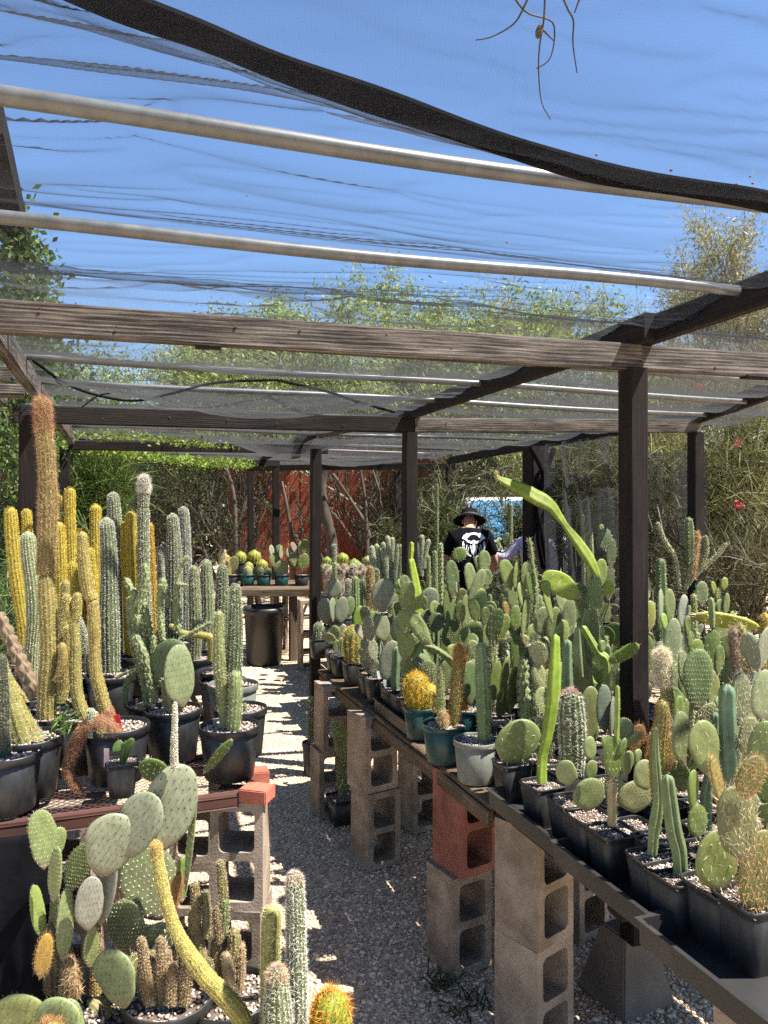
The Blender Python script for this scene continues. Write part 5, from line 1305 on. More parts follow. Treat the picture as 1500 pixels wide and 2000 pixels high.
p.col([(187, 985), (186, 1040), (188, 1120), (190, 1290)], (19, 22, 22, 22), 'gold'); p.col([(177, 1071), (181, 1110), (183, 1180), (186, 1290)], (12, 13, 13, 13), 'gold', dd=-.05)
p.col([(159, 1031), (160, 1080), (166, 1180), (180, 1290)], (17, 19, 19, 18), 'gold', dd=.04)
p = lcol('tan curved column bending out of the pot with the red tag', 228, 1425, .125, .21)
p.col([(160, 1038), (164, 1090), (172, 1150), (180, 1172)], (20, 23, 25, 24), 'tan')
p.col([(181, 1168), (184, 1240), (187, 1310), (203, 1378), (213, 1428)], (22, 24, 24, 25, 27), 'tan', c=(.24, .20, .07))
p.col([(204, 1376), (214, 1410), (220, 1432)], (27, 30, 31), 'red', L=.010)
p.col([(158, 1545), (140, 1525), (132, 1500), (144, 1470), (160, 1432), (190, 1412), (218, 1425), (228, 1440)], (12, 14, 15, 20, 26, 30, 28, 24), 'red', dd=-.09)
p.col([(177, 1383), (179, 1410), (180, 1440)], (15, 17, 17), 'pale', dd=-.10); p.col([(186, 1422), (200, 1426), (212, 1440)], (24, 28, 24), 'tan', dd=-.10)
p.tagc(231, 1412, 11, 32, 'tagred', -14, -.02)
p = lcol('two headed yellow green column, its fuzzy heads side by side', 168, 1405, .115)
p.col([(131, 1160), (131, 1180), (136, 1200), (146, 1218)], (14, 16, 18, 16), 'tan', sc=(.85, .75, .35)); p.col([(151, 1157), (151, 1180), (148, 1205), (144, 1220)], (14, 17, 18, 16), 'tan', sc=(.85, .75, .35))
p.col([(143, 1212), (147, 1260), (147, 1320), (152, 1365), (168, 1408)], (19, 22, 23, 24, 23), 'tan', c=(.23, .22, .085))
p = lcol('short yellow tipped column behind the two headed one', 122, 1372, .105)
p.col([(128, 1133), (126, 1170), (120, 1230), (116, 1300), (114, 1375)], (16, 18, 17, 19, 20), 'tan', c=(.2, .19, .08)); p.col([(133, 1220), (131, 1270), (126, 1330), (118, 1378)], (15, 19, 22, 20), 'tan', dd=-.03, sc=(.84, .74, .38))
p.col([(152, 1205), (164, 1240), (172, 1275), (175, 1310)], (10, 13, 14, 14), 'grey', dd=.06)
p = lcol('stout silvery column with a white woolly crown and dark base', 216, 1325, .12, .21)
p.col([(207, 1012), (211, 1060), (213, 1120), (213, 1200), (215, 1312)], (25, 33, 38, 40, 37), 'grey', tip=((.85, .82, .78), .05, .012))
p = lcol('taller silvery column just behind the stout one', 230, 1280)
p.col([(221, 961), (224, 1020), (228, 1100), (230, 1280)], (23, 27, 28, 27), 'grey')
p = lcol('bright yellow column between the silvery pair and the tallest hairy tipped one', 262, 1285)
p.col([(255, 999), (256, 1040), (258, 1100), (262, 1285)], (20, 25, 26, 24), 'gold'); p.col([(241, 1018), (243, 1060), (246, 1120), (252, 1285)], (13, 16, 16, 15), 'gold', dd=.03)
p = lcol('tall slim column tipped with white hair, standing highest in the middle of the left bench', 286, 1290)
p.col([(282, 928), (281, 960), (280, 990)], (17, 23, 21), 'grey', tip=((.86, .83, .80), .10, .024)); p.col([(280, 988), (280, 1060), (282, 1150), (286, 1290)], (22, 23, 24, 25), 'grey', c=(.12, .16, .09))
p.col([(293, 1021), (296, 1100), (300, 1200), (304, 1290)], (12, 14, 18, 18), 'gold', dd=.06, sc=(.85, .5, .1))
p = lcol('grey column with bristly crown behind the cane cholla', 338, 1260)
p.col([(337, 1003), (339, 1050), (340, 1110), (338, 1260)], (23, 30, 33, 32), 'grey', c=(.13, .15, .10))
p = lcol('woolly white column right behind the bristly crowned grey one', 362, 1245)
p.col([(358, 990), (361, 1040), (362, 1110), (362, 1245)], (17, 22, 24, 24), 'grey', n=12, sc=(.72, .72, .72))
p = lcol('little white tipped column low behind the tall slim one', 314, 1240); p.col([(313, 1067), (314, 1100), (314, 1240)], (13, 15, 15), 'grey', sc=(.85, .8, .78))
p = lcol('slender grey green ribbed column, third from the path', 380, 1290, .11); p.col([(378, 1105), (380, 1160), (382, 1220), (380, 1292)], (18, 23, 24, 25), 'dark', c=(.12, .15, .08), sc=(.75, .72, .62))
p = lcol('grey green ribbed column behind the dark pair', 404, 1270, .11); p.col([(402, 1092), (404, 1150), (405, 1200), (404, 1272)], (20, 25, 27, 26), 'dark', c=(.13, .17, .09), sc=(.72, .72, .62))
p = lcol('dark bristly column left of the biggest dark one by the path', 436, 1335, .115, mat='dustplastic'); p.col([(434, 1102), (434, 1150), (433, 1220), (434, 1338)], (21, 27, 28, 28), 'dark')
p = lcol('biggest dark green column by the path with a lit shorter stem beside it', 448, 1425, .118, .20)
p.col([(459, 1140), (460, 1190), (459, 1260), (455, 1330), (452, 1425)], (22, 29, 31, 30, 27), 'dark', dd=.02)
p.col([(428, 1193), (428, 1240), (430, 1300), (436, 1360), (440, 1420)], (20, 26, 27, 24, 19), 'green', ribs=13, c=(.17, .21, .09), L=.012, n=6); p.col([(459, 1310), (460, 1350), (458, 1390), (455, 1425)], (20, 28, 28, 24), 'green', ribs=11, c=(.16, .21, .10), dd=-.03, n=6, L=.012)
p.tagc(432, 1400, 8, 36, 'plank', 0, .05)
p = potted('column_cactus', 'small pot with pinkish gravel at the path side, behind the biggest dark column', 470, 1390, ZP, 'round', .112, .20, 'plastic', group=G_LB)
p.col([(478, 1372), (478, 1395)], (8, 9), 'green')
p = potted('column_cactus', 'grey white bucket pot of gravel behind the path side pots', 455, 1343, ZP, 'round', .118, .22, 'greypot', group=G_LB)
p.col([(412, 1290), (414, 1250), (402, 1243), (386, 1240), (360, 1238), (330, 1220)][::-1], (10, 13, 15, 17, 16, 15), 'fuzzy', dd=.05, L=.004)
p = potted('column_cactus', 'empty looking rear pot beside the path under the slender columns', 432, 1318, ZP, 'round', .105, .22, 'plastic', group=G_LB); p.col([(445, 1290), (446, 1318)], (10, 12), 'green')
# cane cholla
p = potted('cane_cholla', 'knobbly pale green branching cholla in the middle of the left bench', 300, 1380, ZP, 'round', .115, .20, 'plastic')
for pts, wv in (([(245, 1128), (255, 1150), (268, 1165), (280, 1160)], (11, 14, 14, 12)), ([(283, 1100), (284, 1130), (276, 1160), (268, 1185)], (13, 16, 16, 14)), ([(262, 1150), (262, 1190), (270, 1240), (278, 1290), (292, 1330)], (14, 18, 18, 18, 18)),
                ([(252, 1165), (256, 1210), (262, 1260), (275, 1310)], (12, 15, 16, 15)), ([(275, 1165), (286, 1210), (292, 1260), (298, 1300)], (13, 16, 17, 16)), ([(314, 1140), (312, 1180), (314, 1220), (318, 1250)], (11, 13, 13, 12)),
                ([(318, 1128), (318, 1140), (326, 1165), (334, 1185)], (13, 15, 13, 11)), ([(367, 1085), (352, 1110), (346, 1140), (345, 1200), (350, 1235)], (8, 9, 14, 16, 16)), ([(366, 1142), (355, 1143), (344, 1140)], (7, 7, 8)),
                ([(413, 1215), (390, 1228), (368, 1240), (350, 1250)], (8, 9, 9, 8)), ([(255, 1230), (272, 1270), (280, 1320), (290, 1370)], (13, 16, 18, 18)), ([(265, 1240), (285, 1290), (296, 1340), (302, 1380)], (12, 15, 17, 18)),
                ([(262, 1390), (275, 1382), (290, 1370)], (10, 11, 12)), ([(225, 1325), (250, 1312), (280, 1300)], (7, 8, 9)), ([(247, 1385), (245, 1350), (255, 1320), (270, 1305)], (10, 12, 12, 10)), ([(300, 1240), (302, 1290), (312, 1340)], (10, 13, 14))):
    p.col(pts, wv, 'knob', dd=random.uniform(-.05, .08))
p = potted('prickly_pear', 'round grey polka dot pads sprouting beside a knobbly stump in a black pot', 338, 1392, ZP, 'round', .118, .21, 'plastic')
p.pad(332, 1300, 86, 106, 4, -20, 'dot', (.115, .165, .095), dd=.07, var=2); p.pad(350, 1322, 50, 126, -6, 38, 'dot', (.19, .235, .15), dd=-.03, var=2)
for k in range(7): p.col([(318 + k * 5 - 6 * (k % 2), 1325 + 6 * (k % 3)), (322 + k * 4, 1350), (325 + k * 4, 1395)], (9, 13, 13), 'knob', c=(.26, .24, .13), dd=random.uniform(-.04, .02))
p.tagc(381, 1392, 7, 16, 'tagwhite', -6, .02)
p = potted('column_cactus', 'dark almost black column in the big black pot at the bottom of the left edge', 12, 1478, ZP, 'round', .118, .20, 'plastic', group=G_LB)
p.col([(2, 1278), (5, 1330), (7, 1400), (10, 1478)], (18, 22, 23, 24), 'dark', c=(.04, .05, .03), sc=(.35, .33, .28))
p = potted('column_cactus', 'leaning ribbed column with a bristly skirt next to a grassy weed', 56, 1448, ZP, 'round', .12, .21, 'plastic', group=G_LB)
p.col([(-6, 1285), (14, 1340), (30, 1390), (42, 1425), (52, 1452)], (24, 30, 38, 50, 60), 'tan', c=(.20, .20, .075), L=.012); p.col([(36, 1410), (46, 1432), (54, 1455)], (44, 58, 66), 'wool', sc=(.7, .6, .45), L=.016, dd=.01)
wd_ = p.loc(108, 1425, -.02)
rng = np.random.default_rng(4); S0 = np.tile(np.array(wd_), (50, 1)) + rng.normal(size=(50, 3)) * .02; V, Fc = leaf_quads(S0 + np.abs(rng.normal(size=(50, 3))) * np.array([.02, .02, .03]), np.full(50, .05), 6, -.4, rng); obj('weed_leaves', mesh('weed_leaves', V, Fc), M['leaf'], p.root, color=(.14, .24, .05))
p = potted('dead_cactus', 'dried brownish pink leaning cactus log at the left edge', 88, 1385, ZP, 'round', .10, .20, 'plastic')
p.col([(-4, 1195), (20, 1250), (48, 1310), (74, 1360)], (20, 27, 29, 27), 'knob', c=(.19, .145, .115), sc=(.52, .42, .36), L=.012, n=6); p.col([(22, 1330), (34, 1352), (52, 1385)], (14, 20, 20), 'tan', dd=.05)
p = potted('seedling_cactus', 'little angular green cactus in a small square pot with a pink label', 238, 1492, ZP, 'sq', .058, .125, 'dustplastic')
p.col([(246, 1448), (243, 1470), (239, 1494)], (22, 20, 12), 'wing', c=(.09, .16, .05)); p.pad(231, 1458, 24, 20, -60, 20, 'plain', (.09, .16, .05)); p.pad(252, 1455, 16, 30, 22, 30, 'plain', (.10, .17, .05)); p.tagc(208, 1480, 10, 36, 'tagpink', 0, -.02)
# --- floor plants at lower left
p = potted('prickly_pear', 'huge grey blue prickly pear with stacked pads leaning up over the left bench edge', 330, 1955, .015, 'round', .15, .27, 'dustplastic')
HB = (.20, .235, .195); b_ = -.05
p.col([(342, 1372), (341, 1420), (340, 1470), (341, 1502)], (7, 11, 13, 14), 'pale', c=(.30, .27, .22), dd=-.12, L=.005)
p.pad(330, 1578, 98, 176, 10, 24, 'hook', HB, dd=-.08, var=2); p.pad(270, 1614, 84, 142, 26, -8, 'hook', HB, dd=-.12, var=0); p.pad(216, 1652, 94, 132, 18, 14, 'hook', (.22, .255, .21), dd=-.13, var=0)
p.pad(206, 1742, 48, 132, 12, -40, 'hook', (.20, .215, .205), dd=-.10, var=2); p.pad(174, 1766, 50, 108, 2, 20, 'hook', (.215, .225, .225), dd=-.15, var=2); p.pad(178, 1850, 27, 84, 4, 25, 'white', (.17, .20, .08), dd=-.10, var=2); p.col([(190, 1795), (190, 1840), (186, 1880), (188, 1940)], (12, 14, 16, 24), 'brown', dd=-.06, L=.006)
p.pad(228, 1912, 84, 122, -14, -12, 'hook', (.175, .225, .135), dd=-.16, var=0)
p.pad(290, 1722, 104, 160, -18, 20, 'white', (.12, .145, .085), dd=.07, var=2); p.pad(246, 1812, 84, 112, -10, -14, 'white', (.12, .145, .075), dd=.02, var=2); p.pad(312, 1850, 80, 105, 20, 25, 'spiny', (.12, .15, .085), dd=.04); p.pad(290, 1900, 60, 100, -30, 25, 'spiny', (.14, .145, .07), dd=.0)
p.pad(372, 1640, 18, 210, 6, -62, 'white', (.16, .22, .10), dd=-.02, var=2); p.pad(357, 1718, 20, 90, 0, 40, 'few', (.12, .19, .05), dd=.02)
p.pad(346, 1740, 20, 70, 5, 45, 'orange', (.20, .12, .06), dd=.0); p.pad(300, 1505, 60, 50, 50, 20, 'few', (.09, .14, .035), dd=.12); p.pad(425, 1478, 20, 90, 40, 35, 'few', (.09, .13, .04), dd=.14)
for k in range(9): p.col([(275 + k * 13, 1830 + 25 * (k % 3)), (282 + k * 11, 1880 + 15 * (k % 2)), (295 + k * 8, 1960)], (15, 24, 28), 'brown', c=(.16, .12, .06), sc=(.62, .48, .36), dd=random.uniform(-.07, .03), L=.010)
p.col([(303, 1642), (310, 1690), (324, 1760), (350, 1830), (395, 1900), (440, 1948), (470, 1985), (478, 2030)], (20, 24, 25, 27, 31, 35, 37, 36), 'fuzzy', dd=-.26, tip=((.75, .50, .20), .05, .008), name='rat_tail_stem')
p = potted('prickly_pear', 'upright small padded spiny prickly pear with a woody base before the black cloth', 115, 2010, .015, 'round', .14, .22, 'dustplastic')
p.pad(83, 1640, 46, 118, -4, 24, 'white', (.17, .225, .10), dd=-.04, var=1); p.pad(108, 1655, 26, 80, 10, 50, 'white', (.17, .225, .10), dd=.0); p.pad(107, 1708, 34, 112, 4, -30, 'white', (.19, .24, .10), dd=-.08, var=2); p.pad(154, 1695, 46, 104, 22, 18, 'white', (.08, .115, .045), dd=.04, var=0)
p.pad(127, 1806, 26, 150, 2, 40, 'white', (.17, .22, .115), dd=-.06, var=2); p.pad(74, 1782, 22, 110, -10, 35, 'white', (.17, .23, .06), dd=-.04, var=2); p.pad(106, 1790, 30, 120, 5, -40, 'white', (.12, .165, .08), dd=.0)
p.pad(85, 1868, 28, 90, 6, 30, 'orange', (.32, .22, .06), dd=-.10, var=2); p.col([(100, 1800), (112, 1850), (116, 1930)], (34, 52, 60), 'brown', c=(.13, .10, .06), L=.012); p.col([(135, 1870), (138, 1900), (136, 1950)], (26, 34, 38), 'brown', dd=-.04, c=(.2, .15, .10))
p = potted('clustered_cactus', 'clump of short brown spined stems potted at the foot of the lit block stack', 448, 1950, .015, 'round', .155, .24, 'plastic')
for pts, wv, c_ in (([(430, 1680), (433, 1715), (436, 1755)], (15, 19, 18), (.12, .13, .06)), ([(438, 1752), (438, 1785), (434, 1830)], (18, 21, 19), (.09, .16, .07)), ([(424, 1770), (426, 1800), (428, 1840)], (14, 16, 16), (.15, .12, .06)), ([(400, 1738), (403, 1775), (404, 1830)], (15, 20, 20), (.10, .11, .06)),
                ([(380, 1722), (382, 1760), (386, 1840)], (15, 20, 20), (.14, .12, .06)), ([(377, 1775), (378, 1810), (382, 1850)], (18, 22, 20), (.15, .14, .06)), ([(388, 1828), (392, 1860), (400, 1900)], (16, 20, 20), (.16, .17, .06)), ([(421, 1832), (422, 1870), (428, 1950)], (18, 24, 22), (.14, .13, .06)),
                ([(456, 1812), (458, 1845), (450, 1880), (452, 1950)], (22, 30, 26, 22), (.17, .16, .07)), ([(407, 1870), (410, 1900), (420, 1945)], (16, 20, 20), (.09, .11, .05)), ([(470, 1840), (470, 1890), (466, 1945)], (16, 19, 18), (.28, .22, .15)), ([(440, 1860), (446, 1900), (452, 1950)], (18, 22, 20), (.28, .22, .16)), ([(365, 1850), (368, 1890), (385, 1940)], (14, 18, 18), (.10, .13, .06))):
    p.col(pts, wv, 'brown', c=c_, sc=(.66, .50, .35), dd=random.uniform(-.05, .05), L=.010, ribs=10)
p = potted('column_cactus', 'group of bristly grey columns beside the path, one taller than the others', 562, 2120, .01, 'round', .17, .22, 'plastic')
p.col([(574, 1702), (577, 1770), (578, 1860), (578, 2000), (574, 2120)], (32, 42, 45, 46, 46), 'grey', dd=.0, tip=((.75, .45, .40), .03, .012), L=.013, n=9, sc=(.82, .80, .74)); p.col([(531, 1768), (530, 1810), (528, 1870), (534, 2110)], (36, 44, 45, 42), 'tan', c=(.24, .25, .10), sc=(.86, .78, .48), dd=.06, L=.013); p.col([(541, 1884), (541, 1930), (543, 2000), (548, 2120)], (38, 56, 60, 60), 'grey', dd=-.10, tip=((.75, .5, .35), .04, .016), L=.013, sc=(.78, .74, .64), n=9)
p = potted('barrel_cactus', 'green barrel cactus glowing with orange spines beside the path', 645, 2070, .01, 'round', .12, .18, 'plastic')
o = p.col([(645, 1932), (645, 1965), (645, 2070)], (62, 88, 84), 'green', c=(.16, .26, .035), sc=(.85, .60, .25), ribs=16, L=.014, n=6, tip=((.95, .42, .06), .09, .030))
p = potted('prickly_pear', 'broad pale cut pads at the bottom left corner with a brown spiny ball', 80, 2075, .01, 'round', .17, .22, 'plastic')
p.pad(38, 1985, 104, 96, 38, 10, 'hook', (.23, .27, .12), var=2); p.pad(112, 1992, 92, 90, 20, -8, 'hook', (.20, .26, .14), dd=-.05, var=2); p.pad(143, 1998, 36, 96, -18, 38, 'plain', (.17, .225, .12), dd=-.03); p.col([(96, 1990), (96, 2010), (96, 2060)], (40, 64, 60), 'orange', dd=-.12, sc=(.62, .30, .14), L=.022)
p = potted('column_cactus', 'cut cactus stump with a pale top lying between the pads at lower left', 190, 1990, .01, 'round', .11, .18, 'plastic'); p.col([(172, 1955), (190, 1965), (206, 1990)], (38, 42, 38), 'green', c=(.24, .22, .12), ribs=12)
p = potted('seedling_cactus', 'tiny bright green seedling pot at the bottom edge under the golden curving stem', 425, 2040, .01, 'round', .07, .14, 'plastic'); p.pad(418, 1995, 22, 18, -50, 10, 'plain', (.16, .28, .05)); p.pad(434, 1992, 22, 18, 50, 10, 'plain', (.18, .30, .05))
p = potted('prickly_pear', 'prickly pear standing in a black pot on the gravel between the far block stacks', 668, 1560, .01, 'sq', .085, .15, 'plastic')
p.pad(672, 1520, 26, 90, 2, 30, 'spiny', (.10, .14, .05)); p.pad(668, 1455, 26, 70, -4, 20, 'spiny', (.13, .17, .05)); p.pad(660, 1428, 22, 40, -24, 20, 'spiny', (.13, .18, .05))
p = potted('column_cactus', 'dark cactus in a pot on the gravel at the far corner of the right bench', 609, 1455, .01, 'round', .07, .22, 'plastic'); p.col([(607, 1360), (608, 1400), (609, 1460)], (14, 16, 16), 'dark')

# --- right bench
def rb(name, label, px, v, kind='sq', r=.062, h=.135, mat='dustplastic', cat='cactus', group=None, zt=None):
    zt = (ZB - .018 if zt is None else zt); kk = (px - 750) / F
    u = (.384 + BV.x * v - kk * (2.75 + BV.y * v)) / (-BU.x + BU.y * kk); q = buv(u, v, zt)
    pl_ = Plant(name, label, cat, q, q.y, group); add_pot(pl_.root, kind, r, h, mat, ang + random.uniform(-.08, .08)); USED.append((q.x, q.y)); return pl_
BL, PG, GR, DK, LM = (.185, .21, .175), (.185, .235, .12), (.125, .175, .065), (.055, .085, .03), (.20, .27, .05)
E_ = dict(v=.085)
# front edge, far to near
p = rb('prickly_pear', 'low dark spiny cluster in the farthest pot of the right bench corner', 622, .09); p.col([(622, 1215), (622, 1240), (622, 1262)], (16, 22, 20), 'dark', n=7); p.col([(634, 1225), (634, 1262)], (14, 16), 'dark', c=(.10, .15, .05))
p = rb('prickly_pear', 'polka dot prickly pear of five grey pads by the path end post', 655, .16); p.pad(652, 1150, 28, 40, 6, 10, 'dot', BL); p.pad(634, 1193, 28, 54, -6, -18, 'dot', BL, var=2); p.pad(667, 1192, 26, 54, 4, 22, 'dot', BL, dd=-.02, var=2); p.pad(650, 1192, 12, 50, 0, 68, 'dot', (.2, .23, .19), dd=-.05); p.pad(658, 1245, 48, 58, 6, 8, 'dot', BL, dd=-.01, var=2); p.pad(683, 1185, 20, 40, 6, 30, 'dot', (.15, .2, .12), dd=.05); p.tagc(647, 1266, 5, 14, 'tagwhite', 0, -.06)
p = rb('barrel_cactus', 'yellow spined barrel in a square pot near the far end of the right bench', 690, .09); p.col([(690, 1222), (690, 1250), (692, 1295)], (34, 44, 42), 'orange', c=(.14, .17, .05), sc=(.85, .60, .20), L=.022, n=7, ribs=12); 
p = rb('column_cactus', 'pair of thin green stems tied with a white band beside the polka dot pads', 718, .12); p.col([(735, 1195), (728, 1250), (716, 1312)], (8, 9, 11), 'green', ribs=5); p.col([(722, 1205), (718, 1260), (712, 1312)], (8, 9, 10), 'green', ribs=5); p.tagc(724, 1230, 14, 3, 'tagwhite', 4, -.01)
p = rb('column_cactus', 'bright green fluted column behind the yellow spined barrel', 694, .32); p.col([(694, 1125), (694, 1170), (695, 1240)], (14, 17, 16), 'green'); p.pad(701, 1206, 22, 46, 4, 30, 'plain', (.15, .23, .04), dd=-.06)
p = rb('prickly_pear', 'largest polka dot prickly pear, its round pad standing highest, in the small tray', 766, .12); p.pad(748, 1163, 47, 66, 0, 8, 'dot', BL, var=2); p.pad(746, 1226, 32, 56, -10, 24, 'dot', (.18, .215, .15), var=2); p.pad(782, 1228, 38, 64, 12, -14, 'dot', (.175, .21, .15), dd=.02, var=2); p.pad(764, 1296, 48, 90, 0, 10, 'dot', (.175, .20, .175), var=2, dd=-.02); p.tagc(752, 1337, 6, 18, 'tagwhite', -4, -.07); p.pad(748, 1295, 10, 84, -4, 66, 'dot', (.22, .23, .21), dd=.05)
p = rb('prickly_pear', 'grey dotted pad plant standing just behind the largest polka dot one', 815, .22); p.pad(820, 1290, 36, 76, 6, -20, 'dot', (.18, .205, .18), var=2); p.pad(803, 1275, 22, 80, 8, 40, 'dot', BL)
# round pots on the plank
p = potted('golden_spined_cactus', 'golden spiny twin ball cactus in the first dark green pot', 822, 1384, ZB - .022, 'round', .082, .145, 'greenpot'); p.col([(815, 1312), (813, 1345), (818, 1385)], (36, 50, 48), 'gold', L=.026, sc=(.85, .52, .05), n=9, sp=.012) if False else p.col([(815, 1312), (813, 1345), (818, 1385)], (36, 50, 48), 'gold', L=.026, sc=(.85, .52, .05), n=9); p.col([(838, 1338), (840, 1358), (838, 1386)], (26, 36, 32), 'gold', L=.022, n=9, dd=-.02); p.col([(846, 1362), (846, 1388)], (20, 26), 'brown', dd=-.03)
p = potted('column_cactus', 'two stemmed cactus with an orange bristly head in the second dark green pot', 868, 1420, ZB - .022, 'round', .094, .155, 'greenpot'); p.col([(860, 1296), (860, 1345), (862, 1415)], (13, 17, 17), 'green', ribs=12, c=(.15, .19, .07), n=6); p.col([(896, 1258), (897, 1290), (892, 1345), (884, 1415)], (21, 25, 23, 21), 'orange', dd=.03, L=.018, sc=(.72, .48, .20), c=(.15, .17, .06), n=5); p.col([(866, 1388), (866, 1402), (866, 1422)], (14, 17, 16), 'brown', dd=-.04, c=(.25, .2, .12)); p.col([(896, 1260), (898, 1300)], (19, 23), 'orange', dd=.03, L=.024, n=9)
p = potted('column_cactus', 'blue green ribbed column in the pale grey pot', 930, 1451, ZB - .022, 'round', .090, .16, 'greypot'); p.col([(939, 1254), (941, 1300), (944, 1370), (946, 1448)], (22, 29, 29, 26), 'green', c=(.12, .19, .10), ribs=8, n=5)
p = potted('column_cactus', 'third green pot tucked behind the second one, holding small spiny offsets', 912, 1388, ZB - .022, 'round', .08, .14, 'greenpot'); p.col([(905, 1340), (906, 1388)], (14, 16), 'orange'); p.pad(918, 1335, 40, 88, 0, 24, 'plain', (.11, .17, .09), dd=-.02)
# square front row in the trays
p = rb('prickly_pear', 'wide plain green pad lying low in the first square pot after the grey pot', 1000, .10); p.pad(1010, 1450, 84, 100, 30, 8, 'few', (.155, .205, .09), dd=-.02, var=2)
p = rb('epiphyllum_cactus', 'tall bright green flat winged stem in the third square tray pot', 1060, .09); p.col([(1085, 1238), (1082, 1290), (1078, 1360), (1068, 1430), (1058, 1480), (1056, 1528)], (18, 32, 34, 30, 22, 28), 'wing', c=(.18, .27, .04), ribs=3); 
p = rb('column_cactus', 'thick dark column with white spines down its right side', 1118, .10, r=.066); p.col([(1115, 1345), (1116, 1390), (1118, 1450), (1118, 1512)], (40, 50, 52, 48), 'dark', c=(.06, .09, .03), ribs=13, L=.016, n=7, sc=(.75, .72, .68), tip=((.75, .2, .25), .02, .012))
p = rb('prickly_pear', 'black dotted small padded prickly pear at the tray front', 1150, .085); p.pad(1106, 1510, 40, 52, -16, -15, 'dot', PG, dd=-.05, var=2); p.pad(1152, 1462, 28, 48, -8, 20, 'dot', PG, var=2); p.pad(1150, 1552, 66, 66, 4, 12, 'dot', (.13, .165, .08), dd=-.07, var=2); p.pad(1154, 1505, 28, 42, 6, 18, 'dot', (.14, .18, .09), dd=-.02, var=2)
p = rb('column_cactus', 'green fanned pad on a tan woody trunk in the tray', 1197, .085); p.col([(1196, 1520), (1196, 1550), (1196, 1612)], (20, 20, 18), 'green', c=(.27, .23, .15), ribs=7, n=2); p.pad(1198, 1480, 44, 88, 0, 10, 'few', (.11, .17, .05), var=1); p.col([(1206, 1338), (1206, 1380), (1204, 1450)], (9, 12, 11), 'wing', c=(.2, .27, .07)); p.pad(1184, 1455, 16, 40, -16, 30, 'plain', GR); p.pad(1215, 1460, 16, 40, 18, 30, 'plain', GR)
p = rb('prickly_pear', 'pale dotted prickly pear behind the tan woody trunk', 1238, .16); p.pad(1240, 1556, 72, 64, 0, 8, 'dot', (.19, .205, .12), var=2); p.pad(1258, 1514, 46, 60, -12, 14, 'dot', (.20, .23, .13), dd=-.04, var=2); p.pad(1226, 1492, 26, 52, 8, 28, 'dot', (.15, .19, .09), dd=-.05); p.pad(1244, 1480, 18, 36, 14, 30, 'dot', PG)
p = rb('column_cactus', 'smooth blue green trunk under the orange spined head', 1284, .09, r=.066); p.col([(1281, 1420), (1281, 1480), (1286, 1560), (1278, 1620), (1274, 1668)], (13, 16, 20, 27, 22), 'blue', c=(.14, .19, .10), ribs=6, n=2)
p = rb('column_cactus', 'lumpy blue green crooked trunk in the second last square pot', 1325, .085, r=.068); p.col([(1303, 1512), (1308, 1560), (1316, 1620), (1326, 1660), (1330, 1712)], (25, 31, 32, 33, 34), 'blue', c=(.12, .17, .10), ribs=6, n=1)
p = rb('prickly_pear', 'big round green pad with whitish spines in a square pot at the half empty tray', 1404, .12, r=.07, h=.15); p.pad(1400, 1682, 90, 122, -4, 8, 'few', (.16, .20, .075), dd=-.05, var=2)
p = rb('prickly_pear', 'orange spined prickly pear of heavy pads in the nearest square pot', 1470, .13, r=.072, h=.16); p.pad(1488, 1708, 104, 175, -2, 12, 'orange', (.125, .14, .06), dd=-.04, var=2); p.pad(1440, 1610, 88, 150, -14, 14, 'spiny', (.10, .115, .055), dd=-.05, var=2, sc=(.62, .50, .32)); p.pad(1402, 1530, 30, 112, -14, 45, 'orange', (.17, .175, .06), dd=-.02, var=2); p.pad(1466, 1518, 62, 90, 16, 16, 'orange', (.09, .11, .04), dd=-.08, var=2)
# middle rows
p = rb('prickly_pear', 'olive pads with plain faces in front of the big blue column', 1372, .24); p.pad(1378, 1462, 66, 112, -8, 14, 'few', (.165, .205, .085), var=0, dd=-.03); p.pad(1332, 1445, 46, 112, -6, 20, 'few', (.15, .18, .10), var=2); p.pad(1354, 1545, 28, 84, 2, 30, 'plain', (.13, .18, .05), dd=-.05); p.pad(1362, 1604, 44, 68, -4, 14, 'few', (.12, .165, .05), dd=-.05, var=2)
p = rb('column_cactus', 'big five ribbed blue column rising at the right', 1422, .30, r=.066); p.col([(1420, 1336), (1421, 1390), (1424, 1460), (1428, 1560)], (36, 40, 40, 36), 'blue', c=(.11, .19, .145))
p = rb('column_cactus', 'woolly cream headed column before the thick post', 1296, .36); p.col([(1292, 1268), (1294, 1300), (1298, 1340)], (20, 30, 29), 'wool', tip=((.88, .80, .64), .04, .022)); p.col([(1300, 1332), (1304, 1370), (1306, 1500)], (24, 30, 30), 'tan', c=(.21, .23, .12), dd=.01)
p = rb('column_cactus', 'orange toothed column in front of the woolly cream headed one', 1288, .17); p.col([(1292, 1366), (1294, 1400), (1288, 1445), (1285, 1560)], (22, 33, 36, 26), 'orange', c=(.16, .18, .06), sc=(.58, .28, .13), L=.009, n=4); p.pad(1308, 1470, 30, 80, 8, 30, 'orange', (.11, .10, .04)); 
p = rb('prickly_pear', 'large dark round pad rimmed with white spines, right of the woolly column', 1372, .46); p.pad(1364, 1328, 62, 122, 3, 8, 'white', (.10, .15, .065), dd=-.03, var=0); p.pad(1336, 1310, 28, 80, -10, 30, 'spiny', (.12, .16, .08)); p.pad(1324, 1386, 22, 56, 12, 20, 'white', (.14, .22, .04), dd=-.06); p.col([(1352, 1370), (1350, 1410), (1352, 1500)], (10, 14, 16), 'green'); p.pad(1380, 1400, 50, 60, 30, 20, 'spiny', (.12, .15, .08), dd=.03)
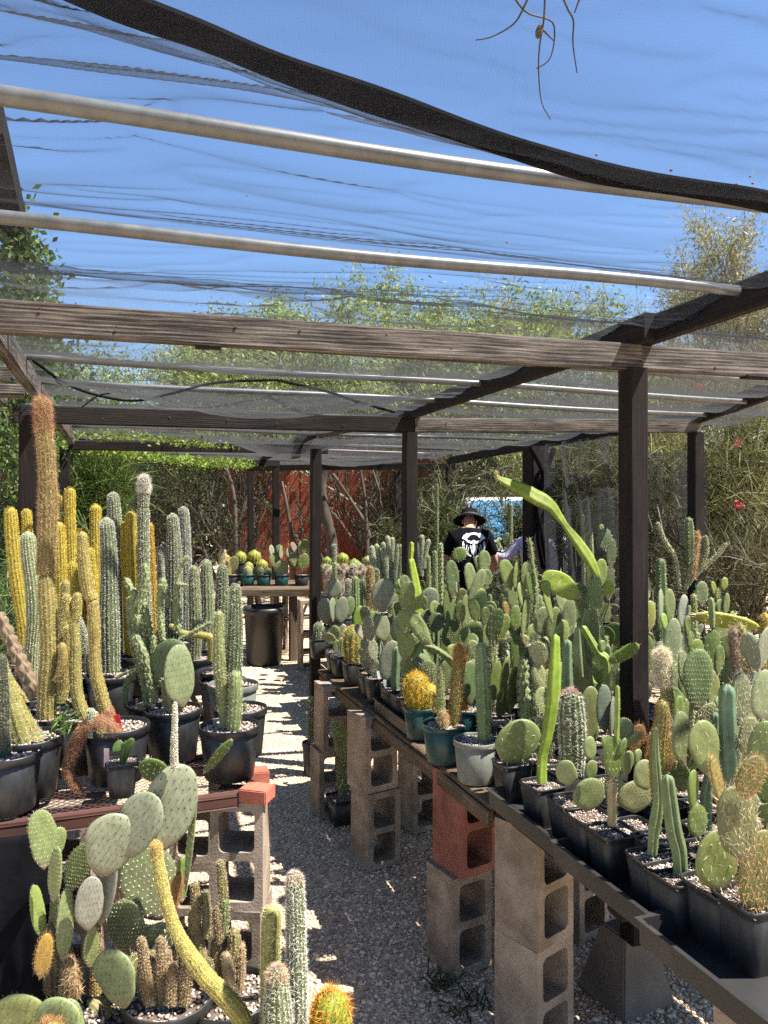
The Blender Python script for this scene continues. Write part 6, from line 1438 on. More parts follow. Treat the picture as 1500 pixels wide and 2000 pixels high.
p = rb('prickly_pear', 'bristly grey green mounded pads right of the big blue column', 1450, .36); p.pad(1450, 1375, 52, 120, -8, 12, 'spiny', (.14, .165, .10), var=2, sc=(.80, .76, .62)); p.pad(1462, 1440, 46, 80, 4, 10, 'spiny', (.15, .17, .09), dd=-.05, var=2)
p = rb('prickly_pear', 'smooth pale grey green pads cut by the right edge of the picture', 1492, .34); p.pad(1490, 1360, 54, 105, 4, 12, 'few', (.20, .25, .16), var=2); p.pad(1490, 1462, 56, 110, 4, -10, 'few', (.13, .185, .075), dd=-.04, var=2)
p = rb('prickly_pear', 'pair of dark brown bristly pads at the foot of the thick post', 1240, .34); p.pad(1244, 1452, 38, 76, 6, 14, 'orange', (.12, .085, .04), var=2, sc=(.62, .34, .16)); p.pad(1215, 1445, 24, 60, -10, 30, 'orange', (.15, .12, .05)); p.pad(1268, 1460, 26, 60, 16, 30, 'orange', (.12, .085, .04), sc=(.62, .34, .16))
p = rb('prickly_pear', 'blue grey pads left of the thick post base', 1185, .30); p.pad(1180, 1384, 34, 94, -2, 16, 'dot', (.13, .165, .15), var=2); p.pad(1196, 1400, 18, 80, 4, 55, 'dot', (.15, .18, .15)); p.pad(1150, 1395, 46, 110, 2, 12, 'plain', (.15, .17, .08), var=2, dd=.04); 
p = rb('prickly_pear', 'olive brown stacked plain pads behind the winged stem', 1130, .38); p.pad(1134, 1350, 56, 120, 0, 16, 'plain', (.145, .165, .07), var=2); p.col([(1130, 1222), (1130, 1270), (1134, 1320)], (16, 24, 26), 'blue', c=(.16, .21, .12), ribs=4); p.pad(1152, 1250, 40, 130, 2, 22, 'few', (.14, .185, .085), dd=.06); p.pad(1112, 1320, 40, 64, -24, 20, 'few', (.23, .26, .13))
p = rb('winged_cactus', 'bent bright green jointed stem with a club arm reaching across the post', 1188, .42, r=.06); p.col([(1137, 1222), (1152, 1248), (1168, 1275), (1184, 1290), (1186, 1340), (1188, 1420)], (14, 18, 18, 14, 13, 12), 'wing', c=(.16, .24, .06)); p.pad(1216, 1278, 28, 74, 62, 16, 'few', (.125, .20, .04), var=1); p.pad(1172, 1294, 26, 34, -30, 20, 'few', (.24, .30, .07)); p.pad(1176, 1262, 14, 24, 4, 20, 'plain', PG)
p = rb('winged_cactus', 'long arching yellow green stem that leans up to the left high above the others', 1172, .62, r=.066)
p.col([(966, 931), (985, 942), (1015, 957), (1045, 974), (1074, 990), (1092, 1012), (1118, 1048), (1145, 1088), (1160, 1115), (1168, 1150)], (8, 26, 36, 38, 24, 17, 28, 30, 22, 18), 'wing', c=(.15, .215, .03), ribs=3); p.col([(968, 918), (970, 930), (974, 940)], (6, 8, 7), 'green', c=(.24, .2, .08)); p.pad(1160, 1130, 26, 86, -10, 20, 'few', (.24, .27, .075), dd=0, var=2, th=.3); p.pad(1172, 1124, 26, 66, 8, 20, 'white', (.15, .22, .05), dd=.05)
p.pad(1099, 1145, 44, 92, -58, 10, 'few', (.185, .255, .03), dd=-.03, var=1); p.pad(1143, 1182, 38, 96, -22, 22, 'few', (.16, .215, .09), dd=0, var=2); p.pad(1162, 1168, 34, 86, -2, 18, 'few', (.10, .145, .045), dd=-.04, var=2); p.pad(1184, 1151, 24, 36, 46, 10, 'few', (.19, .24, .03), dd=0); p.pad(1068, 1150, 20, 34, -12, 24, 'few', (.13, .19, .03), dd=-.08); p.pad(1170, 1230, 24, 96, -14, 30, 'few', (.14, .20, .07), dd=0); p.pad(1184, 1300, 26, 120, -6, 30, 'few', (.13, .18, .07)); p.col([(1182, 1240), (1186, 1330), (1188, 1440)], (12, 16, 18), 'green', c=(.16, .2, .09))
# the big green pad cluster
p = rb('prickly_pear', 'tall pale green pads with long white spines before the second visitor', 1012, .52); p.pad(991, 1123, 28, 62, -12, 18, 'white', (.17, .235, .075), var=1); p.pad(1008, 1128, 15, 60, 2, 55, 'few', (.12, .18, .05)); p.pad(1028, 1122, 24, 50, 8, 14, 'few', (.24, .30, .13), var=1); p.pad(1020, 1165, 18, 60, -6, 40, 'few', (.22, .28, .12)); p.pad(1040, 1150, 24, 70, -8, 26, 'few', (.12, .175, .05)); p.pad(1026, 1210, 20, 90, 4, 46, 'few', (.17, .22, .09)); p.pad(1012, 1275, 34, 100, 4, 18, 'few', (.10, .145, .05)); p.pad(1040, 1248, 26, 60, 6, 20, 'white', (.22, .28, .10)); p.col([(1034, 1050), (1040, 1100), (1047, 1150), (1044, 1200)], (7, 8, 9, 8), 'green', ribs=4, L=.02, n=4); p.pad(1000, 1165, 26, 50, -4, 20, 'few', (.15, .2, .1), dd=.05)
p = rb('prickly_pear', 'sunlit pale pads in a fan at the centre of the right bench', 940, .52); p.pad(918, 1130, 22, 62, -4, 20, 'white', (.22, .28, .15), var=1); p.pad(930, 1148, 24, 78, 22, 24, 'few', (.24, .30, .16), dd=-.04, var=1); p.pad(937, 1180, 30, 62, 4, 12, 'few', (.20, .265, .11), dd=-.05, var=2); p.pad(909, 1195, 22, 70, 8, 30, 'few', (.20, .25, .12)); p.pad(926, 1192, 22, 46, -8, 10, 'white', (.09, .12, .03), dd=-.09, var=1); p.pad(945, 1098, 24, 46, 6, 15, 'few', (.17, .225, .10), dd=.1, var=1); p.pad(934, 1102, 14, 34, -6, 20, 'few', (.15, .20, .09), dd=.1); p.pad(950, 1130, 22, 38, 4, 15, 'few', (.15, .2, .09), dd=.08); p.pad(925, 1260, 40, 100, 0, 20, 'few', (.12, .165, .06))
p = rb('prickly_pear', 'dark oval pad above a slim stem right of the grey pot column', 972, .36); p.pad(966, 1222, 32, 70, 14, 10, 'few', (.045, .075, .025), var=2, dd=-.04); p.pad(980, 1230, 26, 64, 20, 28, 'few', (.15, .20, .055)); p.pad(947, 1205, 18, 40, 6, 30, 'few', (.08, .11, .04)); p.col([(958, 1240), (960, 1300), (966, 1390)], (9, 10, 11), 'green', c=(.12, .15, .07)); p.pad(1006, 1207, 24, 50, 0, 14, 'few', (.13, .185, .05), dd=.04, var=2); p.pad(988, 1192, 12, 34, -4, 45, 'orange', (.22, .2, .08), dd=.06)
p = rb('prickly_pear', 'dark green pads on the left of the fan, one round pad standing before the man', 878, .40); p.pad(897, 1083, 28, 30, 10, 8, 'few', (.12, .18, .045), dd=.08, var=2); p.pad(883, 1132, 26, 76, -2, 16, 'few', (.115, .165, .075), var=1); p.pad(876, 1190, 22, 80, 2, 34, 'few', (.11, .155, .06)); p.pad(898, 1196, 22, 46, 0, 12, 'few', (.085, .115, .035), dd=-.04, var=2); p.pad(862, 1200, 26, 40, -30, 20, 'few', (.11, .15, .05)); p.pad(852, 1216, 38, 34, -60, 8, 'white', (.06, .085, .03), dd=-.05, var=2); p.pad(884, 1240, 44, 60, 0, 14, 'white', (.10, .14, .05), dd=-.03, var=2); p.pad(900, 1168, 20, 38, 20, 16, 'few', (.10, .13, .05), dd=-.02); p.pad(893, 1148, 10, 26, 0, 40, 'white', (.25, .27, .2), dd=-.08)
p = rb('prickly_pear', 'blue grey round pad with a reddish rim at the left of the dark pads', 838, .42); p.pad(838, 1172, 40, 50, 4, 10, 'few', (.15, .19, .145), var=2, sc=(.5, .2, .15)); p.pad(836, 1216, 36, 54, 0, 16, 'few', (.15, .185, .13), dd=-.03, var=2); p.pad(826, 1260, 34, 60, 0, 20, 'few', (.13, .16, .08))
p = rb('winged_cactus', 'bright green toothed upright stem left of the pad fan', 806, .50); p.col([(804, 1058), (803, 1075), (802, 1092)], (9, 12, 9), 'wing', c=(.27, .33, .05)); p.col([(801, 1088), (806, 1120), (812, 1160), (818, 1210)], (14, 24, 27, 22), 'wing', c=(.22, .30, .04), ribs=3); p.pad(796, 1152, 22, 60, -14, 22, 'few', (.11, .15, .07), dd=-.05); p.col([(816, 1205), (822, 1260), (830, 1350)], (16, 18, 18), 'green')
p = rb('winged_cactus', 'long mottled club shaped pad leaning left with a stem drooping to the grey pot', 872, .26); p.pad(817, 1226, 30, 96, -34, 14, 'few', (.15, .205, .085), dd=-.05, var=1, th=.4); p.col([(828, 1262), (850, 1268), (875, 1286), (895, 1312), (915, 1336)], (12, 15, 16, 15, 14), 'green', c=(.12, .165, .06), ribs=5, n=2, dd=-.06); p.pad(884, 1275, 24, 34, 10, 30, 'white', (.24, .29, .10)); p.pad(835, 1316, 34, 52, -8, 14, 'spiny', (.09, .115, .05), dd=-.02, var=2); p.pad(870, 1320, 34, 66, 8, 16, 'white', (.15, .195, .09), dd=.06)
p = rb('prickly_pear', 'row of upright olive pads behind the blue green column', 975, .30); p.pad(968, 1330, 26, 80, 4, 26, 'plain', (.13, .175, .055), dd=.03, var=2); p.pad(985, 1322, 18, 76, 10, 40, 'plain', (.15, .2, .08)); p.pad(1002, 1346, 26, 90, 6, 24, 'plain', (.085, .12, .045), var=2); p.pad(1022, 1345, 30, 86, -6, 20, 'plain', (.09, .125, .05), var=2); p.pad(985, 1370, 34, 70, 20, 20, 'plain', (.08, .11, .04)); p.pad(1034, 1295, 26, 70, -8, 22, 'few', (.09, .125, .05)); p.pad(1052, 1300, 20, 70, 4, 30, 'few', (.13, .17, .08)); p.col([(1036, 1260), (1038, 1320), (1042, 1400)], (7, 8, 10), 'grey', c=(.14, .13, .1))
p = rb('prickly_pear', 'spined mid green pads between the pale tall pads and the winged stem', 1080, .50); p.pad(1060, 1215, 40, 60, 0, 14, 'few', (.15, .19, .115), var=2); p.pad(1082, 1222, 32, 74, 4, 20, 'few', (.155, .205, .095), var=2); p.pad(1072, 1185, 14, 70, -12, 45, 'few', (.19, .25, .08), dd=-.04); p.pad(1112, 1205, 30, 72, 0, 16, 'few', (.19, .235, .14), var=2); p.pad(1098, 1180, 22, 50, -24, 22, 'few', (.19, .23, .15), dd=.04); p.pad(1060, 1290, 34, 90, 0, 24, 'few', (.11, .15, .07)); p.pad(1104, 1290, 34, 90, 0, 24, 'few', (.12, .16, .08))
# upper right rows
p = rb('prickly_pear', 'grey cut topped tall pad with white spines behind the woolly column', 1308, .60); p.pad(1313, 1262, 40, 110, 2, 14, 'few', (.18, .225, .15), var=2); p.pad(1290, 1190, 16, 80, 2, 50, 'few', (.19, .23, .17)); p.pad(1308, 1185, 26, 70, 0, 20, 'few', (.14, .19, .08), dd=.04); p.pad(1297, 1214, 16, 34, -4, 30, 'plain', (.20, .31, .07), dd=-.07); p.pad(1322, 1330, 34, 70, 4, 20, 'few', (.12, .16, .08))
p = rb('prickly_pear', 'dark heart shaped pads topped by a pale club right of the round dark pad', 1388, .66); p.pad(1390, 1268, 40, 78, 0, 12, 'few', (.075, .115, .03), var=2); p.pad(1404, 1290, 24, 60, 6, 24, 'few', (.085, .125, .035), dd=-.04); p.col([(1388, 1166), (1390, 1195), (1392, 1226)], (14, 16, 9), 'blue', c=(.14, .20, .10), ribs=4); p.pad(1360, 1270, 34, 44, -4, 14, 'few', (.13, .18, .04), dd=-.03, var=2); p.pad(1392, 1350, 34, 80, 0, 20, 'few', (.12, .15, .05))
p = rb('prickly_pear', 'long yellow green pad stretched out flat at the upper right', 1400, .80); p.pad(1414, 1212, 30, 140, 99, 14, 'few', (.26, .28, .03), var=2, th=.3); p.pad(1345, 1225, 20, 46, 0, 16, 'few', (.12, .17, .06)); p.pad(1352, 1260, 22, 60, 0, 16, 'few', (.12, .17, .06))
p = rb('prickly_pear', 'bluish white bristled tall pad right behind the cut topped grey one', 1332, .80); p.pad(1334, 1196, 26, 70, 2, 20, 'dot', (.24, .265, .26), var=2, sc=(.1, .1, .1)); p.pad(1332, 1270, 26, 70, 0, 20, 'dot', (.16, .19, .15)); p.col([(1355, 1160), (1356, 1195), (1356, 1260)], (10, 12, 12), 'green', c=(.17, .22, .06))
p = rb('column_cactus', 'dark ribbed green column behind the thick post top pads', 1290, 1.0); p.col([(1290, 1090), (1291, 1130), (1292, 1250)], (18, 25, 26), 'green', c=(.07, .12, .05), ribs=6)
p = rb('prickly_pear', 'yellowish pads with a scabbed rim just right of the thick post', 1262, .78); p.pad(1268, 1204, 28, 62, 2, 16, 'few', (.20, .215, .06), var=2); p.pad(1258, 1150, 30, 60, -4, 20, 'few', (.17, .22, .12), dd=.03); p.pad(1262, 1206, 12, 18, 6, 20, 'plain', (.25, .28, .06), dd=-.08); p.pad(1262, 1280, 40, 80, 0, 16, 'few', (.07, .10, .03))
p = rb('cane_cholla', 'yellow spined branching cholla with dried brown stems at the right', 1450, .62); p.col([(1448, 1220), (1446, 1260), (1450, 1320)], (14, 18, 18), 'knob', c=(.20, .20, .10), sc=(.85, .72, .35), L=.02); p.col([(1456, 1240), (1462, 1270), (1462, 1330)], (14, 17, 18), 'brown', c=(.16, .12, .08), sc=(.5, .4, .3), L=.014, n=4); p.col([(1492, 1285), (1480, 1275), (1466, 1290)], (10, 12, 9), 'knob', sc=(.85, .72, .35), L=.02); p.col([(1432, 1225), (1434, 1260), (1440, 1320)], (16, 18, 18), 'red', c=(.18, .13, .10), sc=(.50, .38, .30), n=6)
p = rb('column_cactus', 'golden tan column cut by the right picture edge', 1494, .86); p.col([(1494, 1198), (1495, 1230), (1495, 1320)], (18, 24, 24), 'gold', sc=(.78, .58, .20))
p = rb('prickly_pear', 'small ear like green pads in front of the twiggy shrub', 1410, 1.10); p.pad(1414, 1140, 16, 26, 6, 10, 'few', (.16, .20, .04), var=2); p.pad(1394, 1150, 12, 30, -8, 20, 'few', (.15, .19, .04)); p.pad(1402, 1160, 14, 26, 10, 20, 'few', (.12, .16, .05)); p.pad(1406, 1190, 18, 40, 0, 20, 'few', (.09, .125, .05)); p.pad(1418, 1180, 16, 44, 6, 20, 'few', (.10, .14, .05)); p.pad(1370, 1160, 30, 50, 0, 14, 'few', (.11, .14, .08), dd=.05); p.pad(1406, 1240, 26, 60, 0, 20, 'few', (.10, .13, .05))
p = rb('cane_cholla', 'bare grey green forked cholla against the dark shrub', 1330, 1.22); p.col([(1284, 1020), (1300, 1060), (1318, 1090), (1326, 1150)], (7, 9, 9, 10), 'knob', c=(.16, .17, .11)); p.col([(1352, 1050), (1348, 1100), (1338, 1150)], (9, 10, 10), 'knob', c=(.15, .17, .08)); p.col([(1345, 1010), (1347, 1050), (1348, 1100)], (15, 20, 18), 'green', c=(.09, .13, .06), ribs=6); p.col([(1420, 1060), (1395, 1090), (1360, 1120), (1335, 1150)], (6, 8, 9, 10), 'knob', c=(.15, .17, .1)); p.col([(1362, 1040), (1358, 1080), (1352, 1130)], (8, 10, 10), 'brown', c=(.22, .15, .10)); p.col([(1378, 1045), (1380, 1075), (1368, 1110)], (8, 10, 9), 'green', c=(.12, .16, .08))

# --- back table pots
for (px, lab, kind) in ((452, 'dark pot with a dry looking flat pad, first on the back table', 0), (483, 'green pot with a little white ball cactus on the back table', 1), (515, 'green pot with two bristly dark balls on the back table', 2), (550, 'teal pot with a round pale pad plant on the back table', 3), (589, 'greyish green pot of flat upright pads at the end of the back table', 4)):
    p = potted('small_potted_cactus', lab, px, 1124, zT + .002, 'round', .098, .135, 'greenpot' if kind not in (0, 4) else ('plastic' if kind == 0 else 'dustplastic'), group='pots lined up on the back table')
    if kind == 0: p.pad(455, 1103, 20, 34, 10, 20, 'white', (.12, .13, .06)); p.col([(446, 1092), (446, 1124)], (12, 14), 'tan')
    if kind == 1: p.col([(484, 1104), (484, 1113), (484, 1126)], (12, 19, 18), 'pale')
    if kind == 2: p.col([(510, 1106), (510, 1114), (510, 1126)], (12, 18, 16), 'dark', sc=(.7, .62, .55)); p.col([(524, 1106), (524, 1114), (524, 1126)], (12, 18, 16), 'dark', sc=(.7, .62, .55))
    if kind == 3: p.pad(549, 1109, 28, 30, 6, 8, 'white', (.22, .24, .12), var=2); p.pad(538, 1098, 20, 34, -14, 20, 'white', (.15, .18, .07)); p.pad(531, 1077, 9, 26, -8, 35, 'plain', (.30, .34, .26)); p.pad(549, 1080, 7, 26, 0, 50, 'plain', (.26, .30, .22)); p.pad(546, 1074, 13, 20, 0, 15, 'white', (.16, .2, .1))
    if kind == 4: p.pad(578, 1094, 24, 34, -14, 20, 'few', (.15, .185, .08)); p.pad(592, 1098, 22, 36, 8, 16, 'few', (.14, .17, .06)); p.pad(588, 1072, 12, 28, 4, 15, 'plain', (.28, .33, .24)); p.pad(574, 1070, 10, 24, -20, 20, 'plain', (.32, .26, .24)); p.pad(564, 1088, 8, 36, -4, 45, 'plain', (.2, .23, .14)); p.pad(595, 1068, 16, 30, 10, 24, 'few', (.16, .19, .06))
def ballc(label, px, py, d, wpx, c, sc, group=None, style='gold', zfoot=None):
    q = at(px, py, d); q.z = (H - (py + wpx * .5 - HZ) / F * d) if zfoot is None else zfoot
    p = Plant('ball_cactus', label, 'cactus', q, d, group); r = wpx * .5 * d / F
    add_pot(p.root, 'round', r * .95, max(.12, q.z - zT), 'plastic', 0, -max(.12, q.z - zT) + .01, .9)
    p.col([(px, py - wpx * .45), (px, py - wpx * .1), (px, py + wpx * .35), (px, py + wpx * .5)], (wpx * .75, wpx, wpx, wpx * .7), style, c=c, sc=sc)
Gb = 'golden ball cacti behind the back table pots'
for (px, py, wp, lab) in ((452, 1100, 26, 'flattened yellow ball cactus behind the dark pot'), (470, 1087, 24, 'golden ball cactus above the white ball pot'), (497, 1086, 28, 'largest greenish golden ball cactus behind the bristly ball pot'), (486, 1106, 20, 'pale yellow ball low behind the green pots'), (512, 1103, 24, 'bright lemon ball cactus between the green pots'), (440, 1090, 20, 'small golden ball at the end of the row by the column cacti')):
    ballc(lab, px, py, 10.3 - (py - 1086) * .02, wp, (.24, .26, .05), (.85, .78, .25), Gb)
p = Plant('column_cactus', 'white woolly column on the back table behind the dark columns', 'cactus', Vector((at(435, HZ, 9.9).x, 9.9, zT)), 9.9); add_pot(p.root, 'round', .09, .14, 'plastic', 0); p.col([(435, 1072), (435, 1085), (435, 1135)], (11, 16, 16), 'wool')
# --- middle bench: woolly and spiny plants between the posts
zM = .80
def mb(name, label, px, d, r=.07, h=.13): 
    q = Vector((at(px, HZ, d).x, d, zM if d < 9 else .005)); p = Plant(name, label, 'cactus', q, d); add_pot(p.root, 'sq', r, h, 'plastic', ang); return p
p = mb('woolly_cactus', 'cluster of upright silvery woolly stems left of the middle post', 752, 7.0, .12)
for pts, wv in (([(726, 1065), (728, 1090), (734, 1130)], (12, 16, 15)), ([(735, 1062), (738, 1090), (742, 1130)], (11, 14, 14)), ([(757, 1046), (758, 1070), (756, 1110)], (9, 13, 13)), ([(766, 1049), (766, 1075), (764, 1120)], (9, 13, 13)), ([(748, 1058), (752, 1085), (756, 1130)], (10, 14, 14)), ([(776, 1060), (776, 1085), (772, 1130)], (10, 13, 13)), ([(782, 1062), (784, 1090), (780, 1135)], (9, 12, 12)), ([(764, 1095), (764, 1120), (762, 1160)], (12, 15, 15)), ([(744, 1070), (746, 1100), (752, 1150)], (9, 12, 12)), ([(774, 1100), (772, 1140), (768, 1175)], (11, 13, 13))):
    p.col(pts, wv, 'pale', c=(.24, .28, .19), sc=(.8, .82, .72), dd=random.uniform(-.05, .05))
p = mb('woolly_cactus', 'second cluster of silvery woolly stems right of the middle post', 824, 7.3, .10)
for pts, wv in (([(824, 1044), (824, 1070), (822, 1110)], (9, 12, 11)), ([(838, 1053), (832, 1075), (826, 1110)], (9, 11, 11)), ([(816, 1058), (818, 1080), (820, 1110)], (9, 11, 11)), ([(826, 1070), (824, 1090), (822, 1125)], (10, 12, 11))): p.col(pts, wv, 'pale', c=(.24, .28, .19), sc=(.8, .82, .72))
mids = [('barrel_cactus', 'golden barrel cactus in the middle bench', 669, 1090, 8.6, 24, 'gold', (.22, .25, .05), (.85, .75, .25)), ('barrel_cactus', 'striped green and yellow barrel right of the golden one', 692, 1103, 8.2, 28, 'green', (.14, .22, .04), (.85, .82, .4)),
        ('barrel_cactus', 'pale barrel next to the woolly cluster', 718, 1095, 8.0, 22, 'tan', (.25, .27, .12), (.85, .8, .5)), ('barrel_cactus', 'bright green lobed small cactus near the path end post', 639, 1095, 8.4, 18, 'green', (.17, .27, .04), (.7, .7, .4)),
        ('barrel_cactus', 'round green cactus low by the path end post', 634, 1108, 8.2, 16, 'green', (.14, .23, .05), (.7, .7, .4))]
for nm, lab, px, py, d, wp, sty, c_, sc_ in mids: ballc(lab, px, py, d, wp, c_, sc_, None, sty, zM + .12)
p = mb('spiny_cactus', 'mass of tangled pale spines in the middle bench', 670, 7.8, .14, .12)
for k in range(14): x0 = 640 + k * 5.5; p.col([(x0, 1102 + 8 * (k % 3)), (x0 + 1, 1125), (x0 + 2, 1160)], (12, 17, 17), 'grey', c=(.18, .14, .10), sc=(.72, .62, .52), L=.035, dd=random.uniform(-.2, .2))
mcol = [(653, 1098, 7.0, 11, 'green', 'slim green spined column near the path end post'), (680, 1130, 6.6, 16, 'grey', 'hairy grey column in the middle bench'), (722, 1105, 6.7, 18, 'brown', 'brown ribbed column beside the woolly cluster'), (708, 1130, 6.3, 13, 'green', 'dark green column behind the fluted green one'), (652, 1062, 9.6, 10, 'grey', 'small white column peeking over the spiny mass'), (736, 1110, 6.2, 10, 'green', 'thin dark green column before the woolly cluster'), (836, 1085, 6.8, 10, 'green', 'small bright column right of the woolly pair'), (849, 1075, 6.6, 12, 'green', 'tall thin green column left of the man'), (860, 1060, 6.9, 11, 'knob', 'knobbly stem by the man left arm'), (852, 950, 9.6, 9, 'green', 'tall slim dark column with white top left of the timber post'), (995, 985, 9.8, 13, 'green', 'tall dark green column between the two visitors')]
for px, py, d, wp, sty, lab in mcol:
    p = mb('column_cactus', lab, px, d); yb = HZ + (H - (zM if d < 9 else 0) - .11) * F / d
    p.col([(px, py), (px + 1, py + 25), (px, yb)], (wp * .8, wp, wp), sty, c=(.08, .125, .055) if 'dark' in lab else None)
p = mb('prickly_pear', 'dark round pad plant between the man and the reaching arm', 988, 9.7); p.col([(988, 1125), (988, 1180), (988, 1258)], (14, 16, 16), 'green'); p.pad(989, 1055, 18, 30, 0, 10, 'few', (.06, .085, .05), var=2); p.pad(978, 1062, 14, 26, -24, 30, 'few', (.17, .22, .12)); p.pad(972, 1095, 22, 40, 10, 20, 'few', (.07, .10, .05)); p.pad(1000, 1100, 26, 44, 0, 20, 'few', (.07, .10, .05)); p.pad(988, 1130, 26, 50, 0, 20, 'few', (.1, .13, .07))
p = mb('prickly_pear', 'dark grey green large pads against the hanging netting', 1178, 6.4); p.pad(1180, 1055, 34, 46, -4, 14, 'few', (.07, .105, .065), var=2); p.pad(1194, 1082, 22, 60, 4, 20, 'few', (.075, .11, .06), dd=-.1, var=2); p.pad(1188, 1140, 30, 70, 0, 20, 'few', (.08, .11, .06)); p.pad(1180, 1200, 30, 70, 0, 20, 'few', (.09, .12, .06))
p = mb('column_cactus', 'pointed pale green column against the hanging netting', 1154, 6.6); p.col([(1154, 1035), (1155, 1070), (1156, 1120), (1156, 1240)], (6, 10, 11, 12), 'green', c=(.17, .22, .12)); p.col([(1140, 1005), (1139, 1050), (1140, 1230)], (5, 7, 8), 'knob', dd=.1); p.pad(1175, 1032, 10, 16, 0, 10, 'few', (.14, .2, .06))

# ------------------------------------------------------------------ remaining crowd of pots on the right bench
rnd = random.Random(99)
SKY_X = [600, 700, 800, 870, 950, 1050, 1150, 1260, 1340, 1420, 1500, 1700]; SKY_Y = [1235, 1195, 1175, 1170, 1165, 1180, 1185, 1185, 1205, 1215, 1250, 1270]
TAGM = MB().box((-.008, -.0008, -.03), (.008, .0008, .03)).me('plant_tag', bevel=.0005)
G_F = 'crowded cacti filling the gaps between the named ones on the right bench'
NEAR = []
cnt = 0
def fill_plant(q, d, soil, j):
    global cnt
    px = 750 + q.x / d * F; pys = HZ + (H - soil) / d * F
    if px > 1560 or px < 560: return
    ysky = np.interp(px, SKY_X, SKY_Y)
    hmax = pys - ysky
    if hmax < 25: return
    cnt += 1
    hpx = hmax * rnd.uniform(.45, .95); hpx = min(hpx, 330 * 2.6 / d)
    if 1175 < px < 1300 and d < 2.95: hpx = min(hpx, max(20, pys - 1425))
    t_ = rnd.random(); col_ = rnd.choice([BL, PG, GR, GR, (.10, .145, .05), (.15, .2, .07), (.19, .24, .10)])
    cn = {BL: 'grey blue', PG: 'pale', GR: 'mid green'}.get(col_, 'green')
    if t_ < .62:
        lab = '%s prickly pear half hidden in the crowd on the right bench' % cn
        p = Plant('prickly_pear', lab, 'cactus', q, d, G_F); sty = rnd.choice(['few', 'few', 'dot', 'white', 'spiny']); y0 = pys + 4; x0 = px; lvl = 0
        ph = rnd.uniform(50, 76) * 2.7 / d * (1.05 if d < 3.0 else 1.0); 
        while pys - y0 < hpx and lvl < 5:
            h = min(ph * rnd.uniform(.8, 1.15), hpx * 1.1 + 12); tl = rnd.uniform(-18, 18); w_ = h * rnd.uniform(.44, .62); jit = rnd.uniform(.8, 1.2)
            p.pad(x0 + math.sin(R(tl)) * h * .5, y0 - h * .48, w_, h, tl, rnd.uniform(-45, 45), sty, tuple(c * jit for c in col_), dd=rnd.uniform(-.03, .03))
            if lvl and rnd.random() < .75: t2 = tl + rnd.choice([-1, 1]) * rnd.uniform(30, 55); p.pad(x0 + math.sin(R(t2)) * h * .45, y0 - math.cos(R(t2)) * h * .45, w_ * .8, h * .85, t2, rnd.uniform(-50, 50), sty, tuple(c * rnd.uniform(.8, 1.2) for c in col_), dd=rnd.uniform(-.04, .04))
            x0 += math.sin(R(tl)) * h * .92; y0 -= math.cos(R(tl)) * h * .90; lvl += 1
    else:
        sty = rnd.choice(['green', 'green', 'knob', 'blue', 'wing', 'dark', 'green'])
        nmz = {'green': 'ribbed green', 'knob': 'knobbly', 'blue': 'blue green', 'wing': 'winged', 'dark': 'dark bristly', 'orange': 'orange spined'}[sty]
        lab = '%s column cactus half hidden in the crowd on the right bench' % nmz
        p = Plant('column_cactus', lab, 'cactus', q, d, G_F); wp = rnd.uniform(16, 30) * 2.7 / d; hh = hpx * rnd.uniform(.55, .95); ln = rnd.uniform(-.08, .08) * hh
        p.col([(px + ln, pys - hh), (px + ln * .8, pys - hh * .6), (px, pys - hh * .3), (px, pys + 4)], (wp * .8, wp, wp, wp), sty)
    add_pot(p.root, 'sq', .06, .13, 'dustplastic', ang + rnd.uniform(-.1, .1)); USED.append((q.x, q.y))
for iv in range(8):
    for iu in range(28):
        u = 2.32 - iu * .135; v = .09 + iv * .142
        if u < -1.22: continue
        if iv == 0 and .05 < u < .80: continue
        q = buv(u + rnd.uniform(-.008, .008), v + rnd.uniform(-.008, .008), ZB - .018)
        if min(((q.x - a) ** 2 + (q.y - b_) ** 2) ** .5 for a, b_ in USED) < .105: continue
        if math.hypot(q.x - pp.x, q.y - 2.9) < .14: continue
        if iv <= 2 and 750 + q.x / q.y * F > 1385: continue
        if iv < 2 and abs(750 + q.x / q.y * F - 930) < 70 and q.y < 3.4: continue
        fill_plant(q, q.y, ZB - .018 + .12, iv)
# crowd on the middle bench and at the far right
SKY_X = [600, 700, 800, 870, 950, 1050, 1150, 1260, 1340, 1420, 1500, 1700]; SKY_Y = [1130, 1130, 1120, 1135, 1150, 1150, 1130, 1150, 1150, 1180, 1205, 1260]
G_F = 'crowded cacti on the shaded benches behind'
def relabel(lab): return lab
for iu in range(16):
    for iv in range(5):
        u = 3.4 + iu * .19; v = .98 + iv * .26
        q = buv(u + rnd.uniform(-.05, .05), v + rnd.uniform(-.05, .05), .80); px = 750 + q.x / q.y * F
        if px < 640 or (u > 5.2 and rnd.random() < .4): continue
        n0 = len(bpy.data.objects)
        if min(((q.x - a) ** 2 + (q.y - b_) ** 2) ** .5 for a, b_ in USED) < .16: continue
        fill_plant(q, q.y, .92, iv)
for iu in range(14):
    for iv in range(3):
        u = -.1 + iu * .36; v = 2.4 + iv * .32
        q = buv(u + rnd.uniform(-.05, .05), v + rnd.uniform(-.05, .05), .78)
        fill_plant(q, q.y, .90, iv)
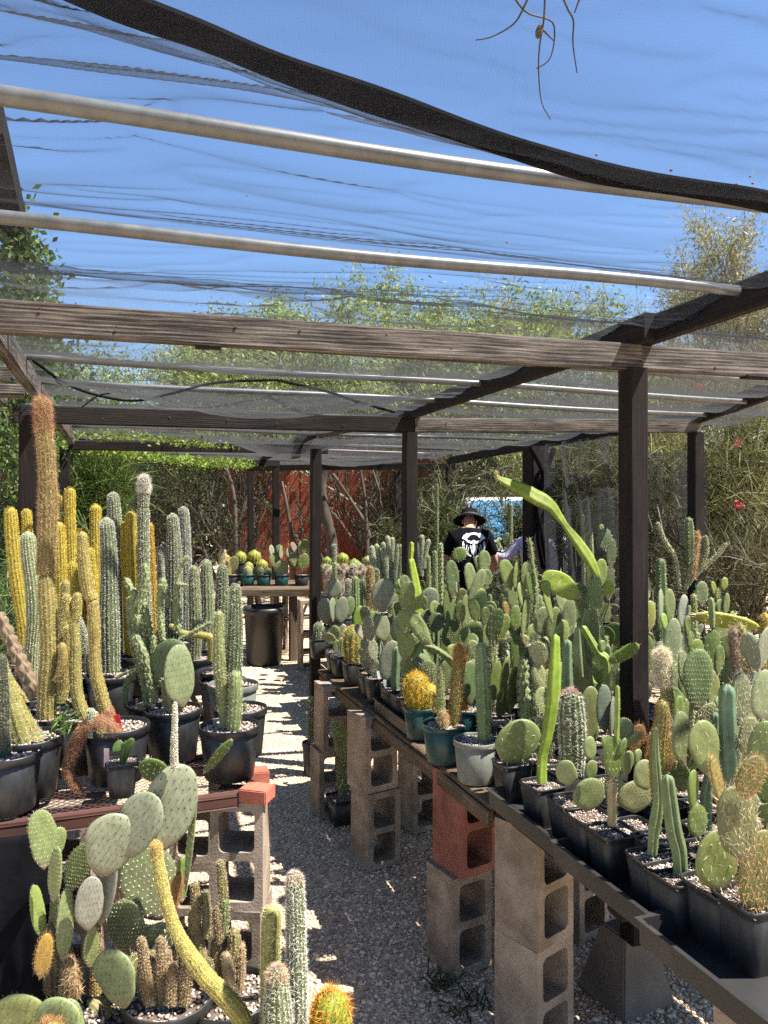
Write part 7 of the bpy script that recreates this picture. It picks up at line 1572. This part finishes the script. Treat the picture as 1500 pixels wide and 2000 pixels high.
LM_ = [('polka dot pads', 655, 5.0), ('golden ball', 822, 3.4), ('column in the grey pot', 935, 3.0), ('low plain pad', 1005, 2.75), ('winged stem', 1062, 2.55),
 ('dark white spined column', 1118, 2.4), ('tan trunked pad', 1197, 2.2), ('thick post', 1237, 2.95), ('woolly cream column', 1294, 2.6), ('orange toothed column', 1290, 2.35), ('big blue column', 1422, 2.3),
 ('round white spined pad', 1366, 2.5), ('lumpy blue green trunk', 1320, 1.95), ('orange spined pads', 1475, 1.8), ('pad fan', 935, 3.5), ('pale tall pads', 1012, 3.4), ('toothed upright stem', 808, 4.0), ('mottled club pad', 850, 3.6),
 ('arching yellow stem', 1160, 3.5), ('flat yellow pad', 1410, 3.2), ('cut topped pad', 1310, 3.0), ('forked bare cholla', 1330, 3.8), ('woolly cluster', 752, 6.8), ('man in the hat', 918, 7.5), ('blackened post', 1046, 7.0), ('large pads by the netting', 1180, 6.0), ('right post', 1360, 5.6), ('ear like pads', 1408, 3.7), ('golden tan column', 1494, 3.2), ('yellow spined barrel', 690, 4.6)]
seen_ = {}
for o in [o for o in bpy.data.objects if str(o.get('group', '')).startswith('crowded cacti')]:
    q = o.location; px = 750 + q.x / q.y * F
    nm_, lx_, ld_ = min(LM_, key=lambda l: ((l[1] - px) / F * q.y) ** 2 + (l[2] - q.y) ** 2)
    dx_ = (px - lx_) / F * q.y; dy_ = q.y - ld_
    rel = ('just behind' if dy_ > 0 else 'just before') if abs(dy_) > abs(dx_) else ('right of' if dx_ > 0 else 'left of')
    kind = o['label'].split(' half')[0].split(' in the shaded')[0]; np_ = sum(1 for c in o.children if c.name.startswith('pad'))
    if np_: kind = kind.replace('prickly pear', '%s padded prickly pear' % {1: 'single', 2: 'two', 3: 'three', 4: 'four', 5: 'five', 6: 'six', 7: 'seven', 8: 'eight'}.get(np_, 'many'))
    lab = '%s %s the %s' % (kind, rel, nm_)
    seen_.setdefault(lab, []).append(o)
ORD = ['nearest', 'second nearest', 'third nearest', 'fourth nearest', 'fifth nearest', 'sixth nearest', 'seventh nearest', 'eighth nearest', 'ninth nearest', 'tenth nearest']
for lab, os_ in seen_.items():
    os_.sort(key=lambda o: o.location.y)
    for k_, o in enumerate(os_): o['label'] = lab if len(os_) == 1 else '%s %s' % (ORD[min(k_, 9)] if k_ < len(os_) - 1 else 'farthest', lab)
for k_, o in enumerate([o for o in bpy.data.objects if str(o.get('group', '')).startswith('crowded cacti filling')]):
    if k_ % 6 == 0:
        t_ = obj('plant_tag', TAGM, M['tagwhite'], o, (random.uniform(-.03, .03), random.uniform(-.035, -.02), .135)); t_.rotation_euler = (random.uniform(-.2, .2), random.uniform(-.2, .2), random.uniform(-.5, .8))
print('filled', cnt, 'objects', len(bpy.data.objects))
